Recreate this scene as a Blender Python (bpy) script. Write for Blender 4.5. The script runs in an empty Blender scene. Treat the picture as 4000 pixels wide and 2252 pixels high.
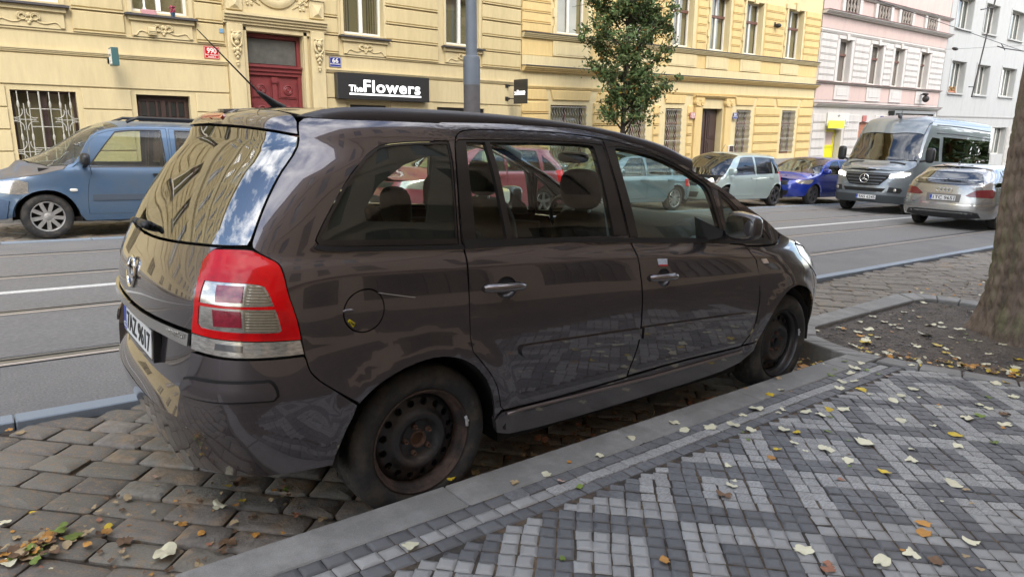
import bpy, bmesh, math, random
import numpy as np
from mathutils import Matrix, Vector
from mathutils.geometry import delaunay_2d_cdt
random.seed(7); rng = np.random.default_rng(7)
SC = bpy.context.scene; COL = SC.collection
PI = math.pi
# ------------------------------------------------------------------ camera
# axes: x along the street (the parked cars' direction), y across it away from the camera, z normal to the (sloping) road
cd = bpy.data.cameras.new('camera'); cam = bpy.data.objects.new('camera', cd); COL.objects.link(cam); SC.camera = cam
cd.sensor_width = 36; cd.lens = 24.098; cd.clip_start = .05; cd.clip_end = 2000
CM = [[0.781324, 0.099087, -0.61621], [-0.622953, 0.184322, -0.760234], [0.038252, 0.977858, 0.205741]]
cam.matrix_world = Matrix(((CM[0][0],CM[0][1],CM[0][2],-1.3488),(CM[1][0],CM[1][1],CM[1][2],-2.1450),(CM[2][0],CM[2][1],CM[2][2],1.4927),(0,0,0,1)))
# ------------------------------------------------------------------ sky, sun, exposure
W = bpy.data.worlds.new('World'); SC.world = W; W.use_nodes = True
wn, wl = W.node_tree.nodes, W.node_tree.links; wn.clear()
SUN_EL, SUN_AZ = math.radians(42), math.radians(205)      # azimuth clockwise from +y
def wnode(t, **k):
    n = wn.new(t)
    for a, b in k.items(): setattr(n, a, b)
    return n
sky = wnode('ShaderNodeTexSky', sky_type='NISHITA', sun_disc=False, sun_elevation=SUN_EL, sun_rotation=SUN_AZ, air_density=1.0, dust_density=1.5, ozone_density=1.5)
tc = wnode('ShaderNodeTexCoord'); mp = wnode('ShaderNodeMapping'); mp.inputs['Scale'].default_value = (1.6, 1.6, 4.5)
nz = wnode('ShaderNodeTexNoise'); nz.inputs['Scale'].default_value = 1.6; nz.inputs['Detail'].default_value = 9; nz.inputs['Roughness'].default_value = .62
cr = wnode('ShaderNodeValToRGB'); cr.color_ramp.elements[0].position = .43; cr.color_ramp.elements[1].position = .64
mx = wnode('ShaderNodeMixRGB'); mx.inputs[2].default_value = (10.5, 10.5, 10.6, 1)
bg = wnode('ShaderNodeBackground'); bg.inputs['Strength'].default_value = .15
ow = wnode('ShaderNodeOutputWorld')
wl.new(tc.outputs['Generated'], mp.inputs['Vector']); wl.new(mp.outputs[0], nz.inputs['Vector']); wl.new(nz.outputs['Fac'], cr.inputs[0])
wl.new(cr.outputs[0], mx.inputs[0]); wl.new(sky.outputs[0], mx.inputs[1]); wl.new(mx.outputs[0], bg.inputs['Color']); wl.new(bg.outputs[0], ow.inputs[0])
sd = bpy.data.lights.new('sun', 'SUN'); sd.energy = .8; sd.angle = math.radians(25); sd.color = (1, .94, .84)
sun = bpy.data.objects.new('sun', sd); COL.objects.link(sun)
d = Vector((math.sin(SUN_AZ)*math.cos(SUN_EL), math.cos(SUN_AZ)*math.cos(SUN_EL), math.sin(SUN_EL)))
sun.rotation_euler = d.to_track_quat('Z', 'Y').to_euler()
SC.view_settings.view_transform = 'Standard'; SC.view_settings.look = 'None'; SC.view_settings.exposure = 1.5; SC.view_settings.gamma = 1
SC.view_settings.use_curve_mapping = False
SC.cycles.max_bounces = 8; SC.cycles.transparent_max_bounces = 24; SC.cycles.caustics_reflective = False; SC.cycles.caustics_refractive = False
SC.cycles.sample_clamp_indirect = 6
# ------------------------------------------------------------------ materials
MATS = {}
def nd(nt, t, **k):
    n = nt.nodes.new(t)
    for a, b in k.items():
        if a == 'i':
            for kk, v in b.items(): n.inputs[kk].default_value = v
        else: setattr(n, a, b)
    return n
def c4(c): return (c[0], c[1], c[2], 1)
def mat(name, col, rough=.6, metal=0, spec=.5, coat=0, var=0, vscale=6, bump=0, bscale=60, col2=None, c2scale=3, c2lo=.45, c2hi=.65, per=0, emit=None, estr=1, tr=0, alpha=1, stretch=(1,1,1), cior=1.5, aniso=None, hue=0):
    """procedural principled material. var: brightness noise; per: brightness per object / per loose piece; col2: stains"""
    if name in MATS: return MATS[name]
    m = bpy.data.materials.new(name); m.use_nodes = True; nt = m.node_tree; L = nt.links
    b = nt.nodes['Principled BSDF']; out = None
    b.inputs['Roughness'].default_value = rough; b.inputs['Metallic'].default_value = metal; b.inputs['Specular IOR Level'].default_value = spec
    b.inputs['Coat Weight'].default_value = coat; b.inputs['Coat Roughness'].default_value = .02; b.inputs['Coat IOR'].default_value = cior
    if tr: b.inputs['Transmission Weight'].default_value = tr
    if alpha < 1: b.inputs['Alpha'].default_value = alpha
    t = nd(nt, 'ShaderNodeTexCoord'); g = nd(nt, 'ShaderNodeNewGeometry'); mp = nd(nt, 'ShaderNodeMapping'); mp.inputs['Scale'].default_value = stretch
    L.new(t.outputs['Object'], mp.inputs['Vector']); V = mp.outputs[0]
    rgb = nd(nt, 'ShaderNodeRGB'); rgb.outputs[0].default_value = c4(col); c = rgb.outputs[0]
    if per or hue:
        oi = nd(nt, 'ShaderNodeObjectInfo'); ad = nd(nt, 'ShaderNodeMath', operation='ADD'); fr = nd(nt, 'ShaderNodeMath', operation='FRACT')
        L.new(oi.outputs['Random'], ad.inputs[0]); L.new(g.outputs['Random Per Island'], ad.inputs[1]); L.new(ad.outputs[0], fr.inputs[0])
        mr = nd(nt, 'ShaderNodeMapRange', i={3: 1-per, 4: 1+per}); L.new(fr.outputs[0], mr.inputs[0])
        vm = nd(nt, 'ShaderNodeHueSaturation'); L.new(mr.outputs[0], vm.inputs['Value']); L.new(c, vm.inputs['Color']); c = vm.outputs[0]
        if hue:
            m2 = nd(nt, 'ShaderNodeMath', operation='MULTIPLY', i={1: 7.31}); f2 = nd(nt, 'ShaderNodeMath', operation='FRACT'); mr2 = nd(nt, 'ShaderNodeMapRange', i={3: .5-hue, 4: .5+hue})
            L.new(fr.outputs[0], m2.inputs[0]); L.new(m2.outputs[0], f2.inputs[0]); L.new(f2.outputs[0], mr2.inputs[0]); L.new(mr2.outputs[0], vm.inputs['Hue'])
            # shift the noise pattern per piece
        sh = nd(nt, 'ShaderNodeVectorMath', operation='ADD'); cmb = nd(nt, 'ShaderNodeCombineXYZ'); m3 = nd(nt, 'ShaderNodeMath', operation='MULTIPLY', i={1: 37.})
        L.new(fr.outputs[0], m3.inputs[0]); L.new(m3.outputs[0], cmb.inputs[0]); L.new(m3.outputs[0], cmb.inputs[1]); L.new(V, sh.inputs[0]); L.new(cmb.outputs[0], sh.inputs[1]); V = sh.outputs[0]
    if col2 is not None:
        n2 = nd(nt, 'ShaderNodeTexNoise', i={'Scale': c2scale, 'Detail': 6, 'Roughness': .65}); L.new(V, n2.inputs['Vector'])
        r2 = nd(nt, 'ShaderNodeMapRange', i={1: c2lo, 2: c2hi}); L.new(n2.outputs['Fac'], r2.inputs[0])
        mm = nd(nt, 'ShaderNodeMixRGB', i={2: c4(col2)}); L.new(r2.outputs[0], mm.inputs[0]); L.new(c, mm.inputs[1]); c = mm.outputs[0]
    if var:
        n1 = nd(nt, 'ShaderNodeTexNoise', i={'Scale': vscale, 'Detail': 8, 'Roughness': .7}); L.new(V, n1.inputs['Vector'])
        r1 = nd(nt, 'ShaderNodeMapRange', i={1: .3, 2: .7, 3: 1-var, 4: 1+var}); L.new(n1.outputs['Fac'], r1.inputs[0])
        hv = nd(nt, 'ShaderNodeHueSaturation'); L.new(r1.outputs[0], hv.inputs['Value']); L.new(c, hv.inputs['Color']); c = hv.outputs[0]
    L.new(c, b.inputs['Base Color'])
    if bump:
        nb = nd(nt, 'ShaderNodeTexNoise', i={'Scale': bscale, 'Detail': 5, 'Roughness': .6}); L.new(V, nb.inputs['Vector'])
        bp = nd(nt, 'ShaderNodeBump', i={'Strength': bump, 'Distance': .01}); L.new(nb.outputs['Fac'], bp.inputs['Height']); L.new(bp.outputs[0], b.inputs['Normal'])
    if emit is not None:
        b.inputs['Emission Color'].default_value = c4(emit); b.inputs['Emission Strength'].default_value = estr
    m.diffuse_color = c4(col); MATS[name] = m
    return m
def glass(name, tint, refl=1.0, rough=0.0, dirt=0, ior=1.5):
    """thin window pane: tinted see-through plus Fresnel mirror"""
    if name in MATS: return MATS[name]
    m = bpy.data.materials.new(name); m.use_nodes = True; nt = m.node_tree; L = nt.links; nt.nodes.clear()
    o = nd(nt, 'ShaderNodeOutputMaterial'); tr = nd(nt, 'ShaderNodeBsdfTransparent', i={0: c4(tint)}); gl = nd(nt, 'ShaderNodeBsdfGlossy', i={0: (refl,refl,refl,1), 'Roughness': rough})
    fr = nd(nt, 'ShaderNodeFresnel', i={'IOR': ior}); mx = nd(nt, 'ShaderNodeMixShader')
    g = nd(nt, 'ShaderNodeNewGeometry'); io = nd(nt, 'ShaderNodeMapRange', i={3: ior, 4: 1/ior}); L.new(g.outputs['Backfacing'], io.inputs[0]); L.new(io.outputs[0], fr.inputs['IOR'])   # same reflectance from both sides of the pane
    mr = nd(nt, 'ShaderNodeMapRange', i={3: 0.02, 4: 1.0}); L.new(fr.outputs[0], mr.inputs[0])
    L.new(mr.outputs[0], mx.inputs[0]); L.new(tr.outputs[0], mx.inputs[1]); L.new(gl.outputs[0], mx.inputs[2])
    last = mx.outputs[0]
    if dirt:
        df = nd(nt, 'ShaderNodeBsdfDiffuse', i={0: (.35,.33,.30,1)}); m2 = nd(nt, 'ShaderNodeMixShader'); tcn = nd(nt, 'ShaderNodeTexCoord')
        nz = nd(nt, 'ShaderNodeTexNoise', i={'Scale': 3, 'Detail': 6}); L.new(tcn.outputs['Object'], nz.inputs['Vector'])
        r = nd(nt, 'ShaderNodeMapRange', i={1: .35, 2: .75, 3: dirt*.3, 4: dirt}); L.new(nz.outputs['Fac'], r.inputs[0]); L.new(r.outputs[0], m2.inputs[0]); L.new(last, m2.inputs[1]); L.new(df.outputs[0], m2.inputs[2]); last = m2.outputs[0]
    L.new(last, o.inputs[0]); MATS[name] = m; return m
# ------------------------------------------------------------------ object helpers
def link(o, parent=None):
    COL.objects.link(o)
    if parent is not None: o.parent = parent
    return o
def thing(name, label, cat, loc=(0,0,0), rot=(0,0,0), group=None):
    o = bpy.data.objects.new(name, None); o.empty_display_size = .1; COL.objects.link(o); o.location = loc; o.rotation_euler = rot
    o['label'] = label; o['category'] = cat
    if group: o['group'] = group
    return o
def tag(o, label=None, cat=None, group=None, kind=None):
    if label: o['label'] = label
    if cat: o['category'] = cat
    if group: o['group'] = group
    if kind: o['kind'] = kind
    return o
def mesh_obj(name, V, F, mats, parent=None, smooth=False, mi=None, normals=None):
    me = bpy.data.meshes.new(name); me.from_pydata([tuple(v) for v in V], [], F)
    for m in (mats if isinstance(mats, (list, tuple)) else [mats]): me.materials.append(m)
    if mi is not None: me.polygons.foreach_set('material_index', mi)
    if smooth is True: me.polygons.foreach_set('use_smooth', [True]*len(me.polygons))
    if isinstance(smooth, (int, float)) and smooth is not True and smooth > 1:
        me.polygons.foreach_set('use_smooth', [True]*len(me.polygons)); me.update(); me.set_sharp_from_angle(angle=math.radians(smooth))
    me.update()
    if normals is not None: me.normals_split_custom_set_from_vertices([tuple(n) for n in normals])
    return link(bpy.data.objects.new(name, me), parent)
class MB:
    """collects shapes of one part"""
    def __init__(s): s.v = []; s.f = []; s.m = []
    def add(s, V, F, mi=0):
        o = len(s.v); s.v += [tuple(map(float, v)) for v in V]; s.f += [tuple(i+o for i in f) for f in F]; s.m += [mi]*len(F); return s
    def box(s, x0, x1, y0, y1, z0, z1, mi=0, bev=0):
        if bev:
            b = min(bev, abs(x1-x0)/2.01, abs(y1-y0)/2.01, abs(z1-z0)/2.01); bm = bmesh.new(); bmesh.ops.create_cube(bm, size=1)
            for v in bm.verts: v.co = Vector(((x0+x1)/2+v.co.x*(x1-x0), (y0+y1)/2+v.co.y*(y1-y0), (z0+z1)/2+v.co.z*(z1-z0)))
            bmesh.ops.bevel(bm, geom=list(bm.edges), offset=b, segments=1, affect='EDGES')
            s.bm(bm, mi); return s
        V = [(x,y,z) for x in (x0,x1) for y in (y0,y1) for z in (z0,z1)]
        return s.add(V, [(0,1,3,2),(4,6,7,5),(0,4,5,1),(2,3,7,6),(0,2,6,4),(1,5,7,3)], mi)
    def bm(s, bm, mi=0):
        bm.verts.index_update(); s.add([v.co[:] for v in bm.verts], [tuple(v.index for v in f.verts) for f in bm.faces], mi); bm.free(); return s
    def prism(s, pts, a, b, axis='y', mi=0):
        """polygon pts in the plane normal to axis, extruded a..b"""
        def P(p, t): return (p[0], t, p[1]) if axis == 'y' else ((t, p[0], p[1]) if axis == 'x' else (p[0], p[1], t))
        n = len(pts); V = [P(p, a) for p in pts]+[P(p, b) for p in pts]
        F = [tuple(range(n)), tuple(range(2*n-1, n-1, -1))]+[(i, i+n, (i+1) % n+n, (i+1) % n) for i in range(n)]
        return s.add(V, F, mi)
    def tube(s, pts, r, n=8, mi=0, cap=True, closed=False):
        pts = [Vector(p) for p in pts]; rs = r if isinstance(r, (list, tuple)) else [r]*len(pts); V = []; F = []; up = None
        for i, p in enumerate(pts):
            if closed: d = pts[(i+1) % len(pts)]-pts[i-1]
            else: d = (pts[min(i+1, len(pts)-1)]-pts[max(i-1, 0)])
            d.normalize()
            if up is None: up = Vector((0,0,1)) if abs(d.z) < .9 else Vector((1,0,0))
            a = d.cross(up).normalized(); b = a.cross(d).normalized(); up = b
            for k in range(n): V.append(p+a*rs[i]*math.cos(2*PI*k/n)+b*rs[i]*math.sin(2*PI*k/n))
        m = len(pts); 
        for i in range(m if closed else m-1):
            for k in range(n):
                j = (i+1) % m; F.append((i*n+k, i*n+(k+1) % n, j*n+(k+1) % n, j*n+k))
        if cap and not closed: F += [tuple(range(n-1, -1, -1)), tuple(range((m-1)*n, m*n))]
        return s.add(V, F, mi)
    def lathe(s, prof, n=32, axis='y', c=(0,0,0), mi=0, a0=0, a1=2*PI):
        """prof: (radius, along)"""
        V = []; F = []; full = abs(a1-a0-2*PI) < 1e-6; k = n if full else n+1
        for i in range(k):
            t = a0+(a1-a0)*i/n; ct, st = math.cos(t), math.sin(t)
            for r, h in prof:
                V.append((c[0]+r*ct, c[1]+h, c[2]+r*st) if axis == 'y' else ((c[0]+h, c[1]+r*ct, c[2]+r*st) if axis == 'x' else (c[0]+r*ct, c[1]+r*st, c[2]+h)))
        m = len(prof)
        for i in range(n):
            j = (i+1) % k
            for q in range(m-1): F.append((i*m+q, j*m+q, j*m+q+1, i*m+q+1))
        return s.add(V, F, mi)
    def build(s, name, mats, parent=None, smooth=False):
        o = mesh_obj(name, s.v, s.f, mats, parent, smooth, s.m)
        bm = bmesh.new(); bm.from_mesh(o.data); bmesh.ops.recalc_face_normals(bm, faces=bm.faces); bm.to_mesh(o.data); bm.free()
        return o
def copy_tree(o, parent=None):
    c = o.copy(); COL.objects.link(c)
    if parent is not None: c.parent = parent
    for ch in list(o.children): copy_tree(ch, c)
    return c
FONT = {}
def text_mesh(s, size, ext=.002, bold=0.0, narrow=1.0, spacing=1.0):
    """lettering turned to mesh: verts (x,y,z) with x right, y up; origin at the left baseline"""
    cu = bpy.data.curves.new('lettering', 'FONT'); cu.body = s; cu.size = size; cu.extrude = ext; cu.offset = bold; cu.resolution_u = 3; cu.space_character = spacing
    ob = bpy.data.objects.new('lettering', cu); COL.objects.link(ob); dg = bpy.context.evaluated_depsgraph_get(); dg.update()
    me = bpy.data.meshes.new_from_object(ob.evaluated_get(dg)); bpy.data.objects.remove(ob)
    V = [(v.co.x*narrow, v.co.y, v.co.z) for v in me.vertices]; F = [tuple(p.vertices) for p in me.polygons]; bpy.data.meshes.remove(me)
    return V, F
def lettering(name, s, size, M, mt, parent, center=True, ext=.0015, bold=0.0, narrow=1.0, width=None, spacing=1.0):
    V, F = text_mesh(s, size, ext, bold, narrow, spacing)
    if not V: return None
    xs = [v[0] for v in V]; w = max(xs)-min(xs); k = (width/w) if width else 1
    cx = (max(xs)+min(xs))/2 if center else min(xs)
    V = [M @ Vector(((v[0]-cx)*k, v[1], v[2])) for v in V]
    return mesh_obj(name, V, F, mt, parent)
def pip(P, poly):
    """points in polygon, vectorised"""
    x, y = P[:,0], P[:,1]; c = np.zeros(len(P), bool); j = len(poly)-1; poly = np.asarray(poly, float)
    for i in range(len(poly)):
        xi, yi = poly[i]; xj, yj = poly[j]
        if yi != yj: c ^= ((yi > y) != (yj > y)) & (x < (xj-xi)*(y-yi)/(yj-yi)+xi)
        j = i
    return c
def dens(poly, step):
    out = []
    n = len(poly)
    for i in range(n):
        a = np.array(poly[i], float); b = np.array(poly[(i+1) % n], float); k = max(1, int(np.ceil(np.hypot(*(b-a))/step)))
        out += [a+(b-a)*t/k for t in range(k)]
    return np.array(out)
def chaikin(poly, it=1, keep=28):
    """rounds soft corners, keeps sharp ones (turn over 'keep' degrees... stays)"""
    p = [np.array(q, float) for q in poly]
    for _ in range(it):
        o = []; n = len(p)
        for i in range(n):
            a, b, c = p[i-1], p[i], p[(i+1) % n]; u = b-a; v = c-b
            ang = abs(math.degrees(math.atan2(u[0]*v[1]-u[1]*v[0], u@v)))
            if ang > keep or ang < 1: o.append(b)
            else: o += [b-u*.25, b+v*.25]
        p = o
    return [tuple(q) for q in p]
def inset(P, g):
    P = np.asarray(P); A = np.roll(P, 1, 0); B = np.roll(P, -1, 0); area = .5*np.sum(P[:,0]*B[:,1]-B[:,0]*P[:,1])
    u = P-A; v = B-P; u /= np.linalg.norm(u, axis=1)[:,None]+1e-12; v /= np.linalg.norm(v, axis=1)[:,None]+1e-12
    n1 = np.c_[-u[:,1], u[:,0]]; n2 = np.c_[-v[:,1], v[:,0]]; m = n1+n2; L = np.linalg.norm(m, axis=1)[:,None]; m /= np.maximum(L, .3)
    k = 1/np.maximum((m*n1).sum(1), .5); return P+(m*k[:,None])*g*(1 if area > 0 else -1)
def tri_poly(poly, holes=(), res=.04):
    """constrained Delaunay triangulation of a polygon with holes in 2-D"""
    loops = [np.asarray(poly)]+[np.asarray(h) for h in holes]; V = []; E = []
    for L_ in loops:
        o = len(V); n = len(L_); V += [Vector((float(a), float(b))) for a, b in L_]; E += [(o+i, o+(i+1) % n) for i in range(n)]
    lo = loops[0].min(0); hi = loops[0].max(0)
    gx, gy = np.meshgrid(np.arange(lo[0]+res/2, hi[0], res), np.arange(lo[1]+res/2, hi[1], res)); G = np.c_[gx.ravel(), gy.ravel()]
    if len(G):
        k = pip(G, loops[0])
        for h in loops[1:]: k &= ~pip(G, h)
        G = G[k]
        if len(G):
            B = np.concatenate([dens(l, res/2) for l in loops]); dm = np.full(len(G), 9e9)
            for i in range(0, len(B), 400): dm = np.minimum(dm, (((G[:,None]-B[None,i:i+400])**2).sum(-1)).min(1))
            G = G[dm > (res*.35)**2]; V += [Vector((float(a), float(b))) for a, b in G]
    r = delaunay_2d_cdt(V, E, [], 0, 1e-6)
    P = np.array([(v.x, v.y) for v in r[0]]); T = np.array([tuple(f) for f in r[2]], int)
    c = P[T].mean(1); k = pip(c, loops[0])
    for h in loops[1:]: k &= ~pip(c, h)
    return P, T[k]
# ------------------------------------------------------------------ car body surfaces
def pch(x, xs, ys):
    xs = np.asarray(xs, float); ys = np.asarray(ys, float); h = np.diff(xs); d = np.diff(ys)/h
    m = np.zeros_like(ys); m[0] = d[0]; m[-1] = d[-1]
    for i in range(1, len(xs)-1):
        if d[i-1]*d[i] > 0: a = 2*h[i]+h[i-1]; b = h[i]+2*h[i-1]; m[i] = (a+b)/(a/d[i-1]+b/d[i])
    x = np.clip(np.asarray(x, float), xs[0], xs[-1]); i = np.clip(np.searchsorted(xs, x, side='right')-1, 0, len(h)-1)
    t = (x-xs[i])/h[i]
    return ys[i]*(1+2*t)*(1-t)**2+m[i]*h[i]*t*(1-t)**2+ys[i+1]*t*t*(3-2*t)+m[i+1]*h[i]*t*t*(t-1)
class Body:
    """one car body: outline wrapped round the plan (q from the tail centre round the near side to the nose centre, -q the far side) and height z; and a top patch (x,t)"""
    def __init__(s, half, ZB, WB, XR, XF, NR, DR, NF, DF, ztop, zc, arches=(), taper=(.9,1.4,.006,.022,.01), belt=None, bow=.018, tp=2.6, vmain=.78, mode='linear', LB=1.6):
        s.LB = LB
        s.h = half; s.ZB, s.WB, s.XRt, s.XFt = ZB, WB, XR, XF; s.NR, s.DR, s.NF, s.DF = NR, DR, NF, DF; s.bow = bow; s.tp = tp
        s.arches = arches; s.taper = taper; s.belt = belt; s.zt, s.zct = ztop, zc; s.vm = vmain
        th = np.linspace(0, PI/2, 2001)
        s._u = np.sin(th)**(2/NR); s._v = 1-np.cos(th)**(2/NR); s._l = np.r_[0, np.cumsum(np.hypot(np.diff(s._u)*half, np.diff(s._v)*DR))]; s.QR = s._l[-1]
        s._uf = np.sin(th)**(2/NF); s._vf = 1-np.cos(th)**(2/NF); s._lf = np.r_[0, np.cumsum(np.hypot(np.diff(s._uf)*half, np.diff(s._vf)*DF))]; s.QF = s._lf[-1]
        s.xr0 = float(pch(s.vm, *XR)); s.xf0 = float(pch(s.vm, *XF)); s.XC0 = s.xr0+DR; s.XF0 = s.xf0-DF; s.QS = s.XF0-s.XC0; s.QM = s.QR+s.QS+s.QF
        s.mode = mode; s.edge_tables()
    def edge_tables(s):
        q = np.linspace(0, s.QM, 1500); z = s.ztop(q); E = s.S(s.remap(q, z), z); o = np.argsort(E[:,0]); s.Ex, s.Ey, s.Ez = E[o,0], s.h-E[o,1], E[o,2]
    def remap(s, q, z):
        """drawing coordinate q -> surface coordinate (the rear corner's set-back fades out gently along the side)"""
        q, z = np.broadcast_arrays(np.asarray(q, float), np.asarray(z, float)); sg = np.where(q < 0, -1., 1.); a = np.abs(q); L = s.LB
        o0 = pch(z, *s.XRt)+s.DR+s.bow-s.XC0; t = np.clip(a-s.QR, 0, None); x = t+(o0*np.clip(1-t/.5, 0, 1)**2 if s.mode == 'old' else 0*t)
        if s.mode == 'old': x = np.where(t <= 0, o0, x)
        else: x = np.where(t <= 0, o0, np.maximum(x, o0))
        lo = np.zeros_like(x); hi = np.full_like(x, L)
        for _ in range(40):
            m = (lo+hi)/2; f = m+o0*np.clip(1-m/L, 0, 1)**2; g = f < x; lo = np.where(g, m, lo); hi = np.where(g, hi, m)
        return sg*np.where((a <= s.QR) | (t >= L), a, s.QR+(lo+hi)/2)
    def q(s, x): return s.QR+(x-s.XC0)
    def ztop(s, q): return pch(np.abs(q), *s.zt)
    def wx(s, x, z):
        zz = z
        if s.belt is not None:
            k = np.clip((z-.78)/.17, 0, 1); zz = z+(s.belt[2]-pch(x, s.belt[0], s.belt[1]))*k*k*(3-2*k)
        w = pch(zz, s.ZB, s.WB); a, b, c, d, e = s.taper
        t = np.clip((a-x)/b, 0, 1); w = w-(c+d*np.clip((z-.62)/.2, 0, 1)-e*np.clip((z-1.0)/.4, 0, 1))*t*t
        for cx, R0, amp, cz in s.arches:
            r = np.hypot(x-cx, z-cz); u = np.clip((R0-r)/.085, 0, 1); w = w+amp*u*u*(3-2*u)*np.clip((z-.25)/.1, 0, 1)
        return w
    def S(s, q, z):
        q, z = np.broadcast_arrays(np.asarray(q, float), np.asarray(z, float)); sg = np.where(q < 0, -1., 1.); q = np.abs(q)
        a = np.clip(q, 0, s.QR); u = np.interp(a, s._l, s._u); v = np.interp(a, s._l, s._v)
        b = np.clip(s.QM-q, 0, s.QF); uf = np.interp(b, s._lf, s._uf); vf = np.interp(b, s._lf, s._vf)
        r0, f0 = pch(z, *s.XRt), pch(z, *s.XFt)
        x = np.where(q < s.QR, r0+s.DR*v+s.bow*u*u, np.where(q > s.QR+s.QS, f0-s.DF*vf, 0))
        xs = s.XC0+(q-s.QR); o0 = r0+s.DR+s.bow-s.XC0; o1 = f0-s.DF-s.XF0
        xs = xs+o0*np.clip(1-(q-s.QR)/s.LB, 0, 1)**2+o1*np.clip(1-(s.QR+s.QS-q)/.8, 0, 1)**2
        x = np.where((q >= s.QR) & (q <= s.QR+s.QS), xs, x); uu = np.where(q < s.QR, u, np.where(q > s.QR+s.QS, uf, 1))
        return np.stack([x, s.h-sg*uu*s.wx(x, z), z+0*x], -1)
    def T(s, x, t):
        x, t = np.broadcast_arrays(np.asarray(x, float), np.asarray(t, float)); ye = np.interp(x, s.Ex, s.Ey); ze = np.interp(x, s.Ex, s.Ez); zc = np.maximum(pch(x, *s.zct), ze)
        return np.stack([x, s.h+t*ye, zc+(ze-zc)*np.abs(t)**s.tp], -1)
    def at(s, q, z, off=0):
        """point and frame on the side surface"""
        f = s.S; e = 2e-3; q = float(s.remap(q, z)); P = f(q, z); a = f(q+e, z)-f(q-e, z); b = f(q, z+e)-f(q, z-e); n = np.cross(a, b); n /= np.linalg.norm(n); a /= np.linalg.norm(a); b = np.cross(n, a)
        return Vector(P+n*off), Vector(a), Vector(b), Vector(n)
def panel(B, name, poly, mt, parent, holes=(), gap=.0025, flange=.012, res=.04, off=0., surf='S', mirror=False, label=None, it=1, hgap=None, thick=None):
    f = B.S if surf == 'S' else B.T
    def mp_(a):
        if surf == 'S': a = a.copy(); a[:,0] = B.remap(a[:,0], a[:,1])
        return a
    P0 = inset(mp_(dens(chaikin(poly, it), res)), gap); H = [inset(mp_(dens(chaikin(h, it), res)), -(gap if hgap is None else hgap)) for h in holes]
    P, T = tri_poly(P0, H, res); e = 1e-3
    X = f(P[:,0], P[:,1]); a = f(P[:,0]+e, P[:,1])-f(P[:,0]-e, P[:,1]); b = f(P[:,0], P[:,1]+e)-f(P[:,0], P[:,1]-e)
    n = np.cross(a, b); n /= np.linalg.norm(n, axis=1)[:,None]+1e-12
    if surf == 'T': n[n[:,2] < 0] *= -1
    X = X+n*off
    fn = np.cross(X[T[:,1]]-X[T[:,0]], X[T[:,2]]-X[T[:,0]]); ar = np.cross(P[T[:,1]]-P[T[:,0]], P[T[:,2]]-P[T[:,0]]); T[ar < 0] = T[ar < 0][:, ::-1]
    if ((fn*n[T[:,0]]).sum(1)*np.sign(ar)).sum() < 0: T = T[:, ::-1]
    V = list(X); NN = list(n); F = [tuple(t) for t in T]
    cnt = {}
    for t in T:
        for i in range(3): k = (t[i], t[(i+1) % 3]); cnt[k] = 1
    for (i, j) in list(cnt):
        if (j, i) not in cnt:
            m = np.cross(X[j]-X[i], n[i]); m /= np.linalg.norm(m)+1e-12; o = len(V)
            V += [X[i], X[j], X[j]-n[j]*flange, X[i]-n[i]*flange]; NN += [m]*4; F.append((o+1, o, o+3, o+2))
    V = np.array(V); NN = np.array(NN)
    if mirror:
        V[:,1] = 2*B.h-V[:,1]; NN[:,1] *= -1; F = [t[::-1] for t in F]
    o = mesh_obj(name, V, F, mt, parent, True, None, NN)
    if label: o['label'] = label
    return o
def both(B, name, poly, mt, parent, **k):
    a = panel(B, name, poly, mt, parent, **k); b = panel(B, name, poly, mt, parent, mirror=True, **k); return a, b
def sym(poly):
    """near half (from the centre line out and back to it) -> whole panel across the centre"""
    return list(poly)+[(-q, z) for q, z in reversed(poly)]
def disc_with_holes(Ro, Ri, prof, holes, res=.02, n=72):
    """wheel disc: annulus with round holes, depth y(r) from a profile"""
    out = [(Ro*math.cos(2*PI*i/n), Ro*math.sin(2*PI*i/n)) for i in range(n)]
    H = [[(Ri*math.cos(2*PI*i/24), Ri*math.sin(2*PI*i/24)) for i in range(24)]]+[[(cx+r*math.cos(2*PI*i/14), cz+r*math.sin(2*PI*i/14)) for i in range(14)] for cx, cz, r in holes]
    P, T = tri_poly(out, H, res); y = np.interp(np.hypot(P[:,0], P[:,1]), [p[0] for p in prof], [p[1] for p in prof])
    return [(p[0], yy, p[1]) for p, yy in zip(P, y)], [tuple(t) for t in T]
# ------------------------------------------------------------------ shared car materials
rubber = mat('tyre_rubber', (.022,.022,.022), .75, var=.25, vscale=14, bump=.15, bscale=90, col2=(.06,.052,.042), c2scale=9)
black_pl = mat('black_plastic', (.018,.018,.019), .42, var=.1)
trim_blk = mat('black_trim_film', (.022,.019,.018), .33, spec=.5, coat=.25, var=.08, vscale=5)
under = mat('underbody_dark', (.012,.011,.010), .9, var=.3)
chrome = mat('chrome', (.72,.72,.70), .12, 1)
alum = mat('dull_aluminium', (.5,.5,.52), .35, .9, var=.1)
white_ref = mat('plate_white', (.78,.78,.76), .4, var=.04, vscale=3)
plate_blue = mat('plate_blue', (.01,.06,.45), .4)
ink = mat('plate_ink', (.012,.012,.014), .5)
lamp_red = mat('red_lamp_lens', (.66,.004,.006), .16, spec=.2, coat=.6, cior=1.4, var=.14, vscale=18, col2=(.34,.003,.006), c2scale=9, c2lo=.5, c2hi=.7)
lamp_clear = mat('clear_lamp_lens', (.42,.40,.36), .14, .55, spec=.7, coat=1, cior=1.7, var=.45, vscale=38, stretch=(1,1,3))
amber = mat('amber_lens', (.75,.22,.03), .12, coat=1)
cabin = mat('cabin_dark', (.018,.016,.015), .8, var=.2)
seat_cloth = mat('seat_cloth', (.032,.026,.022), .95, var=.25, vscale=30, bump=.3, bscale=300)
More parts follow.
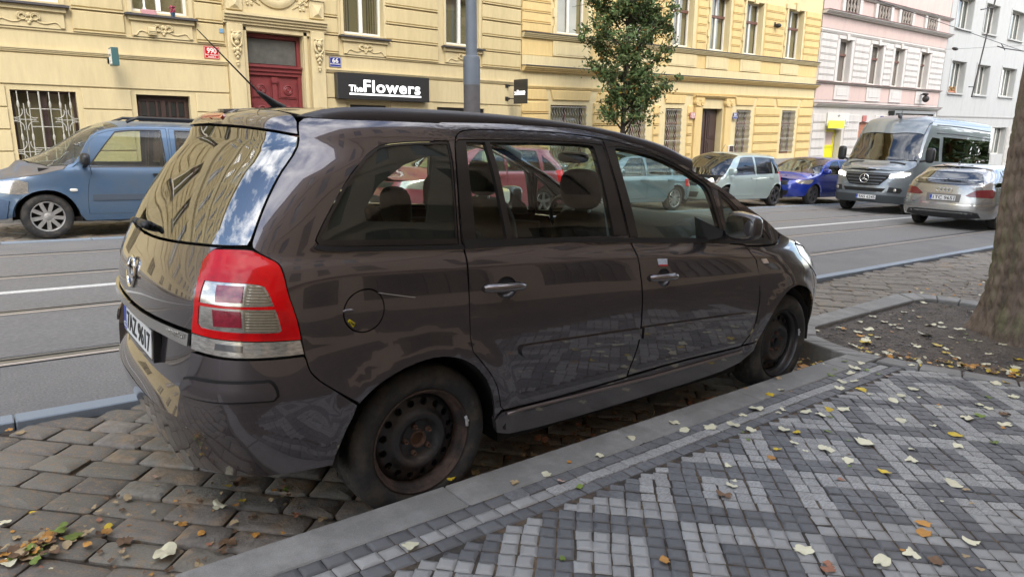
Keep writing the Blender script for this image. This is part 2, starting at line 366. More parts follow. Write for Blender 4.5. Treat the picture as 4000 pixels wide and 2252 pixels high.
cabin_grey = mat('cabin_grey', (.16,.17,.17), .8, var=.1)
def number_plate(root, M, text, w=.52, h=.11, name='number_plate', side='CZ'):
    """EU plate; M maps plate x right, y up, z out"""
    V = lambda *p: M @ Vector(p)
    def slab(n, x0, x1, y0, y1, z0, z1, mt, par):
        vs = [(x,y,z) for x in (x0,x1) for y in (y0,y1) for z in (z0,z1)]; m = MB(); m.add([V(*v) for v in vs], [(0,1,3,2),(4,6,7,5),(0,4,5,1),(2,3,7,6),(0,2,6,4),(1,5,7,3)]); return m.build(n, mt, par)
    p = slab(name, -w/2, w/2, -h/2, h/2, -.004, 0, white_ref, root)
    slab('blue_band', -w/2+.002, -w/2+.042, -h/2+.003, h/2-.003, .0002, .0012, plate_blue, p)
    lettering('lettering', text, .105*h/.11, M @ Matrix.Translation((.022,-.036*h/.11,.001)), ink, p, bold=.0012, narrow=.8, width=w*.84)
    lettering('country_code', side, .032*h/.11, M @ Matrix.Translation((-w/2+.022,-.040*h/.11,.0016)), white_ref, p)
    return p
def frame(o, r, u, n):
    return Matrix(((r[0],u[0],n[0],o[0]),(r[1],u[1],n[1],o[1]),(r[2],u[2],n[2],o[2]),(0,0,0,1)))
def tyre_mesh(R=.316, ri=.2165, w=.205, n=200, tread=True):
    pr = [(ri,.012),(ri+.006,.007),(ri+.026,.0),(ri+(R-ri)*.46,-.004),(ri+(R-ri)*.70,.001),(R-.014,.012),(R-.005,.024)]
    cols = np.linspace(.032, w-.032, 11); V = []; F = []
    side = [(r,y) for r,y in pr]; back = [(r,w-y) for r,y in reversed(pr)]; m = len(side)+len(cols)+len(back)
    for i in range(n):
        t = 2*PI*i/n; ct, st = math.cos(t), math.sin(t); row = list(side)
        for k, y in enumerate(cols):
            g = 0
            if tread:
                if k in (3,7): g = .007
                elif (i+int(abs(k-5)*1.5)) % 4 == 0: g = .006
            row.append((R-.003*abs(k-5)/5-g, y))
        row += back
        V += [(r*ct, y, r*st) for r, y in row]
    for i in range(n):
        j = (i+1) % n
        for q in range(m-1): F.append((i*m+q, j*m+q, j*m+q+1, i*m+q+1))
    return V, F
# ------------------------------------------------------------------ the dark grey-brown people carrier in the foreground
Z = Body(.9, [.15,.24,.34,.45,.60,.75,.86,.94,.99,1.01,1.06,1.10,1.20,1.35,1.48,1.56,1.62], [.815,.85,.873,.888,.898,.899,.891,.880,.871,.865,.842,.836,.816,.782,.735,.690,.62],
  ([.15,.22,.30,.40,.50,.58,.66,.78,.94,1.07,1.20,1.35,1.47,1.52,1.555,1.58,1.60,1.65], [-.70,-.775,-.815,-.848,-.868,-.870,-.862,-.850,-.838,-.79,-.728,-.63,-.535,-.520,-.495,-.44,-.36,-.30]),
  ([.15,.22,.35,.50,.62,.72,.80,.90,1.0,1.1,1.7], [3.46,3.53,3.585,3.605,3.60,3.56,3.50,3.40,3.36,3.34,3.3]), 3.3,.62,2.6,1.20,
  ([0,.55,.70,.80,.89,1.07,1.7,2.07,2.37,2.64,2.85,3.08,3.28,3.44,3.74,4.10,4.25,4.47,4.69,4.80,5.1,5.7], [1.586,1.582,1.572,1.559,1.557,1.560,1.568,1.577,1.577,1.556,1.518,1.463,1.386,1.335,1.252,1.105,1.024,.958,.90,.86,.80,.77]),
  ([-.50,-.43,-.26,.2,.8,1.3,1.6,1.9,2.3,2.75,2.85,3.0,3.3,3.5,3.6], [1.586,1.592,1.608,1.628,1.636,1.612,1.562,1.44,1.25,1.05,1.03,1.0,.905,.81,.77]),
  arches=((0.,.490,.013,.30),(2.66,.485,.013,.30)), belt=([-.6,.2,.9,1.4,2.1,2.7,3.2],[1.14,1.117,1.096,1.069,1.03,.998,.97],1.10), mode='old')
zpaint = mat('grey_brown_metallic_paint', (.085,.073,.078), .22, .65, spec=.5, coat=1.0, cior=1.75, var=.05, vscale=2)
zglass = glass('green_tinted_glass', (.84,.93,.87), ior=1.5)
zglass_rear = glass('dark_rear_glass', (.30,.34,.32), ior=2.9)
ZR = thing('parked_car', 'dark grey-brown people carrier parked at the kerb in the foreground', 'car', (0,0,0))
GAP = [(1.232,.562),(1.151,.622),(1.103,.656),(1.066,.691),(1.052,.718),(1.044,.748)]
AR = [(1.125,.369),(1.149,.406),(1.183,.461),(1.216,.513),(1.236,.556),(1.302,.612),(1.369,.643),(1.447,.667),(1.529,.679),(1.603,.675),(1.673,.655),(1.734,.619),(1.786,.568),(1.822,.512),(1.847,.451),(1.862,.384),(1.866,.34)]
AF = [(3.775,.34),(3.777,.383),(3.793,.43),(3.837,.52),(3.894,.592),(3.977,.655),(4.089,.697),(4.20,.70),(4.319,.662),(4.43,.592),(4.52,.50),(4.57,.40),(4.58,.33)]
HORN = [(.627,.755),(.622,.707),(.598,.652),(.575,.60),(.544,.502)]
bump = [(0,.225),(.3,.225),(.45,.25),(.60,.295),(.80,.305),(1.004,.324),(1.108,.333)]+AR[:4]+[(1.232,.556)]+GAP[1:]+[(1.036,.757),(.967,.754),(.866,.750),(.794,.748),(.711,.750),(.627,.755)]+HORN[1:]+[(.42,.500),(.22,.497),(0,.495)]
STRIP = [(.600,.655),(.641,.667),(.715,.668),(.778,.670),(.868,.675),(.929,.679),(.943,.669),(.954,.647),(.957,.629),(.946,.615),(.906,.613),(.837,.608),(.782,.602),(.697,.599),(.598,.599),(.585,.625)]
panel(Z, 'rear_bumper', sym(bump), zpaint, ZR, flange=.05, res=.035)
both(Z, 'strip_seam', [tuple(p) for p in inset(np.array(STRIP), -.006)], under, ZR, off=.0015, flange=.002, gap=0, res=.03)
both(Z, 'bumper_strip', STRIP, zpaint, ZR, off=.012, flange=.010, res=.03)
# shelf between bumper edge and tailgate
def strip_between(name, qs, z0, o0, z1, o1, mt, parent, mid=None):
    V = []; F = []; m = 5
    for q in qs:
        a, _, _, n0 = Z.at(q, z0, o0); b, _, _, n1 = Z.at(q, z1, o1)
        for k in range(m): 
            t = k/(m-1); V.append(a+(b-a)*t+Vector((0,0,.012*math.sin(PI*t))))
    for i in range(len(qs)-1):
        for k in range(m-1): F.append((i*m+k, (i+1)*m+k, (i+1)*m+k+1, i*m+k+1))
    o = mesh_obj(name, V, F, mt, parent, True); return o
QS_ = np.linspace(-.545, .545, 45)
strip_between('bumper_shelf', QS_, .497, -.001, .585, -.05, zpaint, ZR)
panel(Z, 'tailgate_recess', sym([(0,.59),(.3,.59),(.50,.585),(.575,.575),(.60,.62),(.612,.70),(.618,.76),(0,.79)]), zpaint, ZR, off=-.045, flange=.02, res=.05)
panel(Z, 'chrome_bar', sym([(0,.779),(.227,.778),(.416,.782),(.505,.780),(.625,.770),(.633,.820),(.608,.823),(.506,.826),(.363,.825),(.176,.818),(0,.813)]), mat('brushed_chrome', (.62,.62,.61), .16, 1), ZR, off=.012, flange=.06, res=.03)
K1 = [(.713,1.112),(.581,1.108),(.378,1.099),(.184,1.090),(0,1.087)]
TG = [(0,.818),(.176,.822),(.363,.830),(.506,.831),(.608,.828),(.637,.826),(.644,.87),(.649,.92),(.650,.966),(.643,1.024),(.639,1.058),(.653,1.084),(.677,1.104)]+K1
tg = panel(Z, 'tailgate', sym(TG), zpaint, ZR, res=.04)
SH = [(.812,1.148),(.806,1.217),(.796,1.301),(.790,1.372),(.785,1.442),(.779,1.490)]
GLS = [(0,1.092),(.184,1.095),(.378,1.104),(.581,1.113),(.713,1.117),(.800,1.122)]+[(q-.006,z) for q,z in SH]+[(.652,1.505),(.428,1.516),(0,1.521)]
panel(Z, 'rear_window', sym(GLS), zglass_rear, ZR, off=-.001, flange=.006, res=.04)
panel(Z, 'window_frit', sym([(0,1.092),(.3,1.10),(.581,1.113),(.713,1.117),(.800,1.122)]+[(q-.006,z) for q,z in SH]+[(.652,1.505),(.428,1.516),(0,1.521)]), cabin, ZR, off=-.008, flange=.02, res=.05, holes=[sym([(0,1.15),(.45,1.165),(.60,1.18),(.63,1.30),(.62,1.40),(.55,1.455),(0,1.475)])])
SPO = [(0,1.524),(.428,1.519),(.652,1.508),(.777,1.494),(.771,1.517),(.762,1.538),(.740,1.554),(.70,1.567),(.55,1.580),(0,1.584)]
sp = panel(Z, 'spoiler', sym(SPO), zpaint, ZR, off=.006, flange=.02, res=.035)
panel(Z, 'brake_light', sym([(0,1.541),(.185,1.540),(.192,1.553),(.17,1.563),(0,1.565)]), mat('brake_lens', (.55,.05,.02), .12, coat=1), ZR, off=.012, flange=.012, res=.03)
# quarter panel, roof side and screen pillar in one pressing
DT = [(1.724,.892),(1.724,.779),(1.726,.712),(1.733,.673),(1.762,.640),(1.798,.598),(1.837,.548),(1.862,.506),(1.878,.459),(1.892,.404),(1.912,.384)]
DL = [(1.799,1.539),(1.768,1.530),(1.744,1.513),(1.733,1.492),(1.720,1.443),(1.713,1.362),(1.711,1.261),(1.710,1.118),(1.717,1.097),(1.724,1.068),(1.724,1.035),(1.722,.976)]
DTOP = [(1.864,1.545),(2.091,1.551),(2.353,1.551),(2.485,1.543),(2.595,1.535)]
FTOP = [(2.605,1.534),(2.75,1.516),(2.90,1.487),(3.06,1.445),(3.20,1.395),(3.33,1.348),(3.42,1.310),(3.455,1.285),(3.485,1.22),(3.54,1.10),(3.572,1.022)]
FF = [(3.60,.996),(3.72,.988),(3.80,.982),(3.835,.936),(3.862,.892),(3.80,.82),(3.774,.764),(3.752,.70),(3.741,.636),(3.734,.58),(3.730,.528),(3.709,.459),(3.670,.405),(3.645,.386)]
BE = [(4.13,.968)]   # bottom of the fixed front light
qtop = np.r_[np.linspace(.80, 4.20, 60)]
edge = [(q, float(Z.ztop(q))) for q in qtop]
QP = [(1.232,.566)]+GAP[1:]+[(1.037,.764),(1.028,.828),(1.010,.902),(.970,.996),(.938,1.051),(.921,1.070),(.882,1.087),(.844,1.103),(.822,1.116),(.814,1.130)]+SH+[(.773,1.517),(.764,1.540),(.775,1.556)]+edge+[(4.23,1.02),(4.20,.975),(4.12,.962),(3.85,.974)]+[FF[2]]+[FF[1],FF[0]]+FTOP[::-1]+DTOP[::-1]+DL+DT+[(1.90,.384),(1.866,.345)]+AR[::-1][1:13]
QT = [(1.700,1.098),(1.45,1.105),(1.187,1.114),(1.064,1.119),(1.036,1.126),(1.021,1.142),(1.021,1.167),(1.027,1.230),(1.030,1.309),(1.033,1.386),(1.042,1.435),(1.069,1.464),(1.095,1.474),(1.167,1.484),(1.276,1.491),(1.45,1.493),(1.695,1.494),(1.700,1.44),(1.698,1.30),(1.697,1.12)]
QL = [(3.515,1.290),(3.60,1.262),(3.70,1.220),(3.95,1.112),(4.06,1.050),(4.11,.993),(4.10,.978),(3.60,1.004),(3.57,1.06),(3.53,1.16)]
FUEL = [(1.2515+.079*math.cos(a), .891+.0765*math.sin(a)) for a in np.linspace(0, 2*PI, 33)[:-1]]
qp = panel(Z, 'body_side', QP, zpaint, ZR, holes=[QT, QL, FUEL], res=.035)
panel(Z, 'body_side', QP, zpaint, ZR, holes=[QT, QL], res=.05, mirror=True)
flap = panel(Z, 'fuel_flap', FUEL, zpaint, ZR, off=0.0005, res=.03, flange=.015)
c_, a_, b_, n_ = Z.at(1.190, .897, .0)
m = MB(); m.bm((lambda bm: (bmesh.ops.create_uvsphere(bm, u_segments=12, v_segments=8, radius=1), [setattr(v, 'co', c_+a_*(v.co.x*.022)+b_*(v.co.y*.008)+n_*(v.co.z*.006)) for v in bm.verts], bm)[2])(bmesh.new())); m.build('flap_catch', zpaint, flap, True)
QG = [(1.688,1.122),(1.444,1.130),(1.178,1.138),(1.05,1.142),(1.034,1.150),(1.036,1.178),(1.042,1.244),(1.044,1.338),(1.053,1.425),(1.080,1.459),(1.132,1.470),(1.260,1.480),(1.45,1.482),(1.685,1.484),(1.690,1.44),(1.688,1.30)]
both(Z, 'window_trim', QT, trim_blk, ZR, holes=[QG], off=-.002, flange=.02, hgap=0, res=.05)
both(Z, 'quarter_window', QG, glass('quarter_glass', (.80,.88,.82), ior=1.5), ZR, off=-.006, flange=.004, gap=0, res=.05)
both(Z, 'window_frit', QG, cabin, ZR, off=-.010, flange=.012, gap=0, res=.05, holes=[[(1.235,1.20),(1.53,1.19),(1.54,1.30),(1.545,1.44),(1.44,1.447),(1.29,1.440),(1.215,1.405),(1.16,1.33),(1.155,1.24),(1.18,1.205)]])
# doors
RD = [(q+.004,z) for q,z in DL]+DT+[(1.953,.379),(2.070,.370),(2.324,.370),(2.700,.380)]+[(2.711,.428),(2.738,.497),(2.755,.575),(2.757,.639),(2.748,.816),(2.739,.887),(2.730,.965),(2.720,1.0),(2.705,1.039),(2.692,1.07),(2.667,1.176),(2.639,1.29),(2.612,1.402),(2.604,1.485),(2.599,1.533)]+DTOP[::-1][1:]
WR_ = [(1.722,1.116),(1.718,1.261),(1.722,1.40),(1.735,1.485),(1.755,1.500),(1.80,1.503),(2.07,1.510),(2.333,1.514),(2.50,1.510),(2.592,1.503),(2.606,1.402),(2.634,1.29),(2.662,1.176),(2.682,1.085),(2.25,1.102)]
rd = panel(Z, 'rear_door', RD, zpaint, ZR, holes=[WR_, [(1.912+.052*math.cos(a), .913+.044*math.sin(a)) for a in np.linspace(0, 2*PI, 25)[:-1]]], res=.035)
rd2 = panel(Z, 'rear_door', RD, zpaint, ZR, holes=[WR_], res=.05, mirror=True)
RG = [(1.787,1.120),(1.786,1.280),(1.782,1.362),(1.795,1.494),(2.073,1.501),(2.333,1.507),(2.468,1.505),(2.522,1.500),(2.532,1.488),(2.546,1.339),(2.570,1.218),(2.588,1.086),(2.254,1.102)]
FD = [(2.607,1.533)]+FTOP[1:]+[(3.60,.992),(3.72,.984),(3.797,.978)]+FF[3:]+[(3.593,.384),(3.1,.393),(2.707,.384),(2.716,.428),(2.743,.497),(2.760,.575),(2.762,.639),(2.753,.816),(2.744,.887),(2.735,.965),(2.725,1.0),(2.710,1.039),(2.697,1.07),(2.672,1.176),(2.644,1.29),(2.617,1.402),(2.609,1.485)]
WF_ = [(2.614,1.497),(2.70,1.502),(2.834,1.488),(2.99,1.460),(3.144,1.409),(3.28,1.360),(3.38,1.322),(3.43,1.30),(3.47,1.215),(3.53,1.09),(3.555,1.026),(3.3,1.040),(2.75,1.070),(2.702,1.078),(2.677,1.176),(2.649,1.29),(2.622,1.402)]
FG = [(2.674,1.492),(2.699,1.495),(2.834,1.480),(2.989,1.453),(3.144,1.402),(3.274,1.353),(3.374,1.314),(3.402,1.286),(3.446,1.207),(3.505,1.07),(3.51,1.034),(2.762,1.070),(2.722,1.234),(2.684,1.364)]
fd = panel(Z, 'front_door', FD, zpaint, ZR, holes=[WF_, [(2.917+.050*math.cos(a), .864+.044*math.sin(a)) for a in np.linspace(0, 2*PI, 25)[:-1]]], res=.035)
fd2 = panel(Z, 'front_door', FD, zpaint, ZR, holes=[WF_], res=.05, mirror=True)
for mir, dr, df in ((False, rd, fd), (True, rd2, fd2)):
    panel(Z, 'window_trim', WR_, trim_blk, dr, holes=[RG], off=-.002, flange=.03, gap=.001, hgap=0, res=.05, mirror=mir)
    panel(Z, 'window', RG, zglass, dr, off=-.009, flange=.003, gap=0, res=.06, mirror=mir)
    panel(Z, 'window_divider', [(1.889,1.499),(1.914,1.500),(1.973,1.108),(1.942,1.109)], trim_blk, dr, off=.001, flange=.02, gap=0, res=.05, mirror=mir, it=0)
    panel(Z, 'window_trim', WF_, trim_blk, df, holes=[FG], off=-.002, flange=.03, gap=.001, hgap=0, res=.05, mirror=mir)
    panel(Z, 'window', FG, zglass, df, off=-.009, flange=.003, gap=0, res=.06, mirror=mir)
    panel(Z, 'window_trim', QL, trim_blk, ZR, off=-.003, flange=.02, gap=.001, hgap=0, holes=[[(3.555,1.255),(3.62,1.232),(3.71,1.192),(3.93,1.095),(4.02,1.042),(4.05,1.008),(3.63,1.022),(3.60,1.07),(3.565,1.16)]], res=.05, mirror=mir)
    panel(Z, 'front_light_window', [(3.555,1.255),(3.62,1.232),(3.71,1.192),(3.93,1.095),(4.02,1.042),(4.05,1.008),(3.63,1.022),(3.60,1.07),(3.565,1.16)], glass('dark_side_glass', (.25,.27,.25), ior=1.6), ZR, off=-.007, flange=.003, gap=0, res=.05, mirror=mir)
    bt = [(1.728,1.078),(2.253,1.077),(2.745,1.046),(3.497,1.001),(3.80,.988),(4.107,.968),(4.118,.978),(4.093,.993),(3.81,1.008),(3.501,1.027),(2.746,1.069),(2.254,1.098),(1.722,1.117)]
    panel(Z, 'belt_trim', bt, black_pl, ZR, off=.006, flange=.012, gap=0, res=.04, mirror=mir, it=0)
    panel(Z, 'belt_trim', [(1.725,1.080),(1.45,1.089),(1.187,1.097),(1.05,1.104),(1.022,1.118),(1.03,1.128),(1.06,1.122),(1.187,1.1135),(1.45,1.105),(1.712,1.0975)], black_pl, ZR, off=.007, flange=.012, gap=0, res=.04, mirror=mir)
    panel(Z, 'side_moulding', [(1.980,.640),(1.985,.652),(1.995,.658),(2.037,.657),(2.372,.644),(2.750,.629),(2.752,.574),(2.377,.587),(2.041,.597),(2.009,.601),(1.989,.616)], zpaint, dr, off=.015, flange=.012, gap=.001, res=.03, mirror=mir)
    panel(Z, 'side_moulding', [(2.768,.632),(3.137,.617),(3.629,.594),(3.654,.585),(3.664,.572),(3.660,.556),(3.644,.549),(3.147,.562),(2.768,.573)], zpaint, df, off=.015, flange=.012, gap=.001, res=.03, mirror=mir)
    panel(Z, 'sill', [(1.870,.345),(1.905,.376),(1.953,.373),(2.07,.364),(2.324,.364),(2.70,.376),(3.1,.387),(3.60,.378),(3.650,.382),(3.72,.385),(3.771,.40),(3.769,.34),(3.70,.27),(3.5,.235),(2.5,.225),(2.0,.235),(1.90,.27)], zpaint, ZR, off=.004, flange=.03, res=.04, mirror=mir)
    pts = []
    for q in np.linspace(1.93, 3.66, 40):
        p = Z.at(q, float(np.interp(q, [1.93,2.4,2.9,3.66], [.362,.354,.345,.350])), .010)[0]
        pts.append((p.x, 1.8-p.y if mir else p.y, p.z))
    MB().tube(pts, .008, 8).build('sill_moulding', mat('sill_lip_paint', (.16,.13,.125), .3, .5, coat=1), ZR, True)
def oval(q, z, sa, sb, sn, off=0, nu=16, nv=10, flat=None):
    c, a, b, n = Z.at(q, z, off); bm = bmesh.new(); bmesh.ops.create_uvsphere(bm, u_segments=nu, v_segments=nv, radius=1)
    for v in bm.verts: v.co = c+a*(v.co.x*sa)+b*(v.co.y*sb)+n*(v.co.z*sn)
    return bm
for q, z, par in ((1.912,.913,rd),(2.917,.864,fd)):
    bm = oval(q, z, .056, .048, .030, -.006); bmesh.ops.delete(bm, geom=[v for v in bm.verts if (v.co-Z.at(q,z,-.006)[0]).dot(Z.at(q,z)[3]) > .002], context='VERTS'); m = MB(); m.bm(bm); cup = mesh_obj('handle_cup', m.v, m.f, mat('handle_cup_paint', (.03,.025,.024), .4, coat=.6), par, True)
    L0, L1 = (-.118,.097) if q < 2.5 else (-.113,.104)
    tilt = -.03; pts = []; rr = []
    for k in range(13):
        t = k/12; s_ = L0+(L1-L0)*t; c, a, b, n = Z.at(q+s_, z+.003+tilt*s_, .010+.024*math.sin(PI*min(1, t*1.02))**.6); pts.append(c); rr.append(.004+.0115*(1 if .05 < t < .95 else .45))
    m = MB()
    for k in range(12):
        pass
    V = []; F = []
    for k, p in enumerate(pts):
        c, a, b, n = Z.at(q, z); r = rr[k]
        for w_, h_ in ((-1,-.5),(-.75,.15),(-.3,.5),(.3,.5),(.75,.15),(1,-.5)): V.append(p+b*(w_*r*1.15)+n*(h_*r*1.1))
    for k in range(12):
        for j in range(5): F.append((k*6+j, (k+1)*6+j, (k+1)*6+j+1, k*6+j+1))
        F.append((k*6+5, (k+1)*6+5, (k+1)*6, k*6))
    F += [tuple(range(6)), tuple(range(77, 71, -1))]
    m.add(V, F); m.build('door_handle', mat('handle_paint', (.20,.175,.17), .2, .8, coat=1), par, 50)
# fender, front bumper, headlamps
fe = [(q, float(Z.ztop(q))) for q in np.linspace(4.24, 4.50, 8)]
HLP = [(4.47,.935),(4.62,.905),(4.75,.872),(4.95,.815),(5.25,.765),(5.30,.70),(5.0,.655),(4.75,.668),(4.60,.705),(4.50,.79),(4.44,.87)]
FN = [(3.768,.764),(3.80,.828),(3.868,.890),(3.843,.936),(3.812,.978),(3.86,.970),(4.12,.958),(4.205,.970),(4.236,1.015)]+fe[1:]+[(4.463,.938),(4.434,.87),(4.495,.785),(4.50,.70),(4.47,.56)]+[(4.42,.60)]+AF[::-1][4:]+[(3.77,.40),(3.725,.392),(3.66,.388),(3.675,.405),(3.716,.459),(3.737,.528),(3.741,.58),(3.748,.636),(3.758,.70)]
FN = [(3.768,.764),(3.80,.824),(3.868,.890),(3.843,.936),(3.812,.976),(3.86,.968),(4.12,.955),(4.21,.968),(4.245,1.010)]+fe[1:]+[(4.463,.938),(4.434,.87),(4.490,.785),(4.52,.70),(4.505,.56),(4.47,.555)]+[(4.43,.592),(4.319,.662),(4.20,.70),(4.089,.697),(3.977,.655),(3.894,.592),(3.837,.52),(3.793,.43),(3.777,.395)]+[(3.735,.390),(3.66,.388),(3.677,.405),(3.716,.459),(3.737,.528),(3.741,.58),(3.748,.636),(3.758,.70)]
FB = [(4.475,.552),(4.512,.556),(4.527,.70),(4.497,.785),(4.603,.700),(4.75,.662),(5.0,.648),(5.30,.692),(5.4,.70),(Z.QM,.70),(Z.QM,.22),(5.0,.22),(4.7,.25),(4.58,.30),(4.575,.40),(4.525,.50)]
for mir in (False, True):
    fn = panel(Z, 'front_wing', FN, zpaint, ZR, res=.035, mirror=mir)
    panel(Z, 'front_bumper', FB, zpaint, ZR, res=.05, mirror=mir, it=0)
    panel(Z, 'headlamp', HLP, lamp_clear, ZR, res=.03, mirror=mir, off=.002, flange=.03)
    panel(Z, 'bonnet_front', [(4.50,.958),(4.63,.918),(4.76,.885),(4.96,.828),(5.26,.775),(5.32,.705),(Z.QM,.71)]+[(q, float(Z.ztop(q))) for q in np.linspace(Z.QM, 4.52, 22)], zpaint, ZR, res=.05, mirror=mir, it=0)
    panel(Z, 'side_repeater', [(3.915,.893),(3.965,.892),(3.962,.865),(3.913,.866)], mat('repeater_lens', (.75,.62,.52), .15, coat=1), ZR, off=.006, flange=.008, gap=0, res=.02, mirror=mir)
# roof, windscreen, bonnet (top patch)
WSC = [(1.50,0),(1.47,.30),(1.40,.60),(1.32,.80),(1.26,.90),(1.45,.93),(1.9,.94),(2.3,.94),(2.62,.93),(2.72,.85),(2.80,.5),(2.82,0)]
def symt(p): return list(p)+[(x, -t) for x, t in reversed(p) if abs(t) > 1e-6]
panel(Z, 'roof', [(-.478,-.2),(-.478,.2),(-.45,.70),(-.40,.90),(-.33,.995),(0,.995),(.6,.995),(1.0,.995),(1.18,.995),(1.25,.905),(1.31,.80),(1.39,.60),(1.46,.30),(1.49,0),(1.46,-.30),(1.39,-.60),(1.31,-.80),(1.25,-.905),(1.18,-.995),(1.0,-.995),(.6,-.995),(0,-.995),(-.33,-.995),(-.40,-.90),(-.45,-.70)], zpaint, ZR, surf='T', res=.06, gap=.001)
panel(Z, 'windscreen', symt(WSC), zglass, ZR, surf='T', off=-.002, res=.06)
for s_ in (1,-1): panel(Z, 'screen_pillar', [(1.19,.997*s_),(1.27,.91*s_),(1.45,.94*s_),(1.9,.95*s_),(2.3,.95*s_),(2.62,.94*s_),(2.70,.997*s_),(2.3,.997*s_),(1.9,.997*s_),(1.5,.997*s_)], zpaint, ZR, surf='T', res=.05, gap=.001)
panel(Z, 'scuttle', symt([(2.83,0),(2.81,.5),(2.73,.85),(2.63,.95),(2.78,.95),(2.86,.85),(2.93,.5),(2.95,0)]), black_pl, ZR, surf='T', off=-.012, res=.06)
panel(Z, 'bonnet', symt([(2.955,0),(2.935,.5),(2.865,.86),(2.74,.995),(3.0,.995),(3.2,.99),(3.42,.97),(3.50,.8),(3.52,0)]), zpaint, ZR, surf='T', off=.002, res=.05)
# roof rails: rounded bars swelling out of the roof
rx = [-.345,-.31,-.25,-.05,.30,.73,1.05,1.33,1.55,1.70]; rz = [1.566,1.583,1.598,1.609,1.615,1.608,1.588,1.552,1.508,1.452]
for s_ in (1,-1):
    V = []; F = []; n = 34; xs = np.linspace(-.35, 1.72, n)
    for i, x in enumerate(xs):
        ze = float(np.interp(x, Z.Ex, Z.Ez)); ye = float(np.interp(x, Z.Ex, Z.Ey)); zt = max(float(pch(x, rx, rz)), ze+.001); yy = ye-.035
        for dy, k in ((.030,0),(.032,.35),(.026,.75),(.013,1.0),(-.006,1.0),(-.02,.7),(-.024,0)): V.append((x, .9-s_*(yy+dy), ze-.004+(zt-ze+.004)*k))
    for i in range(n-1):
        for j in range(6): F.append((i*7+j, (i+1)*7+j, (i+1)*7+j+1, i*7+j+1))
    F += [tuple(range(7)), tuple(range(7*n-1, 7*n-8, -1))]
    m = MB(); m.add(V, F); m.build('roof_rail', mat('rail_plastic', (.045,.04,.042), .38, coat=.15), ZR, 60)
# aerial
m = MB(); base = Vector((-.262,.9,1.607)); tip = base+Vector((-.36,-.10,.30))
m.tube([base+Vector((.06,0,-.004)), base+Vector((.02,0,.012)), base+Vector((-.03,-.006,.045)), base+Vector((-.06,-.015,.062))], [.020,.019,.011,.006], 10); mb_ = m.build('aerial_base', black_pl, ZR, True)
from_ = base+Vector((-.05,-.012,.055)); aer = MB(); ts = np.linspace(0, 1, 30); D_ = (-0.546,.9,1.892)
aer.tube([from_+(Vector(D_)-from_)*t for t in ts], [.0042-.0022*t for t in ts], 8); aer.build('aerial', black_pl, ZR, True)
# rear wiper
c, a, b, n = Z.at(0, 1.118, .012)
m = MB(); m.tube([c-n*.03, c+n*.022], [.020,.016], 12); m.tube([c+n*.018+a*(-.005), c+n*.022+a*.06+b*.004, c+n*.02+a*.115-b*.002], [.017,.013,.008], 10)
m.tube([c+n*.022-a*.0, c+n*.028-a*.05, c+n*.03-a*.075], [.016,.014,.013], 10); m.build('rear_wiper_stub', black_pl, ZR, True)
# maker's emblem: chrome ring crossed by a flash
c, a, b, n = Z.at(0, .937, .004); m = MB()
ring = [c+a*(.066*math.cos(t))+b*(.062*math.sin(t)) for t in np.linspace(0, 2*PI, 41)[:-1]]; m.tube(ring, .0065, 8, closed=True)
m2 = [(-.085,.013),(.006,.013),(.024,-.003),(.012,.0),( .085,-.013),(-.006,-.013),(-.024,.003),(-.012,.0)]
fl = [(-.088,.016),(.004,.016),(.026,-.004),(.088,-.004),(.088,-.016),(-.004,-.016),(-.026,.004),(-.088,.004)]
V = [c+a*x+b*y+n*h for h in (0,.010) for x, y in fl]; k = len(fl); m.add(V, [tuple(range(k)), tuple(range(2*k-1, k-1, -1))]+[(i, i+k, (i+1) % k+k, (i+1) % k) for i in range(k)]); m.build('emblem', chrome, ZR, 40)
# tail lamps
LAMP = [(.678,1.102),(.755,1.107),(.820,1.108),(.842,1.101),(.882,1.085),(.919,1.070),(.936,1.051),(.970,.996),(1.010,.902),(1.028,.828),(1.037,.764),(.967,.761),(.866,.757),(.794,.755),(.711,.759),(.634,.765),(.637,.822),(.647,.901),(.652,.966),(.643,1.024),(.639,1.061),(.657,1.086)]
W1 = [(.678,1.002),(.769,1.003),(.870,1.003),(.900,.995),(.923,.969),(.941,.931),(.850,.928),(.765,.927),(.672,.930)]
W2 = [(.672,.919),(.753,.919),(.847,.919),(.945,.920),(.956,.891),(.966,.848),(.957,.841),(.855,.840),(.754,.841),(.68,.845),(.668,.857)]
LB = [(.634,.765),(.711,.759),(.794,.755),(.866,.757),(.967,.761),(1.037,.764),(1.026,.812),(.95,.8115),(.866,.811),(.794,.811),(.711,.814),(.637,.820)]
LRED = [p for p in LAMP if p[1] > .80]; LRED = [(.678,1.102),(.755,1.107),(.820,1.108),(.842,1.101),(.882,1.085),(.919,1.070),(.936,1.051),(.970,.996),(1.010,.902),(1.026,.828),(1.028,.8135),(.95,.8130),(.866,.8125),(.794,.8125),(.711,.8155),(.637,.822),(.647,.901),(.652,.966),(.643,1.024),(.639,1.061),(.657,1.086)]
def ribs(name, win, q0, q1, zs, mt, par, mir):
    m = MB()
    for z_ in zs:
        pts = []
        for q in np.linspace(q0, q1, 8):
            if pip(np.array([[q, z_]]), win)[0]: p = Z.at(q, z_, .0005)[0]; pts.append((p.x, 1.8-p.y if mir else p.y, p.z))
        if len(pts) > 1: m.tube(pts, .0030, 5)
    if m.v: m.build(name, mt, par, True)
tan_l = mat('lamp_reflector_warm', (.20,.17,.115), .25, .3, coat=1, var=.2, vscale=40)
rib_l = mat('lamp_rib_silver', (.70,.64,.52), .25, .5, coat=1)
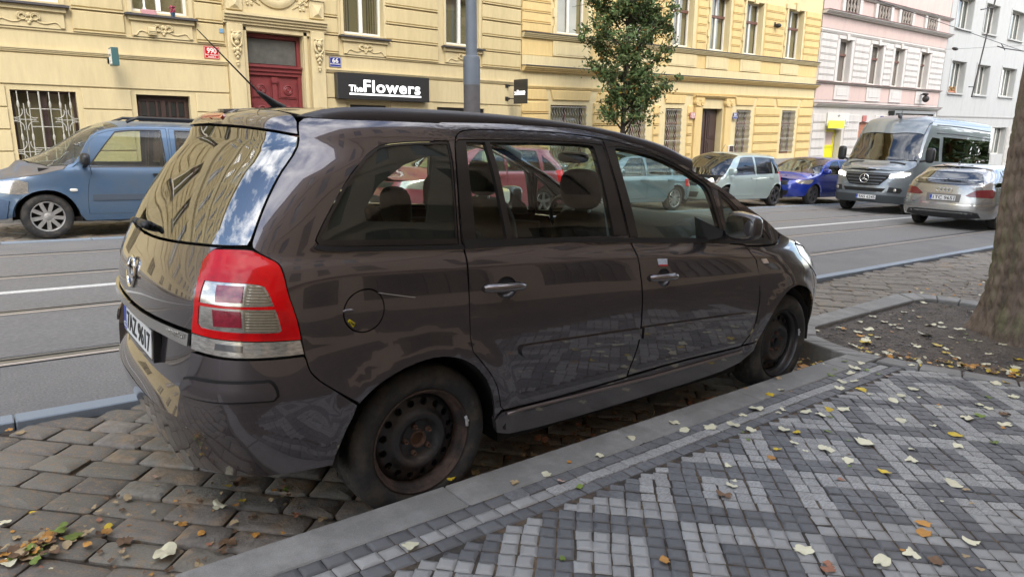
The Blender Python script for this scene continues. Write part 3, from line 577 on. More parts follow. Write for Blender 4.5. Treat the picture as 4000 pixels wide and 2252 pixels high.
for mir in (False, True):
    panel(Z, 'lamp_seal', [(q+(.006 if q > .85 else -.004), z+(.004 if z > 1.0 else -.004)) for q, z in LAMP], under, ZR, off=-.006, flange=.02, gap=0, res=.05, mirror=mir)
    lp = panel(Z, 'tail_lamp', LRED, lamp_red, ZR, holes=[W1, W2], off=.004, flange=.010, gap=.001, hgap=0, res=.02, mirror=mir)
    panel(Z, 'clear_lens', W1, lamp_clear, lp, off=.001, flange=.01, gap=.0005, res=.02, mirror=mir)
    panel(Z, 'clear_lens', W2, lamp_clear, lp, off=.001, flange=.01, gap=.0005, res=.02, mirror=mir)
    panel(Z, 'bulb_cover', [(.735,.993),(.833,.994),(.838,.94),(.740,.938)], mat('dark_red_lens', (.28,.01,.03), .15, coat=1, var=.4, vscale=50), lp, off=.0035, flange=.003, gap=0, res=.02, mirror=mir)
    panel(Z, 'bulb_cover', [(.730,.912),(.833,.912),(.838,.858),(.735,.855)], mat('dark_red_lens', (.28,.01,.03)), lp, off=.0035, flange=.003, gap=0, res=.02, mirror=mir)
    panel(Z, 'reflector_panel', [(.842,.998),(.868,.998),(.896,.989),(.917,.966),(.932,.935),(.844,.933)], tan_l, lp, off=.003, flange=.003, gap=0, res=.02, mirror=mir)
    panel(Z, 'reflector_panel', [(.842,.915),(.940,.915),(.950,.890),(.958,.853),(.950,.846),(.846,.846)], tan_l, lp, off=.003, flange=.003, gap=0, res=.02, mirror=mir)
    ribs('lens_ribs', W1, .85, .935, [.938+.0095*k for k in range(7)], rib_l, lp, mir); ribs('lens_ribs', W2, .85, .955, [.850+.0095*k for k in range(7)], rib_l, lp, mir)
    panel(Z, 'lens_insert', [(.755,1.020),(.86,1.020),(.872,1.034),(.84,1.062),(.765,1.064)], mat('bright_red_lens', (.85,.02,.01), .1, coat=1, var=.35, vscale=70), lp, off=.0025, flange=.002, gap=0, res=.02, mirror=mir)
    panel(Z, 'lens_insert', [(.885,1.016),(.945,1.012),(.925,1.045),(.893,1.050)], mat('deep_red_lens', (.30,.004,.008), .1, coat=1, var=.3, vscale=50), lp, off=.0025, flange=.002, gap=0, res=.02, mirror=mir)
    lb = panel(Z, 'reversing_lens', LB, lamp_clear, ZR, off=.004, flange=.012, gap=.001, res=.02, mirror=mir)
    ribs('lens_ribs', LB, .85, 1.02, [.772+.0085*k for k in range(5)], rib_l, lb, mir)
    panel(Z, 'bulb_cover', [(.74,.777),(.84,.774),(.842,.797),(.745,.799)], mat('smoke_lens', (.09,.09,.09), .1, coat=1), lb, off=.006, flange=.002, gap=0, res=.02, mirror=mir)
# rear plate and lettering
c, a, b, n = Z.at(0, .700, -.028); n = Vector((-1,0,.04)).normalized(); a = Vector((0,-1,0)); b = n.cross(a)*1.0; b = Vector((0.04,0,1)).normalized()
c = Vector((-.838,.9,.697))
number_plate(ZR, frame(c, a, b, n), '7AZ 9617')
m = MB(); V = [c+a*x+b*y+n*z for x in (-.275,.275) for y in (-.068,.06) for z in (-.03,-.005)]; m.add(V, [(0,1,3,2),(4,6,7,5),(0,4,5,1),(2,3,7,6),(0,2,6,4),(1,5,7,3)]); m.build('plate_holder', black_pl, ZR)
c, a, b, n = Z.at(.555, .795, .0145); lettering('model_lettering', '2.2 DIRECT', .026, frame(c, a, b, n), chrome, ZR, width=.115, ext=.001)
c, a, b, n = Z.at(2.908, .943, .003); st = panel(Z, 'door_sticker', [(2.872,.962),(2.948,.957),(2.948,.926),(2.878,.931)], mat('sticker_white', (.55,.60,.68), .5, var=.3, vscale=120), fd, off=.0022, flange=.001, gap=0, res=.03)
panel(Z, 'sticker_band', [(2.878,.933),(2.948,.928),(2.948,.921),(2.880,.926)], mat('sticker_red', (.55,.02,.03), .5), st, off=.0032, flange=.001, gap=0, res=.03)
cg = panel(Z, 'fuel_sticker', [(1.187,.861),(1.193,.868),(1.216,.851),(1.2135,.842),(1.207,.838)], mat('sticker_yellow', (.85,.72,.02), .5), flap, off=.003, flange=.001, gap=0, res=.03, it=0)
c, a, b, n = Z.at(1.201, .8515, .0047); aa = (a*.8-b*.58).normalized(); lettering('lettering', 'CNG', .014, frame(c-b*.004, aa, n.cross(aa), n), ink, cg)
# scratch by the flap
pts = [Z.at(1.30+.17*t, .950-.032*t, .0008)[0] for t in np.linspace(0, 1, 9)]; MB().tube(pts, .0009, 4).build('scratch', mat('scratch_bare', (.5,.46,.4), .6), ZR)
# door mirrors
for s_ in (1,-1):
    mp_ = lambda p: Vector((p[0], .9-s_*p[1], p[2]))
    m = MB(); bm = bmesh.new(); bmesh.ops.create_cube(bm, size=1); bmesh.ops.subdivide_edges(bm, edges=bm.edges[:], cuts=5, use_grid_fill=True)
    for v in bm.verts:
        p = v.co*2; r = Vector([math.copysign(abs(c)**1.0, c) for c in p]); L4 = (abs(r.x)**4+abs(r.y)**4+abs(r.z)**4)**.25; r = r/L4
        x, y, z_ = r.x, r.y, r.z; tx = 1-.35*abs(y)**3
        v.co = mp_((1.863+.046*x*(1 if x < 0 else 1.3)-.015*y, 1.0+.100*y, 1.114+.074*z_*(1-.12*y)))
    m.bm(bm); mir_ = m.build('door_mirror', mat('mirror_case_dark', (.05,.043,.042), .32, .2, coat=.8), ZR, True)
    m = MB(); ng = 24; V = [mp_((1.863-.051+.0*math.cos(t)-.02*0, 1.0+.003+.082*math.copysign(abs(math.cos(t))**.6, math.cos(t)), 1.114+.058*math.copysign(abs(math.sin(t))**.6, math.sin(t)))) for t in np.linspace(0, 2*PI, ng+1)[:-1]]
    V2 = [v+Vector((.006,0,0)) for v in V]; m.add(V+V2, [tuple(range(ng)), tuple(range(2*ng-1, ng-1, -1))]+[(i, i+ng, (i+1) % ng+ng, (i+1) % ng) for i in range(ng)]); m.build('mirror_glass', mat('mirror_silver', (.75,.78,.78), .03, 1), mir_)
    m = MB(); Pm = [mp_(p) for p in ((1.863-.035,1.0-.10,1.114-.065),(1.863+.04,1.0-.10,1.114-.065),(1.863+.03,.79,1.0),(1.863-.12,.80,1.005),(1.863-.035,1.0-.10,1.114-.03),(1.863+.04,1.0-.10,1.114-.03),(1.863-.02,.775,1.07),(1.863-.14,.785,1.15))]
    m.add(Pm, [(0,1,2,3),(4,5,6,7),(0,4,5,1),(1,5,6,2),(2,6,7,3),(3,7,4,0)]); m.build('mirror_arm', black_pl, ZR)
# wheels of the foreground car
rim_blk = mat('black_steel_rim', (.030,.030,.032), .42, .3, coat=.15, var=.35, vscale=12, col2=(.055,.035,.025), c2scale=7, c2lo=.52, c2hi=.75)
rust = mat('rusty_rim_edge', (.080,.052,.040), .8, .2, var=.4, vscale=25, col2=(.03,.025,.024), c2scale=9)
rust2 = mat('rusty_hub', (.10,.055,.036), .85, .2, var=.4, vscale=60)
def steel_wheel(parent_root, x, y, rust_rim, flip=False, spin=0.0):
    w = bpy.data.objects.new('wheel', None); COL.objects.link(w); w.parent = parent_root; w.location = (x, y, .316); w.rotation_euler = (0, spin, PI if flip else 0)
    V, F = tyre_mesh(); o = mesh_obj('tyre', V, F, rubber, w, 35)
    m = MB(); m.lathe([(.2175,.010),(.2150,.004),(.2115,.004),(.2085,.010),(.2060,.026),(.196,.034),(.190,.045),(.188,.075),(.183,.10),(.183,.165),(.215,.20)], 72); m.build('rim', rust if rust_rim else rim_blk, w, 40)
    prof = [(.03,.040),(.034,.050),(.072,.050),(.080,.046),(.088,.030),(.102,.022),(.115,.026),(.128,.042),(.145,.052),(.165,.055),(.187,.070)]
    holes = [(.155*math.cos(2*PI*(k+.5)/16), .155*math.sin(2*PI*(k+.5)/16), .0155) for k in range(16)]
    V, F = disc_with_holes(.187, .031, prof, holes, .011); o = mesh_obj('wheel_disc', V, F, rim_blk, w, 50)
    m = MB()
    for cx, cz, r in holes: m.lathe([(r*1.0,.0),(r*.93,.006),(r*.93,.014)], 14, c=(cx,.052,cz))
    m.build('hole_lips', rim_blk, w, 50)
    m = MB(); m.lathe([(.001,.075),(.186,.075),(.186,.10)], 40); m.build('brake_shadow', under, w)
    m = MB(); m.lathe([(.001,.056),(.026,.056),(.029,.040),(.034,.038),(.037,.050)], 28); m.build('hub', rust2 if rust_rim else rim_blk, w, 40)
    nm = MB(); nm.lathe([(.001,-.006),(.004,-.006),(.0055,-.012),(.0085,-.013),(.0095,-.008),(.0095,.0),(.012,.003),(.012,.010)], 10)
    first = None
    for k in range(5):
        a = 2*PI*k/5+.6
        if first is None: first = nm.build('wheel_nut', rust2, w, 40); q = first
        else: q = first.copy(); COL.objects.link(q); q.parent = w
        q.location = (.058*math.cos(a), .044, .058*math.sin(a))
    m = MB(); m.tube([(.2135*math.cos(a), .003, .2135*math.sin(a)) for a in np.linspace(.10, .31, 6)], .0065, 6); m.tube([(.2135*math.cos(.205), .003, .2135*math.sin(.205)), (.223*math.cos(.205), -.001, .223*math.sin(.205))], .004, 5); bw = m.build('balance_weight', mat('lead_weight', (.55,.56,.58), .45, .3), w, True)
    if spin: bw.rotation_euler = (0, -spin, 0)
    return w
steel_wheel(ZR, 0, .040, True); steel_wheel(ZR, 2.655, .045, False, spin=.35)
steel_wheel(ZR, 0, 1.76, False, True); steel_wheel(ZR, 2.655, 1.755, False, True)
# wheel housings, floor pan, cabin
for cx, r in ((.012,.385),(2.66,.40)):
    for s_ in (1,-1):
        o_y = 0 if cx < 1 else .06; r = r if cx < 1 else .375
        m = MB(); m.lathe([(r+.005,.02+o_y),(r-.012,.05+o_y),(r-.02,.10+o_y),(r-.02,.40),(.05,.41)], 40, c=(cx, 0, .30), a0=-.05, a1=PI+.05)
        if s_ < 0: m.v = [(x, 1.8-y, z) for x, y, z in m.v]
        m.build('wheel_housing', under, ZR, 40)
m = MB(); m.box(.42,2.24,.10,1.70,.19,.24); m.box(-.62,-.40,.30,1.50,.30,.36); m.box(-.45,.45,.44,1.36,.26,.32); m.box(2.2,3.45,.45,1.35,.20,.26); m.tube([(-.75,1.35,.27),(-.45,1.35,.25)], .03, 10); m.build('floor_pan', under, ZR)
m = MB(); m.tube([(0,.16,.316),(0,1.64,.316)], .045, 10); m.tube([(2.655,.16,.316),(2.655,1.64,.316)], .045, 10); m.build('axles', under, ZR)
panel(Z, 'headliner', [(-.40,-.85),(-.40,.85),(1.25,.97),(1.38,.60),(1.46,0),(1.38,-.6),(1.25,-.97)], cabin, ZR, surf='T', off=-.035, res=.12, it=0)
def soft_box(m, c, s, ry=0, p=4., mi=0):
    bm = bmesh.new(); bmesh.ops.create_uvsphere(bm, u_segments=20, v_segments=12, radius=1); M = Matrix.Translation(c) @ Matrix.Rotation(ry, 4, 'Y')
    for v in bm.verts:
        r = v.co; L4 = (abs(r.x)**p+abs(r.y)**p+abs(r.z)**p)**(1/p); v.co = M @ Vector((r.x/L4*s[0], r.y/L4*s[1], r.z/L4*s[2]))
    m.bm(bm, mi)
def seat(x, y, zb, ztop, hz, hw=.135):
    s_ = MB(); soft_box(s_, (x+.28, y, zb+.06), (.27,.25,.09)); soft_box(s_, (x+.02, y, (zb+ztop)/2+.04), (.075,.24,(ztop-zb)/2), -.18); o = s_.build('seat', seat_cloth, ZR, True)
    h = MB(); soft_box(h, (x-.07, y, hz), (.055,hw,.105), -.1, 3.); h.build('headrest', seat_cloth, o, True)
    h = MB(); [h.tube([(x-.05, y+dy, ztop-.05), (x-.065, y+dy, hz-.05)], .007, 8) for dy in (-.06,.06)]; h.build('headrest_posts', alum, o, True)
seat(1.27,.46,.45,1.13,1.275); seat(1.27,1.34,.45,1.13,1.275)
seat(.42,.46,.45,1.10,1.25); seat(.42,.90,.45,1.06,1.16,.11); seat(.42,1.34,.45,1.10,1.25)
seat(-.30,.60,.50,1.05,1.16,.12); seat(-.30,1.20,.50,1.05,1.16,.12)
m = MB(); soft_box(m, (2.42,.9,.93), (.42,.74,.15), .12, 5.); soft_box(m, (2.12,1.30,1.02), (.10,.20,.06), 0, 3.); dsh = m.build('dashboard', mat('dash_plastic', (.05,.043,.036), .7), ZR, True)
m = MB(); m.box(2.02,2.08,.72,.92,.86,1.04,bev=.01); m.box(2.03,2.09,.28,.42,.93,1.0,bev=.01); m.build('air_vent_panel', cabin_grey, dsh)
m = MB()
for k in range(5): m.box(2.014,2.022,.74,.90,.885+.03*k,.90+.03*k)
m.build('vent_slats', under, dsh)
m = MB(); cw = Vector((1.96,1.33,.98)); ax = Vector((1,0,.35)).normalized(); u_ = Vector((0,1,0)); v_ = ax.cross(u_)
m.tube([cw+u_*(.185*math.cos(t))+v_*(.185*math.sin(t)) for t in np.linspace(0, 2*PI, 37)[:-1]], .014, 8, closed=True); m.tube([cw, cw+u_*.18], .014, 6); m.tube([cw, cw-u_*.18], .014, 6); m.tube([cw, cw+ax*.25], .03, 8); m.build('steering_wheel', black_pl, ZR, True)
for mir in (False, True):
    panel(Z, 'door_lining', [(1.0,.76),(1.95,.76),(1.98,.36),(3.60,.36),(3.62,.97),(2.7,1.03),(1.0,1.08)], cabin, ZR, off=-.055, flange=.01, res=.1, mirror=mir, it=0)
    panel(Z, 'pillar_lining', [(2.60,1.06),(2.70,1.06),(2.655,1.25),(2.64,1.50),(2.585,1.50),(2.59,1.25)], cabin_grey, ZR, off=-.04, flange=.02, res=.06, mirror=mir, it=0)
    panel(Z, 'pillar_lining', [(1.64,1.10),(1.73,1.10),(1.74,1.50),(1.66,1.50)], cabin_grey, ZR, off=-.04, flange=.02, res=.06, mirror=mir, it=0)
    m = MB(); pts = [Z.at(q, z, -.03)[0] for q, z in ((1.665,1.44),(1.685,1.3),(1.70,1.16))]
m = MB(); soft_box(m, (1.55,.9,1.43), (.02,.13,.035), 0, 3.); m.build('interior_mirror', black_pl, ZR, True)
# ------------------------------------------------------------------ ground
asphalt = mat('asphalt', (.20,.19,.177), .85, var=.42, vscale=70, bump=.5, bscale=260, col2=(.165,.16,.155), c2scale=1.2)
asphalt_new = mat('asphalt_lane', (.175,.168,.158), .80, var=.36, vscale=75, bump=.4, bscale=260, col2=(.185,.18,.175), c2scale=.45, stretch=(.4,1,1))
joint = mat('joint_dirt', (.045,.037,.030), .95, var=.5, vscale=40, bump=.6, bscale=80, col2=(.13,.09,.055), c2scale=5)
steel = mat('rail_steel', (.30,.30,.30), .35, .8, var=.15)
rail_gap = mat('rail_groove', (.02,.018,.017), .9)
seal_l = mat('light_joint_filler', (.42,.36,.30), .8, var=.12, vscale=30)
paint_w = mat('road_paint', (.62,.61,.58), .7, var=.22, vscale=50, bump=.5, bscale=120)
granite_k = mat('granite_kerb', (.215,.208,.192), .75, var=.22, vscale=260, bump=.25, bscale=280, per=.06, col2=(.30,.29,.27), c2scale=4)
granite_b = mat('blue_granite_strip', (.25,.29,.33), .6, var=.15, vscale=200, bump=.2, bscale=250, per=.06)
def sheet(name, x0, x1, y0, y1, z, mt, nx=1, ny=1):
    V = [(x0+(x1-x0)*i/nx, y0+(y1-y0)*j/ny, z) for i in range(nx+1) for j in range(ny+1)]
    F = [(i*(ny+1)+j, (i+1)*(ny+1)+j, (i+1)*(ny+1)+j+1, i*(ny+1)+j+1) for i in range(nx) for j in range(ny)]
    return tag(mesh_obj(name, V, F, mt), kind='structure')
sheet('ground', -400, 600, -300, 300, -.40, mat('far_ground', (.12,.11,.10), .9, var=.2, vscale=.3))
sheet('road', -60, 240, 2.03, 8.60, 0, asphalt)
sheet('lane_surface', -60, 240, 3.24, 7.52, .004, asphalt_new)
sheet('parking_bed', -60, 240, -.0, 1.93, -.020, joint)
sheet('parking_bed', -60, 240, 8.72, 10.98, -.035, joint)
# tram rails
for y in (3.138,4.573,6.19,7.60):
    m = MB(); m.box(-60,240,y-.055,y-.012,-.02,.011); m.box(-60,240,y+.030,y+.050,-.02,.010); r = m.build('tram_rail', steel); tag(r, kind='structure')
    g_ = sheet('rail_groove', -60, 240, y-.012, y+.030, .0065, rail_gap); g_.name = 'rail_groove'
    sheet('rail_joint', -60, 240, y-.105, y-.055, .0085, seal_l)
m = MB(); x = -40
while x < 120:
    m.box(x, x+40, 5.34, 5.44, .002, .0095); x += 40
tag(m.build('centre_line', paint_w), kind='structure')
# granite channel strips along the parking bays
def strip_stones(name, y0, y1, z1, x0, x1, L, mt, parent=None):
    m = MB(); m.box(0, L-.006, y0, y1, -.12, z1, bev=.006); first = m.build(name, mt, parent); first.location.x = x0; x = x0+L
    tag(first, kind='structure')
    while x < x1:
        o = first.copy(); COL.objects.link(o); o.location.x = x; o.location.z = random.uniform(-.002,.002); x += L
strip_stones('channel_stone', 1.925, 2.045, .030, -3.2, 16, .98, granite_b)
strip_stones('channel_stone', 8.60, 8.72, .020, -6, 30, 1.0, granite_b)
# ---- laid stones: helper that makes a rounded block mesh
def stone_mesh(name, L, w, h, r, mt, seed, crown=.01):
    R_ = np.random.default_rng(seed); n = 4; V = []; F = []
    # outline with wobbly rounded corners, two rings: shoulder and top
    out = []
    for sx, sy, a0 in ((1,1,0),(-1,1,90),(-1,-1,180),(1,-1,270)):
        rr = r*R_.uniform(.7,1.5)
        for k in range(3):
            a = math.radians(a0+45*k); out.append((sx*(L/2-rr)+rr*math.cos(a)+R_.normal(0,.003)*L/.3, sy*(w/2-rr)+rr*math.sin(a)+R_.normal(0,.003)*L/.3))
    k = len(out); V += [(x, y, -h) for x, y in out]; V += [(x, y, -crown*.9) for x, y in out]; tz = (R_.normal(0,.05), R_.normal(0,.05)); flat = crown < .01; k_ = .94 if flat else .90; V += [(x*k_, y*(k_-.02), (-.0008+(tz[0]*x+tz[1]*y)*.02) if flat else -.002+R_.normal(0,.0012)) for x, y in out]; V += [(x*.5, y*.45, ((tz[0]*x+tz[1]*y)*.01) if flat else R_.normal(.0005,.0007)) for x, y in out]; V.append((0,0,0 if flat else .001))
    for q in range(3):
        for i in range(k): F.append((q*k+i, q*k+(i+1) % k, (q+1)*k+(i+1) % k, (q+1)*k+i))
    for i in range(k): F.append((3*k+i, 3*k+(i+1) % k, 4*k))
    me = bpy.data.meshes.new(name); me.from_pydata(V, [], F); me.materials.append(mt); me.polygons.foreach_set('use_smooth', [True]*len(F)); me.update(); me.set_sharp_from_angle(angle=math.radians(48 if crown < .009 else 75)); return me
def join_meshes(name, items, mt, parent=None, kind='stuff'):
    """many copies of small meshes in one object: items (mesh, x, y, z, rot, scale)"""
    VV = []; FF = []; cache = {}; o = 0; sm = []
    for me, x, y, z, r, s in items:
        if me not in cache: cache[me] = (np.array([v.co[:] for v in me.vertices]), [tuple(p.vertices) for p in me.polygons])
        v, f = cache[me]; c_, s_ = math.cos(r), math.sin(r); sx, sy = s if isinstance(s, tuple) else (s, s)
        vx, vy = v[:,0]*sx, v[:,1]*sy; VV.append(np.c_[x+vx*c_-vy*s_, y+vx*s_+vy*c_, z+v[:,2]]); FF += [tuple(i+o for i in t) for t in f]; o += len(v)
    V = np.concatenate(VV); ob = mesh_obj(name, V.tolist(), FF, mt, parent, 48); tag(ob, kind=kind); return ob
CAMP = np.array(cam.matrix_world.translation); CR = np.array(cam.matrix_world.to_3x3())
def px(P):
    """where a point lands in the 1024x576 picture and its depth; only used to choose which stones are near enough to be objects of their own"""
    d = (np.array(P)-CAMP) @ CR; dep = -d[2]
    if dep < .3: return (-9e9, -9e9, dep)
    return (512+685.4*d[0]/dep, 288-685.4*d[1]/dep, dep)
def seen(P, mg=30):
    x, y, dp = px(P); return dp > .3 and -mg < x < 1024+mg and -mg < y < 576+mg
def lay(name, stones, mt, bed, limit=300, label=None):
    """stones: (mesh,x,y,z,rot,scale). The ones that show largest become objects of their own under the bed, the rest one object"""
    sc = []
    for i, st in enumerate(stones):
        X, Y, dp = px((st[1], st[2], st[3])); vis = dp > .3 and -15 < X < 1039 and -10 < Y < 590
        hid = (-.9 < st[1] < 3.5 and .05 < st[2] < 1.75)                       # under the parked car
        sc.append((-(1/dp) if vis and not hid else (9-.01/dp if dp > 0 else 99), i))
    sc.sort(); own = [stones[i] for k, i in sc[:limit] if k < 0]; ids = {i for k, i in sc[:limit] if k < 0}; rest = [s for i, s in enumerate(stones) if i not in ids]
    for me, x, y, z, r, s in own:
        o = bpy.data.objects.new(name, me); COL.objects.link(o); o.parent = bed; o.location = (x, y, z); o.rotation_euler = (random.gauss(0,.007), random.gauss(0,.007), r); o.scale = (s[0], s[1], 1) if isinstance(s, tuple) else (s, s, 1)
    if rest: join_meshes(name+'_field', rest, mt, bed)
# ---- big setts of the parking bays, laid in diagonal courses
sett_m = mat('sett_stone', (.205,.185,.155), .66, spec=.35, var=.26, vscale=26, bump=.6, bscale=55, per=.17, hue=.012, col2=(.33,.225,.13), c2scale=5.5, c2lo=.50, c2hi=.70)
sett_far = sett_m
SM = [stone_mesh('sett', 1, 1, .09, .085, sett_m, k, .010) for k in range(7)]
def setts(x0, x1, y0, y1, wall=None):
    out = []; w = .143; cx, cy = (1/math.sqrt(2), -1/math.sqrt(2)); nx_, ny_ = (1/math.sqrt(2), 1/math.sqrt(2))
    bmin = (x0+y0)/math.sqrt(2)-.3; bmax = (x1+y1)/math.sqrt(2)+.3; b = bmin
    while b < bmax:
        a = (x0-y1)/math.sqrt(2)-.5+random.random()*.3; wob = random.uniform(-.004,.004)
        while a < (x1-y0)/math.sqrt(2)+.5:
            L = random.uniform(.18,.32); ac = a+L/2; X = ac*cx+b*nx_; Y = ac*cy+b*ny_
            if x0 < X < x1 and y0+.05 < Y < y1-.05:
                z = random.gauss(.0,.004)-.008*max(0, 1-abs(Y-.0)/.3); out.append((random.choice(SM), X, Y+wob, z, -PI/4+random.gauss(0,.03), (L-.008, w-.007+random.uniform(-.008,.003))))
            a += L
        b += w
    return out
PB = bpy.data.objects['parking_bed']
S1 = setts(-3.4, 3.45, .02, 1.93)+[s for s in setts(3.45, 26, .02, 1.93) if not (s[1] < 6.75 and s[2] < .80+.0 and True) and not (6.7 <= s[1] < 8.2 and False)]
lay('sett', S1, sett_m, PB)
S2 = [s for s in setts(-6, 32, 8.72, 10.98)]
join_meshes('far_setts', S2, sett_m, bpy.data.objects['parking_bed.001'])
# ---- pavement: kerb, border rows, mosaic of small cubes
pav_bed = sheet('pavement', -12, 3.46, -9, -.17, .1145, joint)
sheet('pavement_beyond', 3.46, 60, -9, -.9, .112, joint)
kerb_root = bpy.data.objects.new('kerb', None); COL.objects.link(kerb_root); kerb_root['kind'] = 'structure'
def kerb_seg(p0, p1, w, z0, z1, mt=granite_k, name='kerb_stone', bev=.008):
    p0 = Vector((p0[0],p0[1],0)); p1 = Vector((p1[0],p1[1],0)); L = (p1-p0).length; m = MB(); m.box(.001, L-.001, 0, w, z0, z1, bev=bev); o = m.build(name, mt, kerb_root); o.location = p0; o.rotation_euler.z = math.atan2(p1.y-p0.y, p1.x-p0.x); return o
xk = -4.0
while xk < 3.3:
    x1 = min(xk+1.02, 3.36); kerb_seg((xk,-.178),(x1,-.178), .188, -.25, .12); xk = x1
def kerb_curve(name, inner, outer, z0, z1, mt=granite_k):
    n = len(inner); 
    for i in range(n-1):
        a, b, c, d = [np.array(p, float) for p in (inner[i], inner[i+1], outer[i+1], outer[i])]; k = .006
        m = MB(); ctr = (a+b+c+d)/4; q = [ctr+(p-ctr)*(1-k/max(.05, np.linalg.norm(p-ctr))) for p in (a, b, c, d)]
        h = .010; V = [(p[0], p[1], z0) for p in q]+[(p[0], p[1], z1-h) for p in q]+[(p[0]+(ctr-p)[0]*.06, p[1]+(ctr-p)[1]*.06, z1) for p in q]
        F = [(8,9,10,11)]+[(j+s, (j+1) % 4+s, (j+1) % 4+s+4, j+s+4) for s in (0,4) for j in range(4)]
        m.add(V, F); m.build(name, mt, kerb_root)
# bay end and planter kerbs
kerb_curve('kerb_stone', [(3.36,-.178),(3.56,-.178),(3.665,-.178)], [(3.36,.010),(3.485,.006),(3.485,.006)], -.25, .12)
kerb_curve('kerb_stone', [(3.665,-.178),(3.65,-.04),(3.665,.09),(3.70,.21),(3.79,.38)], [(3.485,.006),(3.50,.12),(3.53,.27),(3.56,.36),(3.64,.53)], -.25, .12)
kerb_curve('kerb_stone', [(3.79,.38),(4.05,.53),(5.05,.54),(6.02,.54),(6.18,.50),(6.27,.42),(6.33,.25),(6.36,-.6),(6.36,-1.6)], [(3.64,.53),(3.98,.72),(5.1,.745),(6.22,.78),(6.40,.70),(6.50,.52),(6.55,.30),(6.57,-.6),(6.57,-1.6)], -.25, .125)
kerb_curve('kerb_stone', [(3.665,-.19),(3.72,-.40),(3.80,-.63),(3.90,-.92),(4.0,-1.4)], [(3.50,-.19),(3.56,-.45),(3.66,-.68),(3.76,-.97),(3.86,-1.45)], -.05, .122)
soil = mat('planter_soil', (.135,.112,.092), .98, var=.45, vscale=55, bump=1.0, bscale=90, col2=(.075,.066,.058), c2scale=6)
sp_ = [(3.66,-.18),(3.645,-.04),(3.66,.09),(3.69,.21),(3.78,.39),(4.04,.545),(5.05,.55),(6.02,.55),(6.2,.5),(6.3,.4),(6.35,.2),(6.38,-1.6),(4.02,-1.6),(3.90,-.93),(3.79,-.63),(3.71,-.40)]
P_, T_ = tri_poly(dens(sp_, .1), [], .05); nzv = rng.normal(0, .0045, len(P_)); hump = [.020*math.exp(-((x-5.35)**2+(y+.55)**2)/.25) for x, y in P_]
tag(mesh_obj('soil', [(x, y, .088+a+h) for (x, y), a, h in zip(P_, nzv, hump)], [tuple(t) for t in T_], soil, None, True), kind='structure')
pebble = stone_mesh('gravel', .018, .014, .006, .005, mat('gravel_stone', (.17,.155,.14), .85, per=.35), 3, .003)
items = []
for _ in range(2600):
    x, y = random.uniform(3.66,6.3), random.uniform(-1.5,.53)
    if pip(np.array([[x,y]]), sp_)[0]: items.append((pebble, x, y, .094+random.uniform(-.003,.004), random.uniform(0,6.3), random.uniform(.4,1.3)))
tag(join_meshes('gravel', items, MATS['gravel_stone']), kind='stuff')
cube_d = mat('dark_mosaic_stone', (.150,.149,.150), .64, spec=.4, var=.30, vscale=42, bump=.5, bscale=90, per=.12, hue=.012)
cube_l = mat('light_mosaic_stone', (.325,.318,.302), .66, spec=.4, var=.42, vscale=60, bump=.40, bscale=130, per=.12, hue=.008, stretch=(1,2.2,1))
CD = [stone_mesh('cobble', 1, 1, .05, .05, cube_d, 20+k, .006) for k in range(6)]; CL = [stone_mesh('cobble', 1, 1, .05, .05, cube_l, 40+k, .006) for k in range(6)]
p = .065; st_d = []; st_l = []
def in_pav(x, y): 
    if y > -.375: return False
    if x < 3.46: return True
    lim = np.interp(y, [-1.5,-.97,-.68,-.45,-.19], [3.86,3.76,3.66,3.56,3.50]); return x < lim
A0, B0 = -.297, .721        # centre of one light block in diagonal coordinates
for i in range(-120, 40):
    for j in range(-60, 140):
        a = A0+(i+.5)*p; b = B0+(j+.5)*p; x = (a+b)/math.sqrt(2); y = (a-b)/math.sqrt(2)
        if not (-3.6 < x < 4.4 and -4.4 < y < -.33): continue
        cut = (y+.375) > -.040
        if not in_pav(x, min(y, -.376)) or (y > -.36): continue
        if not seen((x, y, .12), 60) and not (-1.2 < x < 3.4 and y > -1.6): continue
        ii, jj = i+4, j+4; ci, cj = ii//8, jj//8; u, v = ii % 8, jj % 8; core = 2 <= u < 6 and 2 <= v < 6; light = core if (ci+cj) % 2 == 0 else not core
        gx = random.gauss(0,.0022); s = p-.0028+random.uniform(-.004,.001); sy = p-.0028+random.uniform(-.004,.001)
        if cut: y -= .012; s *= .72
        (st_l if light else st_d).append((random.choice(CL if light else CD), x+gx+.0022*math.sin(j*2.3+i*.7), y+random.gauss(0,.0022), .1195+random.gauss(0,.0011), PI/4+random.gauss(0,.035), (s, sy)))
for r_, (yy, lt) in enumerate(((-.212,False),(-.277,True),(-.343,False))):
    x = -3.5+r_*.04
    while x < 3.44:
        L = random.uniform(.075,.10)
        if seen((x, yy, .12), 60) : (st_l if lt else st_d).append((random.choice(CL if lt else CD), x+L/2, yy, .1195+random.gauss(0,.001), random.gauss(0,.015), (L-.003, p-.003)))
        x += L
lay('cobble', st_l, cube_l, pav_bed, 150); lay('cobble', st_d, cube_d, pav_bed, 150)
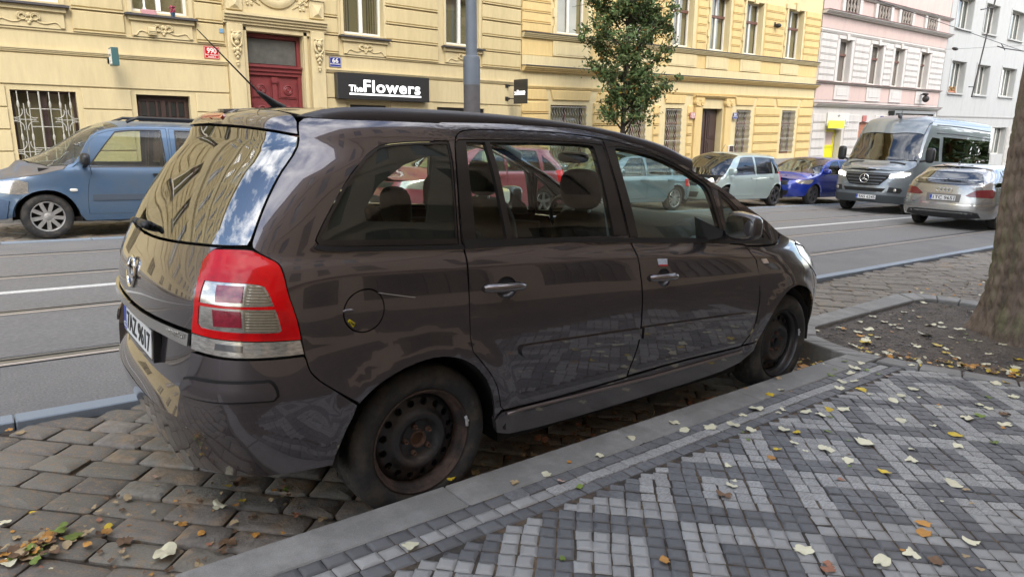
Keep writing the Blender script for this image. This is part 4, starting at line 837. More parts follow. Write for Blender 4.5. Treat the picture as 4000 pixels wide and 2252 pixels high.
# ------------------------------------------------------------------ buildings across the street
def plaster(name, col, **k): return mat(name, col, .85, var=.07, vscale=9, bump=.12, bscale=120, col2=tuple(c*q for c, q in zip(col, (.84,.83,.83))), c2scale=1.3, c2lo=.48, c2hi=.82, stretch=(1.6,1,.28), **k)
pl1 = plaster('yellow_plaster', (.545,.442,.235)); pl1b = plaster('yellow_plaster_smooth', (.565,.468,.265))
pl2 = plaster('ochre_plaster', (.66,.49,.215), per=.03); pl2b = plaster('cream_ochre_plaster', (.65,.54,.30))
pl_pink = plaster('pink_plaster', (.56,.43,.38)); pl_white = plaster('white_plaster', (.56,.53,.49)); pl_grey = plaster('light_grey_plaster', (.42,.42,.40))
pl_plinth = plaster('grey_plinth', (.27,.26,.24))
sheet_metal = mat('dark_sheet_metal', (.10,.095,.10), .45, .5, var=.2, vscale=20); red_ledge = mat('red_brown_flashing', (.20,.085,.07), .5, .2, var=.2)
wood_w = mat('white_window_wood', (.72,.70,.64), .5, var=.08, vscale=30); wood_b = mat('brown_window_wood', (.14,.062,.042), .5, var=.2, vscale=40, stretch=(1,1,.2)); wood_dk = mat('dark_brown_wood', (.045,.025,.020), .5, var=.25, vscale=30)
wood_red = mat('dark_red_door_wood', (.185,.035,.036), .42, var=.15, vscale=20, col2=(.14,.03,.03), c2scale=4)
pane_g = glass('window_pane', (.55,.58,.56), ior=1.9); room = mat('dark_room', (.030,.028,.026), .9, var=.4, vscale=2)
curtain = mat('net_curtain', (.42,.41,.38), .9, var=.25, vscale=9, stretch=(8,8,.4)); curtain2 = mat('beige_curtain', (.20,.16,.09), .9, var=.3, vscale=9, stretch=(8,8,.3))
grille_w = mat('white_grille_iron', (.40,.385,.33), .5, var=.1); iron = mat('dark_iron', (.05,.045,.042), .55, .5, var=.3)
BLK = {}
def block(par, x0, x1, z0, z1, mt, pr=.045, lip=True, name='facade_block', sl=0, sr=0):
    w, h = round(x1-x0, 2), round(z1-z0, 2); key = (w, h, mt.name, pr, lip, sl, sr)
    if key not in BLK:
        b = min(.022, h/5); m = MB()
        V = [(0,0,0),(w,0,0),(w,0,h),(0,0,h),(sl*0,-pr*.45,0),(w,-pr*.45,0),(w,-pr*.45,h),(0,-pr*.45,h),(b,-pr,b),(w-b,-pr,b),(w-b,-pr,h-b),(b,-pr,h-b)]
        if sl or sr:
            V = [(x+(sl*(1-z/h) if x < w/2 else -sr*(1-z/h)), y, z) for x, y, z in V]
        F = [(8,9,10,11)]+[(i, (i+1) % 4, (i+1) % 4+4, i+4) for i in range(4)]+[(i+4, (i+1) % 4+4, (i+1) % 4+8, i+8) for i in range(4)]
        m.add(V, F)
        if lip: m.box(.004, w-.004, -pr-.012, 0, -.035, -.008)
        BLK[key] = m.build(name, mt); o = BLK[key]; o.parent = par; o.location = (x0, 0, z0); return o
    o = BLK[key].copy(); o.name = name; COL.objects.link(o); o.parent = par; o.location = (x0, 0, z0); return o
def ledge(par, x0, x1, z0, z1, pr, mt, top=None, name='cornice', steps=3, dentil=False):
    m = MB(); h = z1-z0
    prof = [(0,z0)]+[(-pr*(.35+.65*((k+ .5)/steps)), z0+h*k/steps) for k in range(steps) for _ in (0,)]
    pts = [(0, z0)]
    for k in range(steps):
        p_ = pr*(.3+.7*(k+1)/steps); pts += [(-p_, z0+h*k/steps+.003), (-p_, z0+h*(k+1)/steps)]
    pts += [(0, z1)]
    m.prism(pts, x0, x1, 'x')
    if top is not None: m.box(x0-.01, x1+.01, -pr-.03, .0, z1+.002, z1+.022, mi=1)
    return m.build(name, [mt, top] if top is not None else mt, par)
def wall_face(par, name, x0, x1, z0, z1, ops, mt, y=0., depth=.30, rmt=None):
    P, T = tri_poly([(x0,z0),(x1,z0),(x1,z1),(x0,z1)], [[(a,c),(b,c),(b,d_),(a,d_)] for a, b, c, d_ in ops], 60)
    V = [(p[0], y, p[1]) for p in P]; F = [tuple(t) for t in T]; mi = [0]*len(F)
    for a, b, c, d_ in ops:
        o = len(V); V += [(a,y,c),(b,y,c),(b,y,d_),(a,y,d_),(a,y+depth,c),(b,y+depth,c),(b,y+depth,d_),(a,y+depth,d_)]
        for i in range(4): F.append((o+i, o+(i+1) % 4, o+(i+1) % 4+4, o+i+4)); mi.append(1)
    ob = mesh_obj(name, V, F, [mt, rmt or mt], par, False, mi); bm = bmesh.new(); bm.from_mesh(ob.data); bmesh.ops.remove_doubles(bm, verts=bm.verts, dist=1e-5); bmesh.ops.recalc_face_normals(bm, faces=bm.faces); bm.to_mesh(ob.data); bm.free(); return ob
WCACHE = {}
def window(par, a, b, c, d_, y=.16, style='white', cur=None, transom=None, sashes=2):
    """casement window: frame, sashes, panes, dark room and curtains behind"""
    w, h = round(b-a, 2), round(d_-c, 2); key = (w, h, style, cur, transom, sashes)
    if key in WCACHE:
        o = copy_tree(WCACHE[key], par); o.location = (a, y, c); return o
    fm = {'white': wood_w, 'brown': wood_b, 'dark': wood_dk}[style]; f = .05; m = MB()
    m.box(0,f,0,.06,0,h); m.box(w-f,w,0,.06,0,h); m.box(f,w-f,0,.06,0,f*1.3); m.box(f,w-f,0,.06,h-f,h)
    top = h-f
    if transom: m.box(f,w-f,-.03,.055,transom-.04,transom+.05,mi=1 if style == 'white' and transom else 0); top = transom-.04
    for k in range(1, sashes): m.box(f+(w-2*f)*k/sashes-.045, f+(w-2*f)*k/sashes+.045, -.012, .05, f*1.3, top)
    if transom and h-f-(transom+.05) > .3 and sashes > 1: m.box(w/2-.03, w/2+.03, -.005, .05, transom+.05, h-f)
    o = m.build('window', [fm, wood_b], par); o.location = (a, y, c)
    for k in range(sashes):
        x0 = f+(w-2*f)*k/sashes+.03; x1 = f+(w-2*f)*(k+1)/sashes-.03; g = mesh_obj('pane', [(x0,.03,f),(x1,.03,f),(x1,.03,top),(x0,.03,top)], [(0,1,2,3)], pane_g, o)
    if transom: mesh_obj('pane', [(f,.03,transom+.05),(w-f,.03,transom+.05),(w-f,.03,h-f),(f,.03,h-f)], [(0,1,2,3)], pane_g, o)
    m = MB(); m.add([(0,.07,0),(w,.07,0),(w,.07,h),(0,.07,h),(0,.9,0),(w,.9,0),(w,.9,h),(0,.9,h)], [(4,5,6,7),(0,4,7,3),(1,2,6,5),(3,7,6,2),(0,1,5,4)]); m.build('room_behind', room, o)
    if cur:
        m = MB(); n = 14
        for x0, x1 in ((.05, w*.30), (w*.70, w-.05)) if cur in (1,2) else ((.05, w-.05),):
            V = [(x0+(x1-x0)*i/n, .16+.02*math.sin(i*1.9), z_) for i in range(n+1) for z_ in (.02, h-.03)]; m.add(V, [(2*i, 2*i+2, 2*i+3, 2*i+1) for i in range(n)])
        m.build('curtain', curtain if cur in (1,3) else curtain2, o)
    WCACHE[key] = o; return o
def block_rows(par, x0, x1, zs, mt, pr=.045, **k):
    for a, b in zs: block(par, x0, x1, a, b, mt, pr, **k)
B1 = thing('apartment_building', 'yellow apartment building with a dark red carved entrance door and a black shop sign', 'building', (0,14,0), (0,-math.atan(.030),0))
XL = -26.; FL = [(3.75,5.55),(7.35,9.2),(10.9,12.75),(14.3,16.0)]; cen = [.05-2.95*k for k in range(9, 0, -1)]+[.05, 2.33, 6.87, 9.78]
ops = [(-.37,.68,.70,2.14),(1.73,2.76,.70,2.14),(3.97,5.31,-1.2,3.58),(6.45,7.45,-1.,2.10),(8.97,10.55,-1.,2.12)]+[(.05-2.95*k-.52,.05-2.95*k+.52,.70,2.14) for k in range(1, 9)]
up = [(c-.52,c+.54,z0,z1) for c in cen for z0, z1 in FL]+[(4.17,5.20,z0,z1) for z0, z1 in FL[1:]]
wall_face(B1, 'wall', XL, 11.88, -3, 17.4, ops+up, pl1b)
m = MB(); m.box(XL,11.88,.32,9,-3,17.4); m.box(XL-.1,11.9,-.35,.0,17.4,17.7); m.build('building_core', pl1, B1)
m = MB(); m.add([(XL,-.4,17.7),(11.9,-.4,17.7),(11.9,5,20.5),(XL,5,20.5),(11.9,10,17.7),(XL,10,17.7)], [(0,1,2,3),(3,2,4,5),(0,3,5),(1,4,2)]); m.build('roof', mat('roof_tiles', (.20,.08,.05), .8, var=.2), B1)
for a, b, c, d_ in up:
    if c < 7: window(B1, a, b, c, d_, cur=2 if abs((a+b)/2-6.87) < .2 else (3 if a > 9 else None), transom=1.25)
    else: window(B1, a, b, c, d_, cur=random.choice((None,1,3)), transom=1.25)
for k in range(1, 9): window(B1, .05-2.95*k-.52, .05-2.95*k+.52, .70, 2.14, style='dark')
rows = [(3.295,3.655),(3.715,4.06),(4.115,4.47),(4.535,4.88),(4.945,5.29),(5.35,5.62)]
cols = [(.76,1.66),(2.99,3.56),(5.82,6.20),(7.45,9.01),(10.44,11.82)]+[(.76-2.95*k,.76-2.95*k+1.52) for k in range(1, 9)]
for x0, x1 in cols: block_rows(B1, x0, x1, rows, pl1)
for x0, x1 in [(c-.80+2.95-.0, c+.80) for c in []]: pass
for f0, f1 in FL[1:]:
    z_ = f0-.45
    while z_ < f1+.1:
        for x0, x1 in cols: block(B1, x0, x1, z_, z_+.40, pl1, .05)
        z_ += .47
    ledge(B1, XL, 11.86, f0-.75, f0-.55, .14, pl1b, sheet_metal)
ledge(B1, XL, 3.58, 2.82, 2.905, .075, pl1b, name='string_course'); ledge(B1, 5.84, 11.86, 2.82, 2.905, .075, pl1b, name='string_course')
ledge(B1, XL, 3.58, 3.225, 3.255, .03, pl1b, steps=1, name='string_course'); ledge(B1, 5.84, 11.86, 3.225, 3.255, .03, pl1b, steps=1, name='string_course')
# ground floor: broad band and blocks parted by fine joints
def flat_block(par, x0, x1, z0, z1, mt, pr=.03):
    m = MB(); m.box(x0+.008, x1-.008, -pr, 0, z0+.012, z1-.006, bev=.008); return m.build('facade_panel', mt, par)
flat_block(B1, XL, 3.59, 2.235, 2.80, pl1b); flat_block(B1, 5.84, 11.86, 2.235, 2.80, pl1b)
for x0, x1 in [(.77,1.64),(2.87,3.58),(5.84,6.35),(7.55,8.85),(10.65,11.86)]+[(.77-2.95*k,-.43-2.95*(k-1)) for k in range(1, 9)]:
    z_ = 2.22
    while z_ > -.8: flat_block(B1, x0, x1, z_-.40, z_, pl1b); z_ -= .405
for k in range(1, 9): pass
# sills, aprons, scroll ornaments
def scroll(par, cx, z):
    m = MB()
    for s in (1,-1):
        m.tube([(cx+s*(.10+.052*math.cos(t)*(1-.08*t)), -.072, z+.02+.052*math.sin(t)*(1-.08*t)) for t in np.linspace(PI, -2.2*PI, 26)], .013, 6)
        m.tube([(cx+s*x, -.062, z+y) for x, y in ((.10,-.03),(.17,-.075),(.25,-.088),(.33,-.07),(.40,-.045),(.45,-.06),(.48,-.10),(.50,-.135),(.56,-.14))], .011, 6)
    for dx, dz, r in ((0,.05,.045),(-.03,-.04,.035),(.03,-.04,.035),(0,-.085,.035)): m.bm(ell((cx+dx, -.055, z+dz), (r, .03, r)))
    m.build('scroll_ornament', pl1b, par, True)
def ell(c, r, nu=12, nv=8):
    bm = bmesh.new(); bmesh.ops.create_uvsphere(bm, u_segments=nu, v_segments=nv, radius=1)
    for v in bm.verts: v.co = Vector((c[0]+v.co.x*r[0], c[1]+v.co.y*r[1], c[2]+v.co.z*r[2]))
    return bm
for c in cen:
    m = MB(); m.box(c-.66,c+.68,-.17,.14,3.655,3.695); m.build('window_sill', sheet_metal, B1)
    m = MB(); m.box(c-.60,c+.62,-.10,0,3.57,3.65); m.box(c-.56,c+.58,-.05,-.001,3.27,3.57); m.build('apron_panel', pl1b, B1)
    if c > -4: scroll(B1, c+.02, 3.43)
    m = MB(); m.box(c-.60,c-.525,-.035,0,3.72,5.62); m.box(c+.545,c+.62,-.035,0,3.72,5.62); m.box(c-.66,c+.68,-.09,0,5.62,5.78); m.build('window_surround', pl1b, B1)
m = MB(); m.box(2.05,2.21,-.12,-.05,3.31,3.46,bev=.02); [m.box(2.06,2.20,-.128-.01*k,-.11,3.315+.03*k,3.335+.03*k) for k in range(3)]; m.build('vent_cowl', pl1b, B1)
# portal
m = MB()
for x0, x1 in ((3.60,3.94),(5.47,5.81)): m.box(x0,x1,-.13,0,-1.5,3.70,bev=.015)
m.box(3.94,4.02,-.06,0,-1.5,3.66); m.box(5.32,5.40,-.06,0,-1.5,3.66); m.box(3.94,5.47,-.06,0,3.585,3.70); m.build('portal_frame', pl1b, B1)
ledge(B1, 3.54, 5.86, 3.70, 3.93, .24, pl1b, name='portal_cornice', steps=4)
m = MB(); m.box(3.60,5.82,-.10,0,3.935,5.75); m.build('portal_panel', pl1b, B1)
for x0 in (3.60,5.46):
    m = MB(); m.box(x0,x0+.34,-.17,-.10,3.97,4.9,bev=.012); cx = x0+.17; V = [(x0+.06,-.172,4.0),(x0+.28,-.172,4.0),(x0+.28,-.172,4.28),(x0+.06,-.172,4.28),(cx,-.23,4.08)]; m.add(V, [(0,1,4),(1,2,4),(2,3,4),(3,0,4)]); m.box(x0-.03,x0+.37,-.2,-.1,4.36,4.44); m.build('pedestal', pl1b, B1)
m = MB(); m.lathe([(.36,-.105),(.36,-.155),(.42,-.175),(.48,-.16),(.53,-.14),(.53,-.10)], 44, c=(4.70,0,4.63)); m.build('round_window_ring', pl1b, B1, 40)
m = MB(); m.lathe([(.001,-.112),(.36,-.112)], 36, c=(4.70,0,4.63)); rw = m.build('round_window', mat('dark_mirror_pane', (.03,.032,.03), .08, coat=1), B1)
for cx, s in ((4.12,1),(5.30,-1)):
    m = MB(); R_ = random.Random(3)
    for k in range(16): m.bm(ell((cx+R_.uniform(-.12,.12), -.115, 4.25+R_.uniform(-.13,.13)), (.03,.022,.03), 8, 5))
    m.tube([(cx-s*.18,-.11,4.38),(cx,-.115,4.26),(cx+s*.22,-.11,4.13)], .012, 6); m.build('plaster_spray', pl1b, B1, True)
def mascaron(cx, z):
    m = MB(); y = -.14
    m.bm(ell((cx,y-.05,z), (.062,.06,.085), 18, 14)); m.bm(ell((cx,y-.112,z-.008), (.011,.016,.026), 8, 6)); m.bm(ell((cx,y-.098,z-.045), (.022,.012,.008), 8, 6)); m.bm(ell((cx,y-.09,z-.072), (.018,.015,.014), 8, 6))
    for s in (1,-1):
        m.bm(ell((cx+s*.025,y-.10,z+.018), (.013,.008,.007), 8, 6)); m.bm(ell((cx+s*.06,y-.03,z+.03), (.035,.04,.07))); m.bm(ell((cx+s*.035,y-.045,z+.085), (.045,.045,.03))); m.bm(ell((cx+s*.085,y-.02,z+.11), (.025,.02,.03)))
        m.tube([(cx+s*.085,y-.01,z+.06),(cx+s*.10,y-.02,z-.05),(cx+s*.095,y-.03,z-.13),(cx+s*.05,y-.045,z-.19),(cx,y-.05,z-.21)], [.018,.022,.024,.022,.02], 8)
        m.bm(ell((cx+s*.06,y-.03,z-.27), (.035,.035,.05))); m.bm(ell((cx+s*.035,y-.03,z-.36), (.03,.03,.035)))
    m.bm(ell((cx,y-.055,z-.11), (.05,.04,.05))); m.bm(ell((cx,y-.05,z-.25), (.045,.045,.05))); m.bm(ell((cx,y-.04,z-.33), (.04,.04,.05))); m.bm(ell((cx,y-.03,z-.42), (.03,.03,.04))); m.bm(ell((cx,y-.03,z-.52), (.045,.03,.03))); m.bm(ell((cx,y-.03,z-.57), (.03,.025,.035)))
    m.build('mask_carving', pl1b, B1, True)
mascaron(3.77, 3.42); mascaron(5.64, 3.42)
# red door
m = MB(); yd = .20
m.box(4.0,5.30,yd,yd+.06,-1.2,3.56); m.box(4.0,4.07,yd-.05,yd,-1.2,3.56); m.box(5.22,5.30,yd-.05,yd,-1.2,3.56); m.box(4.07,5.22,yd-.05,yd,3.48,3.56); dr = m.build('entrance_door', wood_red, B1)
m = MB(); pts = [(yd,2.66),(yd-.06,2.68),(yd-.06,2.74),(yd-.10,2.76),(yd-.10,2.82),(yd-.15,2.85),(yd-.15,2.89),(yd,2.91)]; m.prism(pts, 4.0, 5.30, 'x'); m.build('door_cornice', wood_red, dr)
m = MB(); m.box(4.09,5.20,yd-.012,yd-.002,2.93,3.46); m.build('transom_light', mat('dusty_dark_pane', (.10,.10,.09), .25, coat=.5, var=.2), dr)
m = MB(); m.box(4.60,4.70,yd-.06,yd,-1.2,2.60); m.box(4.58,4.72,yd-.09,yd-.05,2.52,2.64); [m.tube([(4.65+s*.05,yd-.095,2.58+.02*0),(4.65+s*.05,yd-.05,2.58)], .028, 10) for s in (1,-1)]; m.build('door_pillar', wood_red, dr, 40)
for x0, x1 in ((4.13,4.55),(4.76,5.18)):
    for z0, z1 in ((2.18,2.56),(1.70,2.10),(.4,1.62)):
        m = MB(); 
        for k, (e, p_) in enumerate(((0,.02),(.03,.032),(.06,.02))): m.box(x0+e, x1-e, yd-p_-.004*k, yd-.001, z0+e, z1-e)
        cx, cz = (x0+x1)/2, (z0+z1)/2
        if z1-z0 < .6: m.lathe([(.001,-.075),(.03,-.075),(.04,-.05),(.06,-.06),(.08,-.045),(.095,-.065),(.115,-.05),(.125,-.03)], 24, c=(cx,yd,cz))
        m.build('door_panel', wood_red, dr, 40)
# grille window and wooden window
window(B1, -.37, .68, .70, 2.14, y=.14, style='dark')
for k in (0,):
    m = MB(); y = .02; bars = [-.30,-.13,.07,.24,.41,.58]
    for i, x in enumerate([-.27,-.10,.07,.235,.40,.57]):
        m.tube([(x,y,.72),(x,y,2.12)], .010 if i != 2 else .016, 6)
        if i != 2:
            for zc_ in ((1.88,1.27) if i % 2 == 0 else (1.88,1.27,)): m.bm(ell((x, y-.004, zc_), (.022,.018,.075), 8, 8))
    for cx in (-.185,.485):
        for cz in (1.60,1.0):
            m.tube([(cx-.085*2,y,cz),(cx+.085*2,y,cz)], .008, 5); m.tube([(cx,y,cz-.30),(cx,y,cz+.30)], .009, 5)
            for sx in (1,-1):
                for sz in (1,-1): m.tube([(cx+sx*(.155-.125*math.sin(t)), y-.006, cz+sz*(.155-.125*math.cos(t)+.0)) for t in np.linspace(-.35, PI/2+.35, 9)][:9], .0085, 5)
    for z_ in (1.80,1.47,1.07): m.tube([(-.10,y,z_),(.40,y,z_)], .009, 5)
    m.build('window_grille', grille_w, B1, 40)
m = MB(); m.box(1.74,2.75,.15,.22,.70,2.13); m.box(1.80,2.69,.13,.15,2.02,2.08); m.box(2.20,2.29,.11,.15,.70,2.03); m.box(1.80,2.69,.12,.15,1.64,1.70); [m.box(x,x+.045,.125,.15,.70,2.03) for x in (1.78,1.93,2.10,2.35,2.50,2.66)]; m.build('wooden_window', wood_dk, B1)
for x0, x1 in ((1.83,1.93),(1.98,2.09),(2.11,2.19),(2.30,2.35),(2.40,2.49),(2.55,2.65)):
    m = MB(); m.box(x0,x1,.138,.149,1.72,2.0); m.box(x0,x1,.138,.149,1.2,1.62); m.build('pane', MATS['dark_mirror_pane'], B1)
# shop openings mostly hidden by the car
for a, b, d_ in ((6.45,7.45,2.10),(8.97,10.55,2.12)):
    m = MB(); m.box(a,b,.12,.2,-1,d_); m.box(a,b,.05,.12,d_-.10,d_); m.build('shop_front', mat('black_shop_frame', (.02,.02,.02), .35, coat=.3), B1)
def enamel(par, x0, x1, z0, z1, mt, big, small, y=0, small2=None, name='house_number_plate', frame_m=None):
    m = MB(); m.box(x0,x1,y-.02,y-.004,z0,z1,bev=.004); o = m.build(name, mt, par); w, h = x1-x0, z1-z0
    m = MB(); e = .012
    for q in ((x0+e,x1-e,z1-e-.006,z1-e),(x0+e,x1-e,z0+e,z0+e+.006),(x0+e,x0+e+.006,z0+e,z1-e),(x1-e-.006,x1-e,z0+e,z1-e)): m.box(q[0],q[1],y-.0215,y-.0195,q[2],q[3])
    m.build('white_border', wood_w, o); F_ = lambda z_: Matrix(((1,0,0,(x0+x1)/2),(0,0,-1,y-.0205),(0,1,0,z_),(0,0,0,1)))
    lettering('lettering', big, h*.62, F_(z0+h*.44), wood_w, o, bold=.004, width=w*(.30+.11*len(big)) if len(big) < 4 else w*.66); lettering('lettering', small, h*.14, F_(z0+h*.26), wood_w, o, bold=.001, width=w*.84)
    if small2: lettering('lettering', small2, h*.14, F_(z0+h*.10), wood_w, o, bold=.001, width=w*.5)
    return o
en_red = mat('red_enamel', (.48,.012,.02), .25, coat=.6); en_blue = mat('blue_enamel', (.012,.03,.22), .25, coat=.6)
R1 = (0,-math.atan(.030),0); up1 = Matrix.Rotation(-math.atan(.030), 4, 'Y')
def on1(name, label, cat, group=None):
    return thing(name, label, cat, (0,14,0), R1, group)
t_ = on1('house_number_plate', 'red enamel house number plate 990 left of the red entrance door', 'number plate'); enamel(t_, 3.12, 3.43, 2.94, 3.19, en_red, '990', 'KRÁL. VINOHRADY', 0, 'PRAHA 2', name='plate')
t_ = on1('street_number_plate', 'blue enamel number plate 66 right of the red entrance door', 'number plate'); enamel(t_, 5.945, 6.25, 2.95, 3.185, en_blue, '66', 'BĚLEHRADSKÁ', 0, name='plate')
t_ = on1('small_blue_plate', 'small pale blue plate high on the wall left of the portal', 'plate'); m = MB(); m.box(3.455,3.55,-.06,-.046,3.48,3.57,bev=.003); m.build('plate', mat('pale_blue_tin', (.17,.30,.42), .5, var=.3, vscale=60), t_)
# shop signs
sign_b = mat('black_sign_board', (.022,.022,.022), .4, coat=.2); sign_w = mat('lit_white_lettering', (.85,.85,.85), .4, emit=(1,1,1), estr=.7)
t_ = on1('shop_sign', 'long black sign reading The Flowers in white letters above the shop', 'sign')
m = MB(); m.box(6.04,8.60,-.22,-.035,2.22,2.825,bev=.006); sb_ = m.build('board', sign_b, t_)
F1 = lambda x, z_, y=-.222: Matrix(((1,0,0,x),(0,0,-1,y),(0,1,0,z_),(0,0,0,1)))
lettering('lettering', 'The', .205, F1(6.33,2.405), sign_w, sb_, center=False, bold=.004, width=.36, ext=.006); lettering('lettering', 'Flowers', .40, F1(6.72,2.405), sign_w, sb_, center=False, bold=.007, width=1.60, ext=.006, spacing=1.08)
m = MB(); m.box(6.34,8.34,-.232,-.2205,2.325,2.362); m.build('underline', sign_w, sb_)
t_ = on1('hanging_sign', 'small black projecting sign reading The Flowers on two wall brackets', 'sign')
m = MB(); m.box(11.30,11.34,-.95,-.37,2.27,2.93,bev=.004); bd = m.build('board', sign_b, t_)
FX = lambda y, z_: Matrix(((0,0,-1,11.298),(-1,0,0,y),(0,1,0,z_),(0,0,0,1)))
lettering('lettering', 'The', .07, FX(-.41,2.55), sign_w, bd, center=False, width=.10, bold=.003); lettering('lettering', 'Flowers', .125, FX(-.52,2.55), sign_w, bd, center=False, width=.36, bold=.006); m = MB(); m.box(11.292,11.299,-.88,-.41,2.515,2.527); m.build('underline', sign_w, bd)
m = MB()
for z_ in (2.78,2.42): m.box(11.26,11.38,-.035,0,z_-.06,z_+.06); m.tube([(11.32,0,z_),(11.32,-.38,z_)], .015, 8); m.box(11.30,11.34,-.16,-.08,z_-.03,z_+.03)
m.build('bracket', iron, t_)
t_ = on1('hanging_sign', 'small teal box sign with a white face projecting from the yellow wall', 'sign')
teal = mat('teal_sign_case', (.05,.12,.12), .4); m = MB(); m.box(1.27,1.39,-.62,-.32,2.64,2.97,bev=.004); bd = m.build('case', teal, t_); m = MB(); m.box(1.263,1.268,-.60,-.34,2.67,2.94); fc_ = m.build('face', wood_w, bd)
FX = lambda y, z_: Matrix(((0,0,-1,1.262),(-1,0,0,y),(0,1,0,z_),(0,0,0,1)))
lettering('lettering', 'solo', .08, FX(-.47,2.81), teal, fc_, width=.15); lettering('lettering', 'bar', .035, FX(-.47,2.71), teal, fc_)
m = MB(); m.box(1.31,1.35,-.34,0,2.74,2.79); m.box(1.28,1.38,-.03,0,2.70,2.85); m.build('bracket', teal, t_)
# things on the sill of the window above the teal sign
t_ = on1('flower_pot', 'blue flower pot with pink flowers on the window sill', 'flower pot'); m = MB(); m.lathe([(.001,0),(.035,0),(.05,.09),(.045,.09)], 14, axis='z', c=(2.57,.0,3.70)); m.build('pot', mat('blue_glaze', (.03,.07,.12), .3, coat=.5), t_, 40)
m = MB(); [m.bm(ell((2.57+random.uniform(-.05,.05), random.uniform(-.03,.03), 3.84+random.uniform(-.05,.08)), (.018,.018,.018), 6, 5)) for _ in range(22)]; m.build('blossoms', mat('pink_petals', (.35,.05,.10), .8, per=.4), t_, True)
t_ = on1('planter_box', 'pink checked box with a small mill on the window sill', 'box'); m = MB(); m.box(1.98,2.26,-.03,.07,3.70,3.80,bev=.01); m.build('box', mat('pink_check', (.50,.26,.26), .7, var=.3, vscale=60), t_); m = MB(); m.lathe([(.001,0),(.04,0),(.02,.05),(.022,.16),(.001,.2)], 10, axis='z', c=(2.05,.02,3.80)); m.build('mill', wood_w, t_, 40)
# ---------------------------------------------------------------- ochre building
R2 = (0,-math.atan(.047),0)
B2 = thing('apartment_building', 'ochre apartment building with white-grilled ground floor windows, right of the yellow one', 'building', (0,14,0), R2)
lo = [(13.08,14.60,.2,2.09),(16.55,17.46,.3,2.09),(18.50,19.40,.3,2.07),(20.48,21.86,-1.5,2.09),(22.78,23.75,.3,2.07),(26.06,27.10,.3,2.08)]
fl1 = [(13.24,14.52,4.17,6.10),(16.3,17.5,4.17,6.10),(18.6,19.70,4.17,6.10),(20.72,21.86,4.16,6.02),(22.88,24.0,4.15,6.02),(25.80,26.98,4.15,6.02)]
fl2 = [(a,b,c+4.0,d_+3.9) for a, b, c, d_ in fl1]+[(a,b,c+7.8,d_+7.7) for a, b, c, d_ in fl1]
wall_face(B2, 'wall', 11.92, 28.50, -4, 17.2, lo+fl1+fl2, pl2b)
m = MB(); m.box(11.92,28.5,.32,9,-4,17.2); m.box(11.9,28.5,-.4,0,17.2,17.5); m.build('building_core', pl2b, B2)
m = MB(); m.add([(11.9,-.4,17.5),(28.5,-.4,17.5),(28.5,5,20),(11.9,5,20),(28.5,10,17.5),(11.9,10,17.5)], [(0,1,2,3),(3,2,4,5),(0,3,5),(1,4,2)]); m.build('roof', MATS['roof_tiles'], B2)
for a, b, c, d_ in fl1: window(B2, a, b, c, d_, y=.18, cur=3 if a < 14 else None, transom=1.18 if a > 15 else None)
for a, b, c, d_ in fl2: window(B2, a, b, c, d_, y=.18, cur=random.choice((None,1)), transom=1.2)
for a, b, c, d_ in lo:
    if a > 20 and a < 21: continue
    window(B2, a, b, c, d_, y=.2, style='brown', cur=3, transom=1.25 if b-a < 1.2 else None)
    m = MB(); n = max(6, int((b-a)/.115))
    for i in range(n+1):
        x = a+.04+(b-a-.08)*i/n; m.tube([(x, -.02+.035*(1 if k % 2 else -1), c+.1+(d_-c-.14)*k/14) for k in range(15)], .010, 5)
    for z_ in np.linspace(c+.1, d_-.06, 4): m.tube([(a+.02,.0,z_),(b-.02,.0,z_)], .012, 5)
    m.build('window_grille', grille_w, B2, 40)
for x0, x1 in ((11.93,12.97),(14.90,16.15),(17.85,18.15),(19.72,20.0),(24.02,25.85),(27.32,28.42)):
    z_ = 2.20
    while z_ > -.9: block(B2, x0, x1, z_-.325, z_-.02, pl2, .06); z_ -= .355
for x0, x1, sl, sr in ((11.93,12.87,0,-.10),(13.05,14.78,.10,.10),(15.1,16.3,-.1,.1),(16.50,17.7,.10,.10),(18.35,19.6,.10,.10),(22.60,23.95,.10,.10),(24.15,25.30,-.10,-.10),(25.50,27.30,.12,.12),(27.50,28.42,-.10,0)): block(B2, x0, x1, 2.225, 2.53, pl2, .05, lip=False, sl=sl, sr=sr)
ledge(B2, 11.93, 28.5, 2.55, 2.63, .06, pl2, name='string_course'); ledge(B2, 11.93, 28.55, 3.03, 3.17, .20, pl2, sheet_metal)
ledge(B2, 11.93, 28.5, 3.96, 4.09, .15, pl2b, sheet_metal); m = MB(); m.box(11.93,28.5,-.035,0,3.20,3.47); m.build('lower_band', pl2b, B2)
m = MB(); m.box(11.93,28.5,-.012,0,3.49,3.95); m.build('panel_band', pl2, B2)
for x0 in (13.14,16.2,18.5,20.60,22.75,25.58): 
    x1 = x0+1.5 if x0 < 20 else x0+1.32; m = MB(); m.box(x0-.03,x1+.03,-.05,-.013,3.50,3.93,bev=.008); m.box(x0+.10,x1-.10,-.058,-.049,3.55,3.83,bev=.004); m.build('apron_panel', pl2b, B2)
for x0, x1 in ((11.93,13.02),(14.82,16.02),(17.72,18.40),(19.98,20.50),(22.08,22.66),(24.25,25.55),(27.20,28.42)):
    z_ = 4.125
    for k in range(7): block(B2, x0, x1, z_, z_+.255, pl2, .05); z_ += .285
    for f_ in (4.0, 7.8):
        for k in range(7): block(B2, x0, x1, 4.15+f_+k*.30, 4.15+f_+k*.30+.26, pl2, .05)
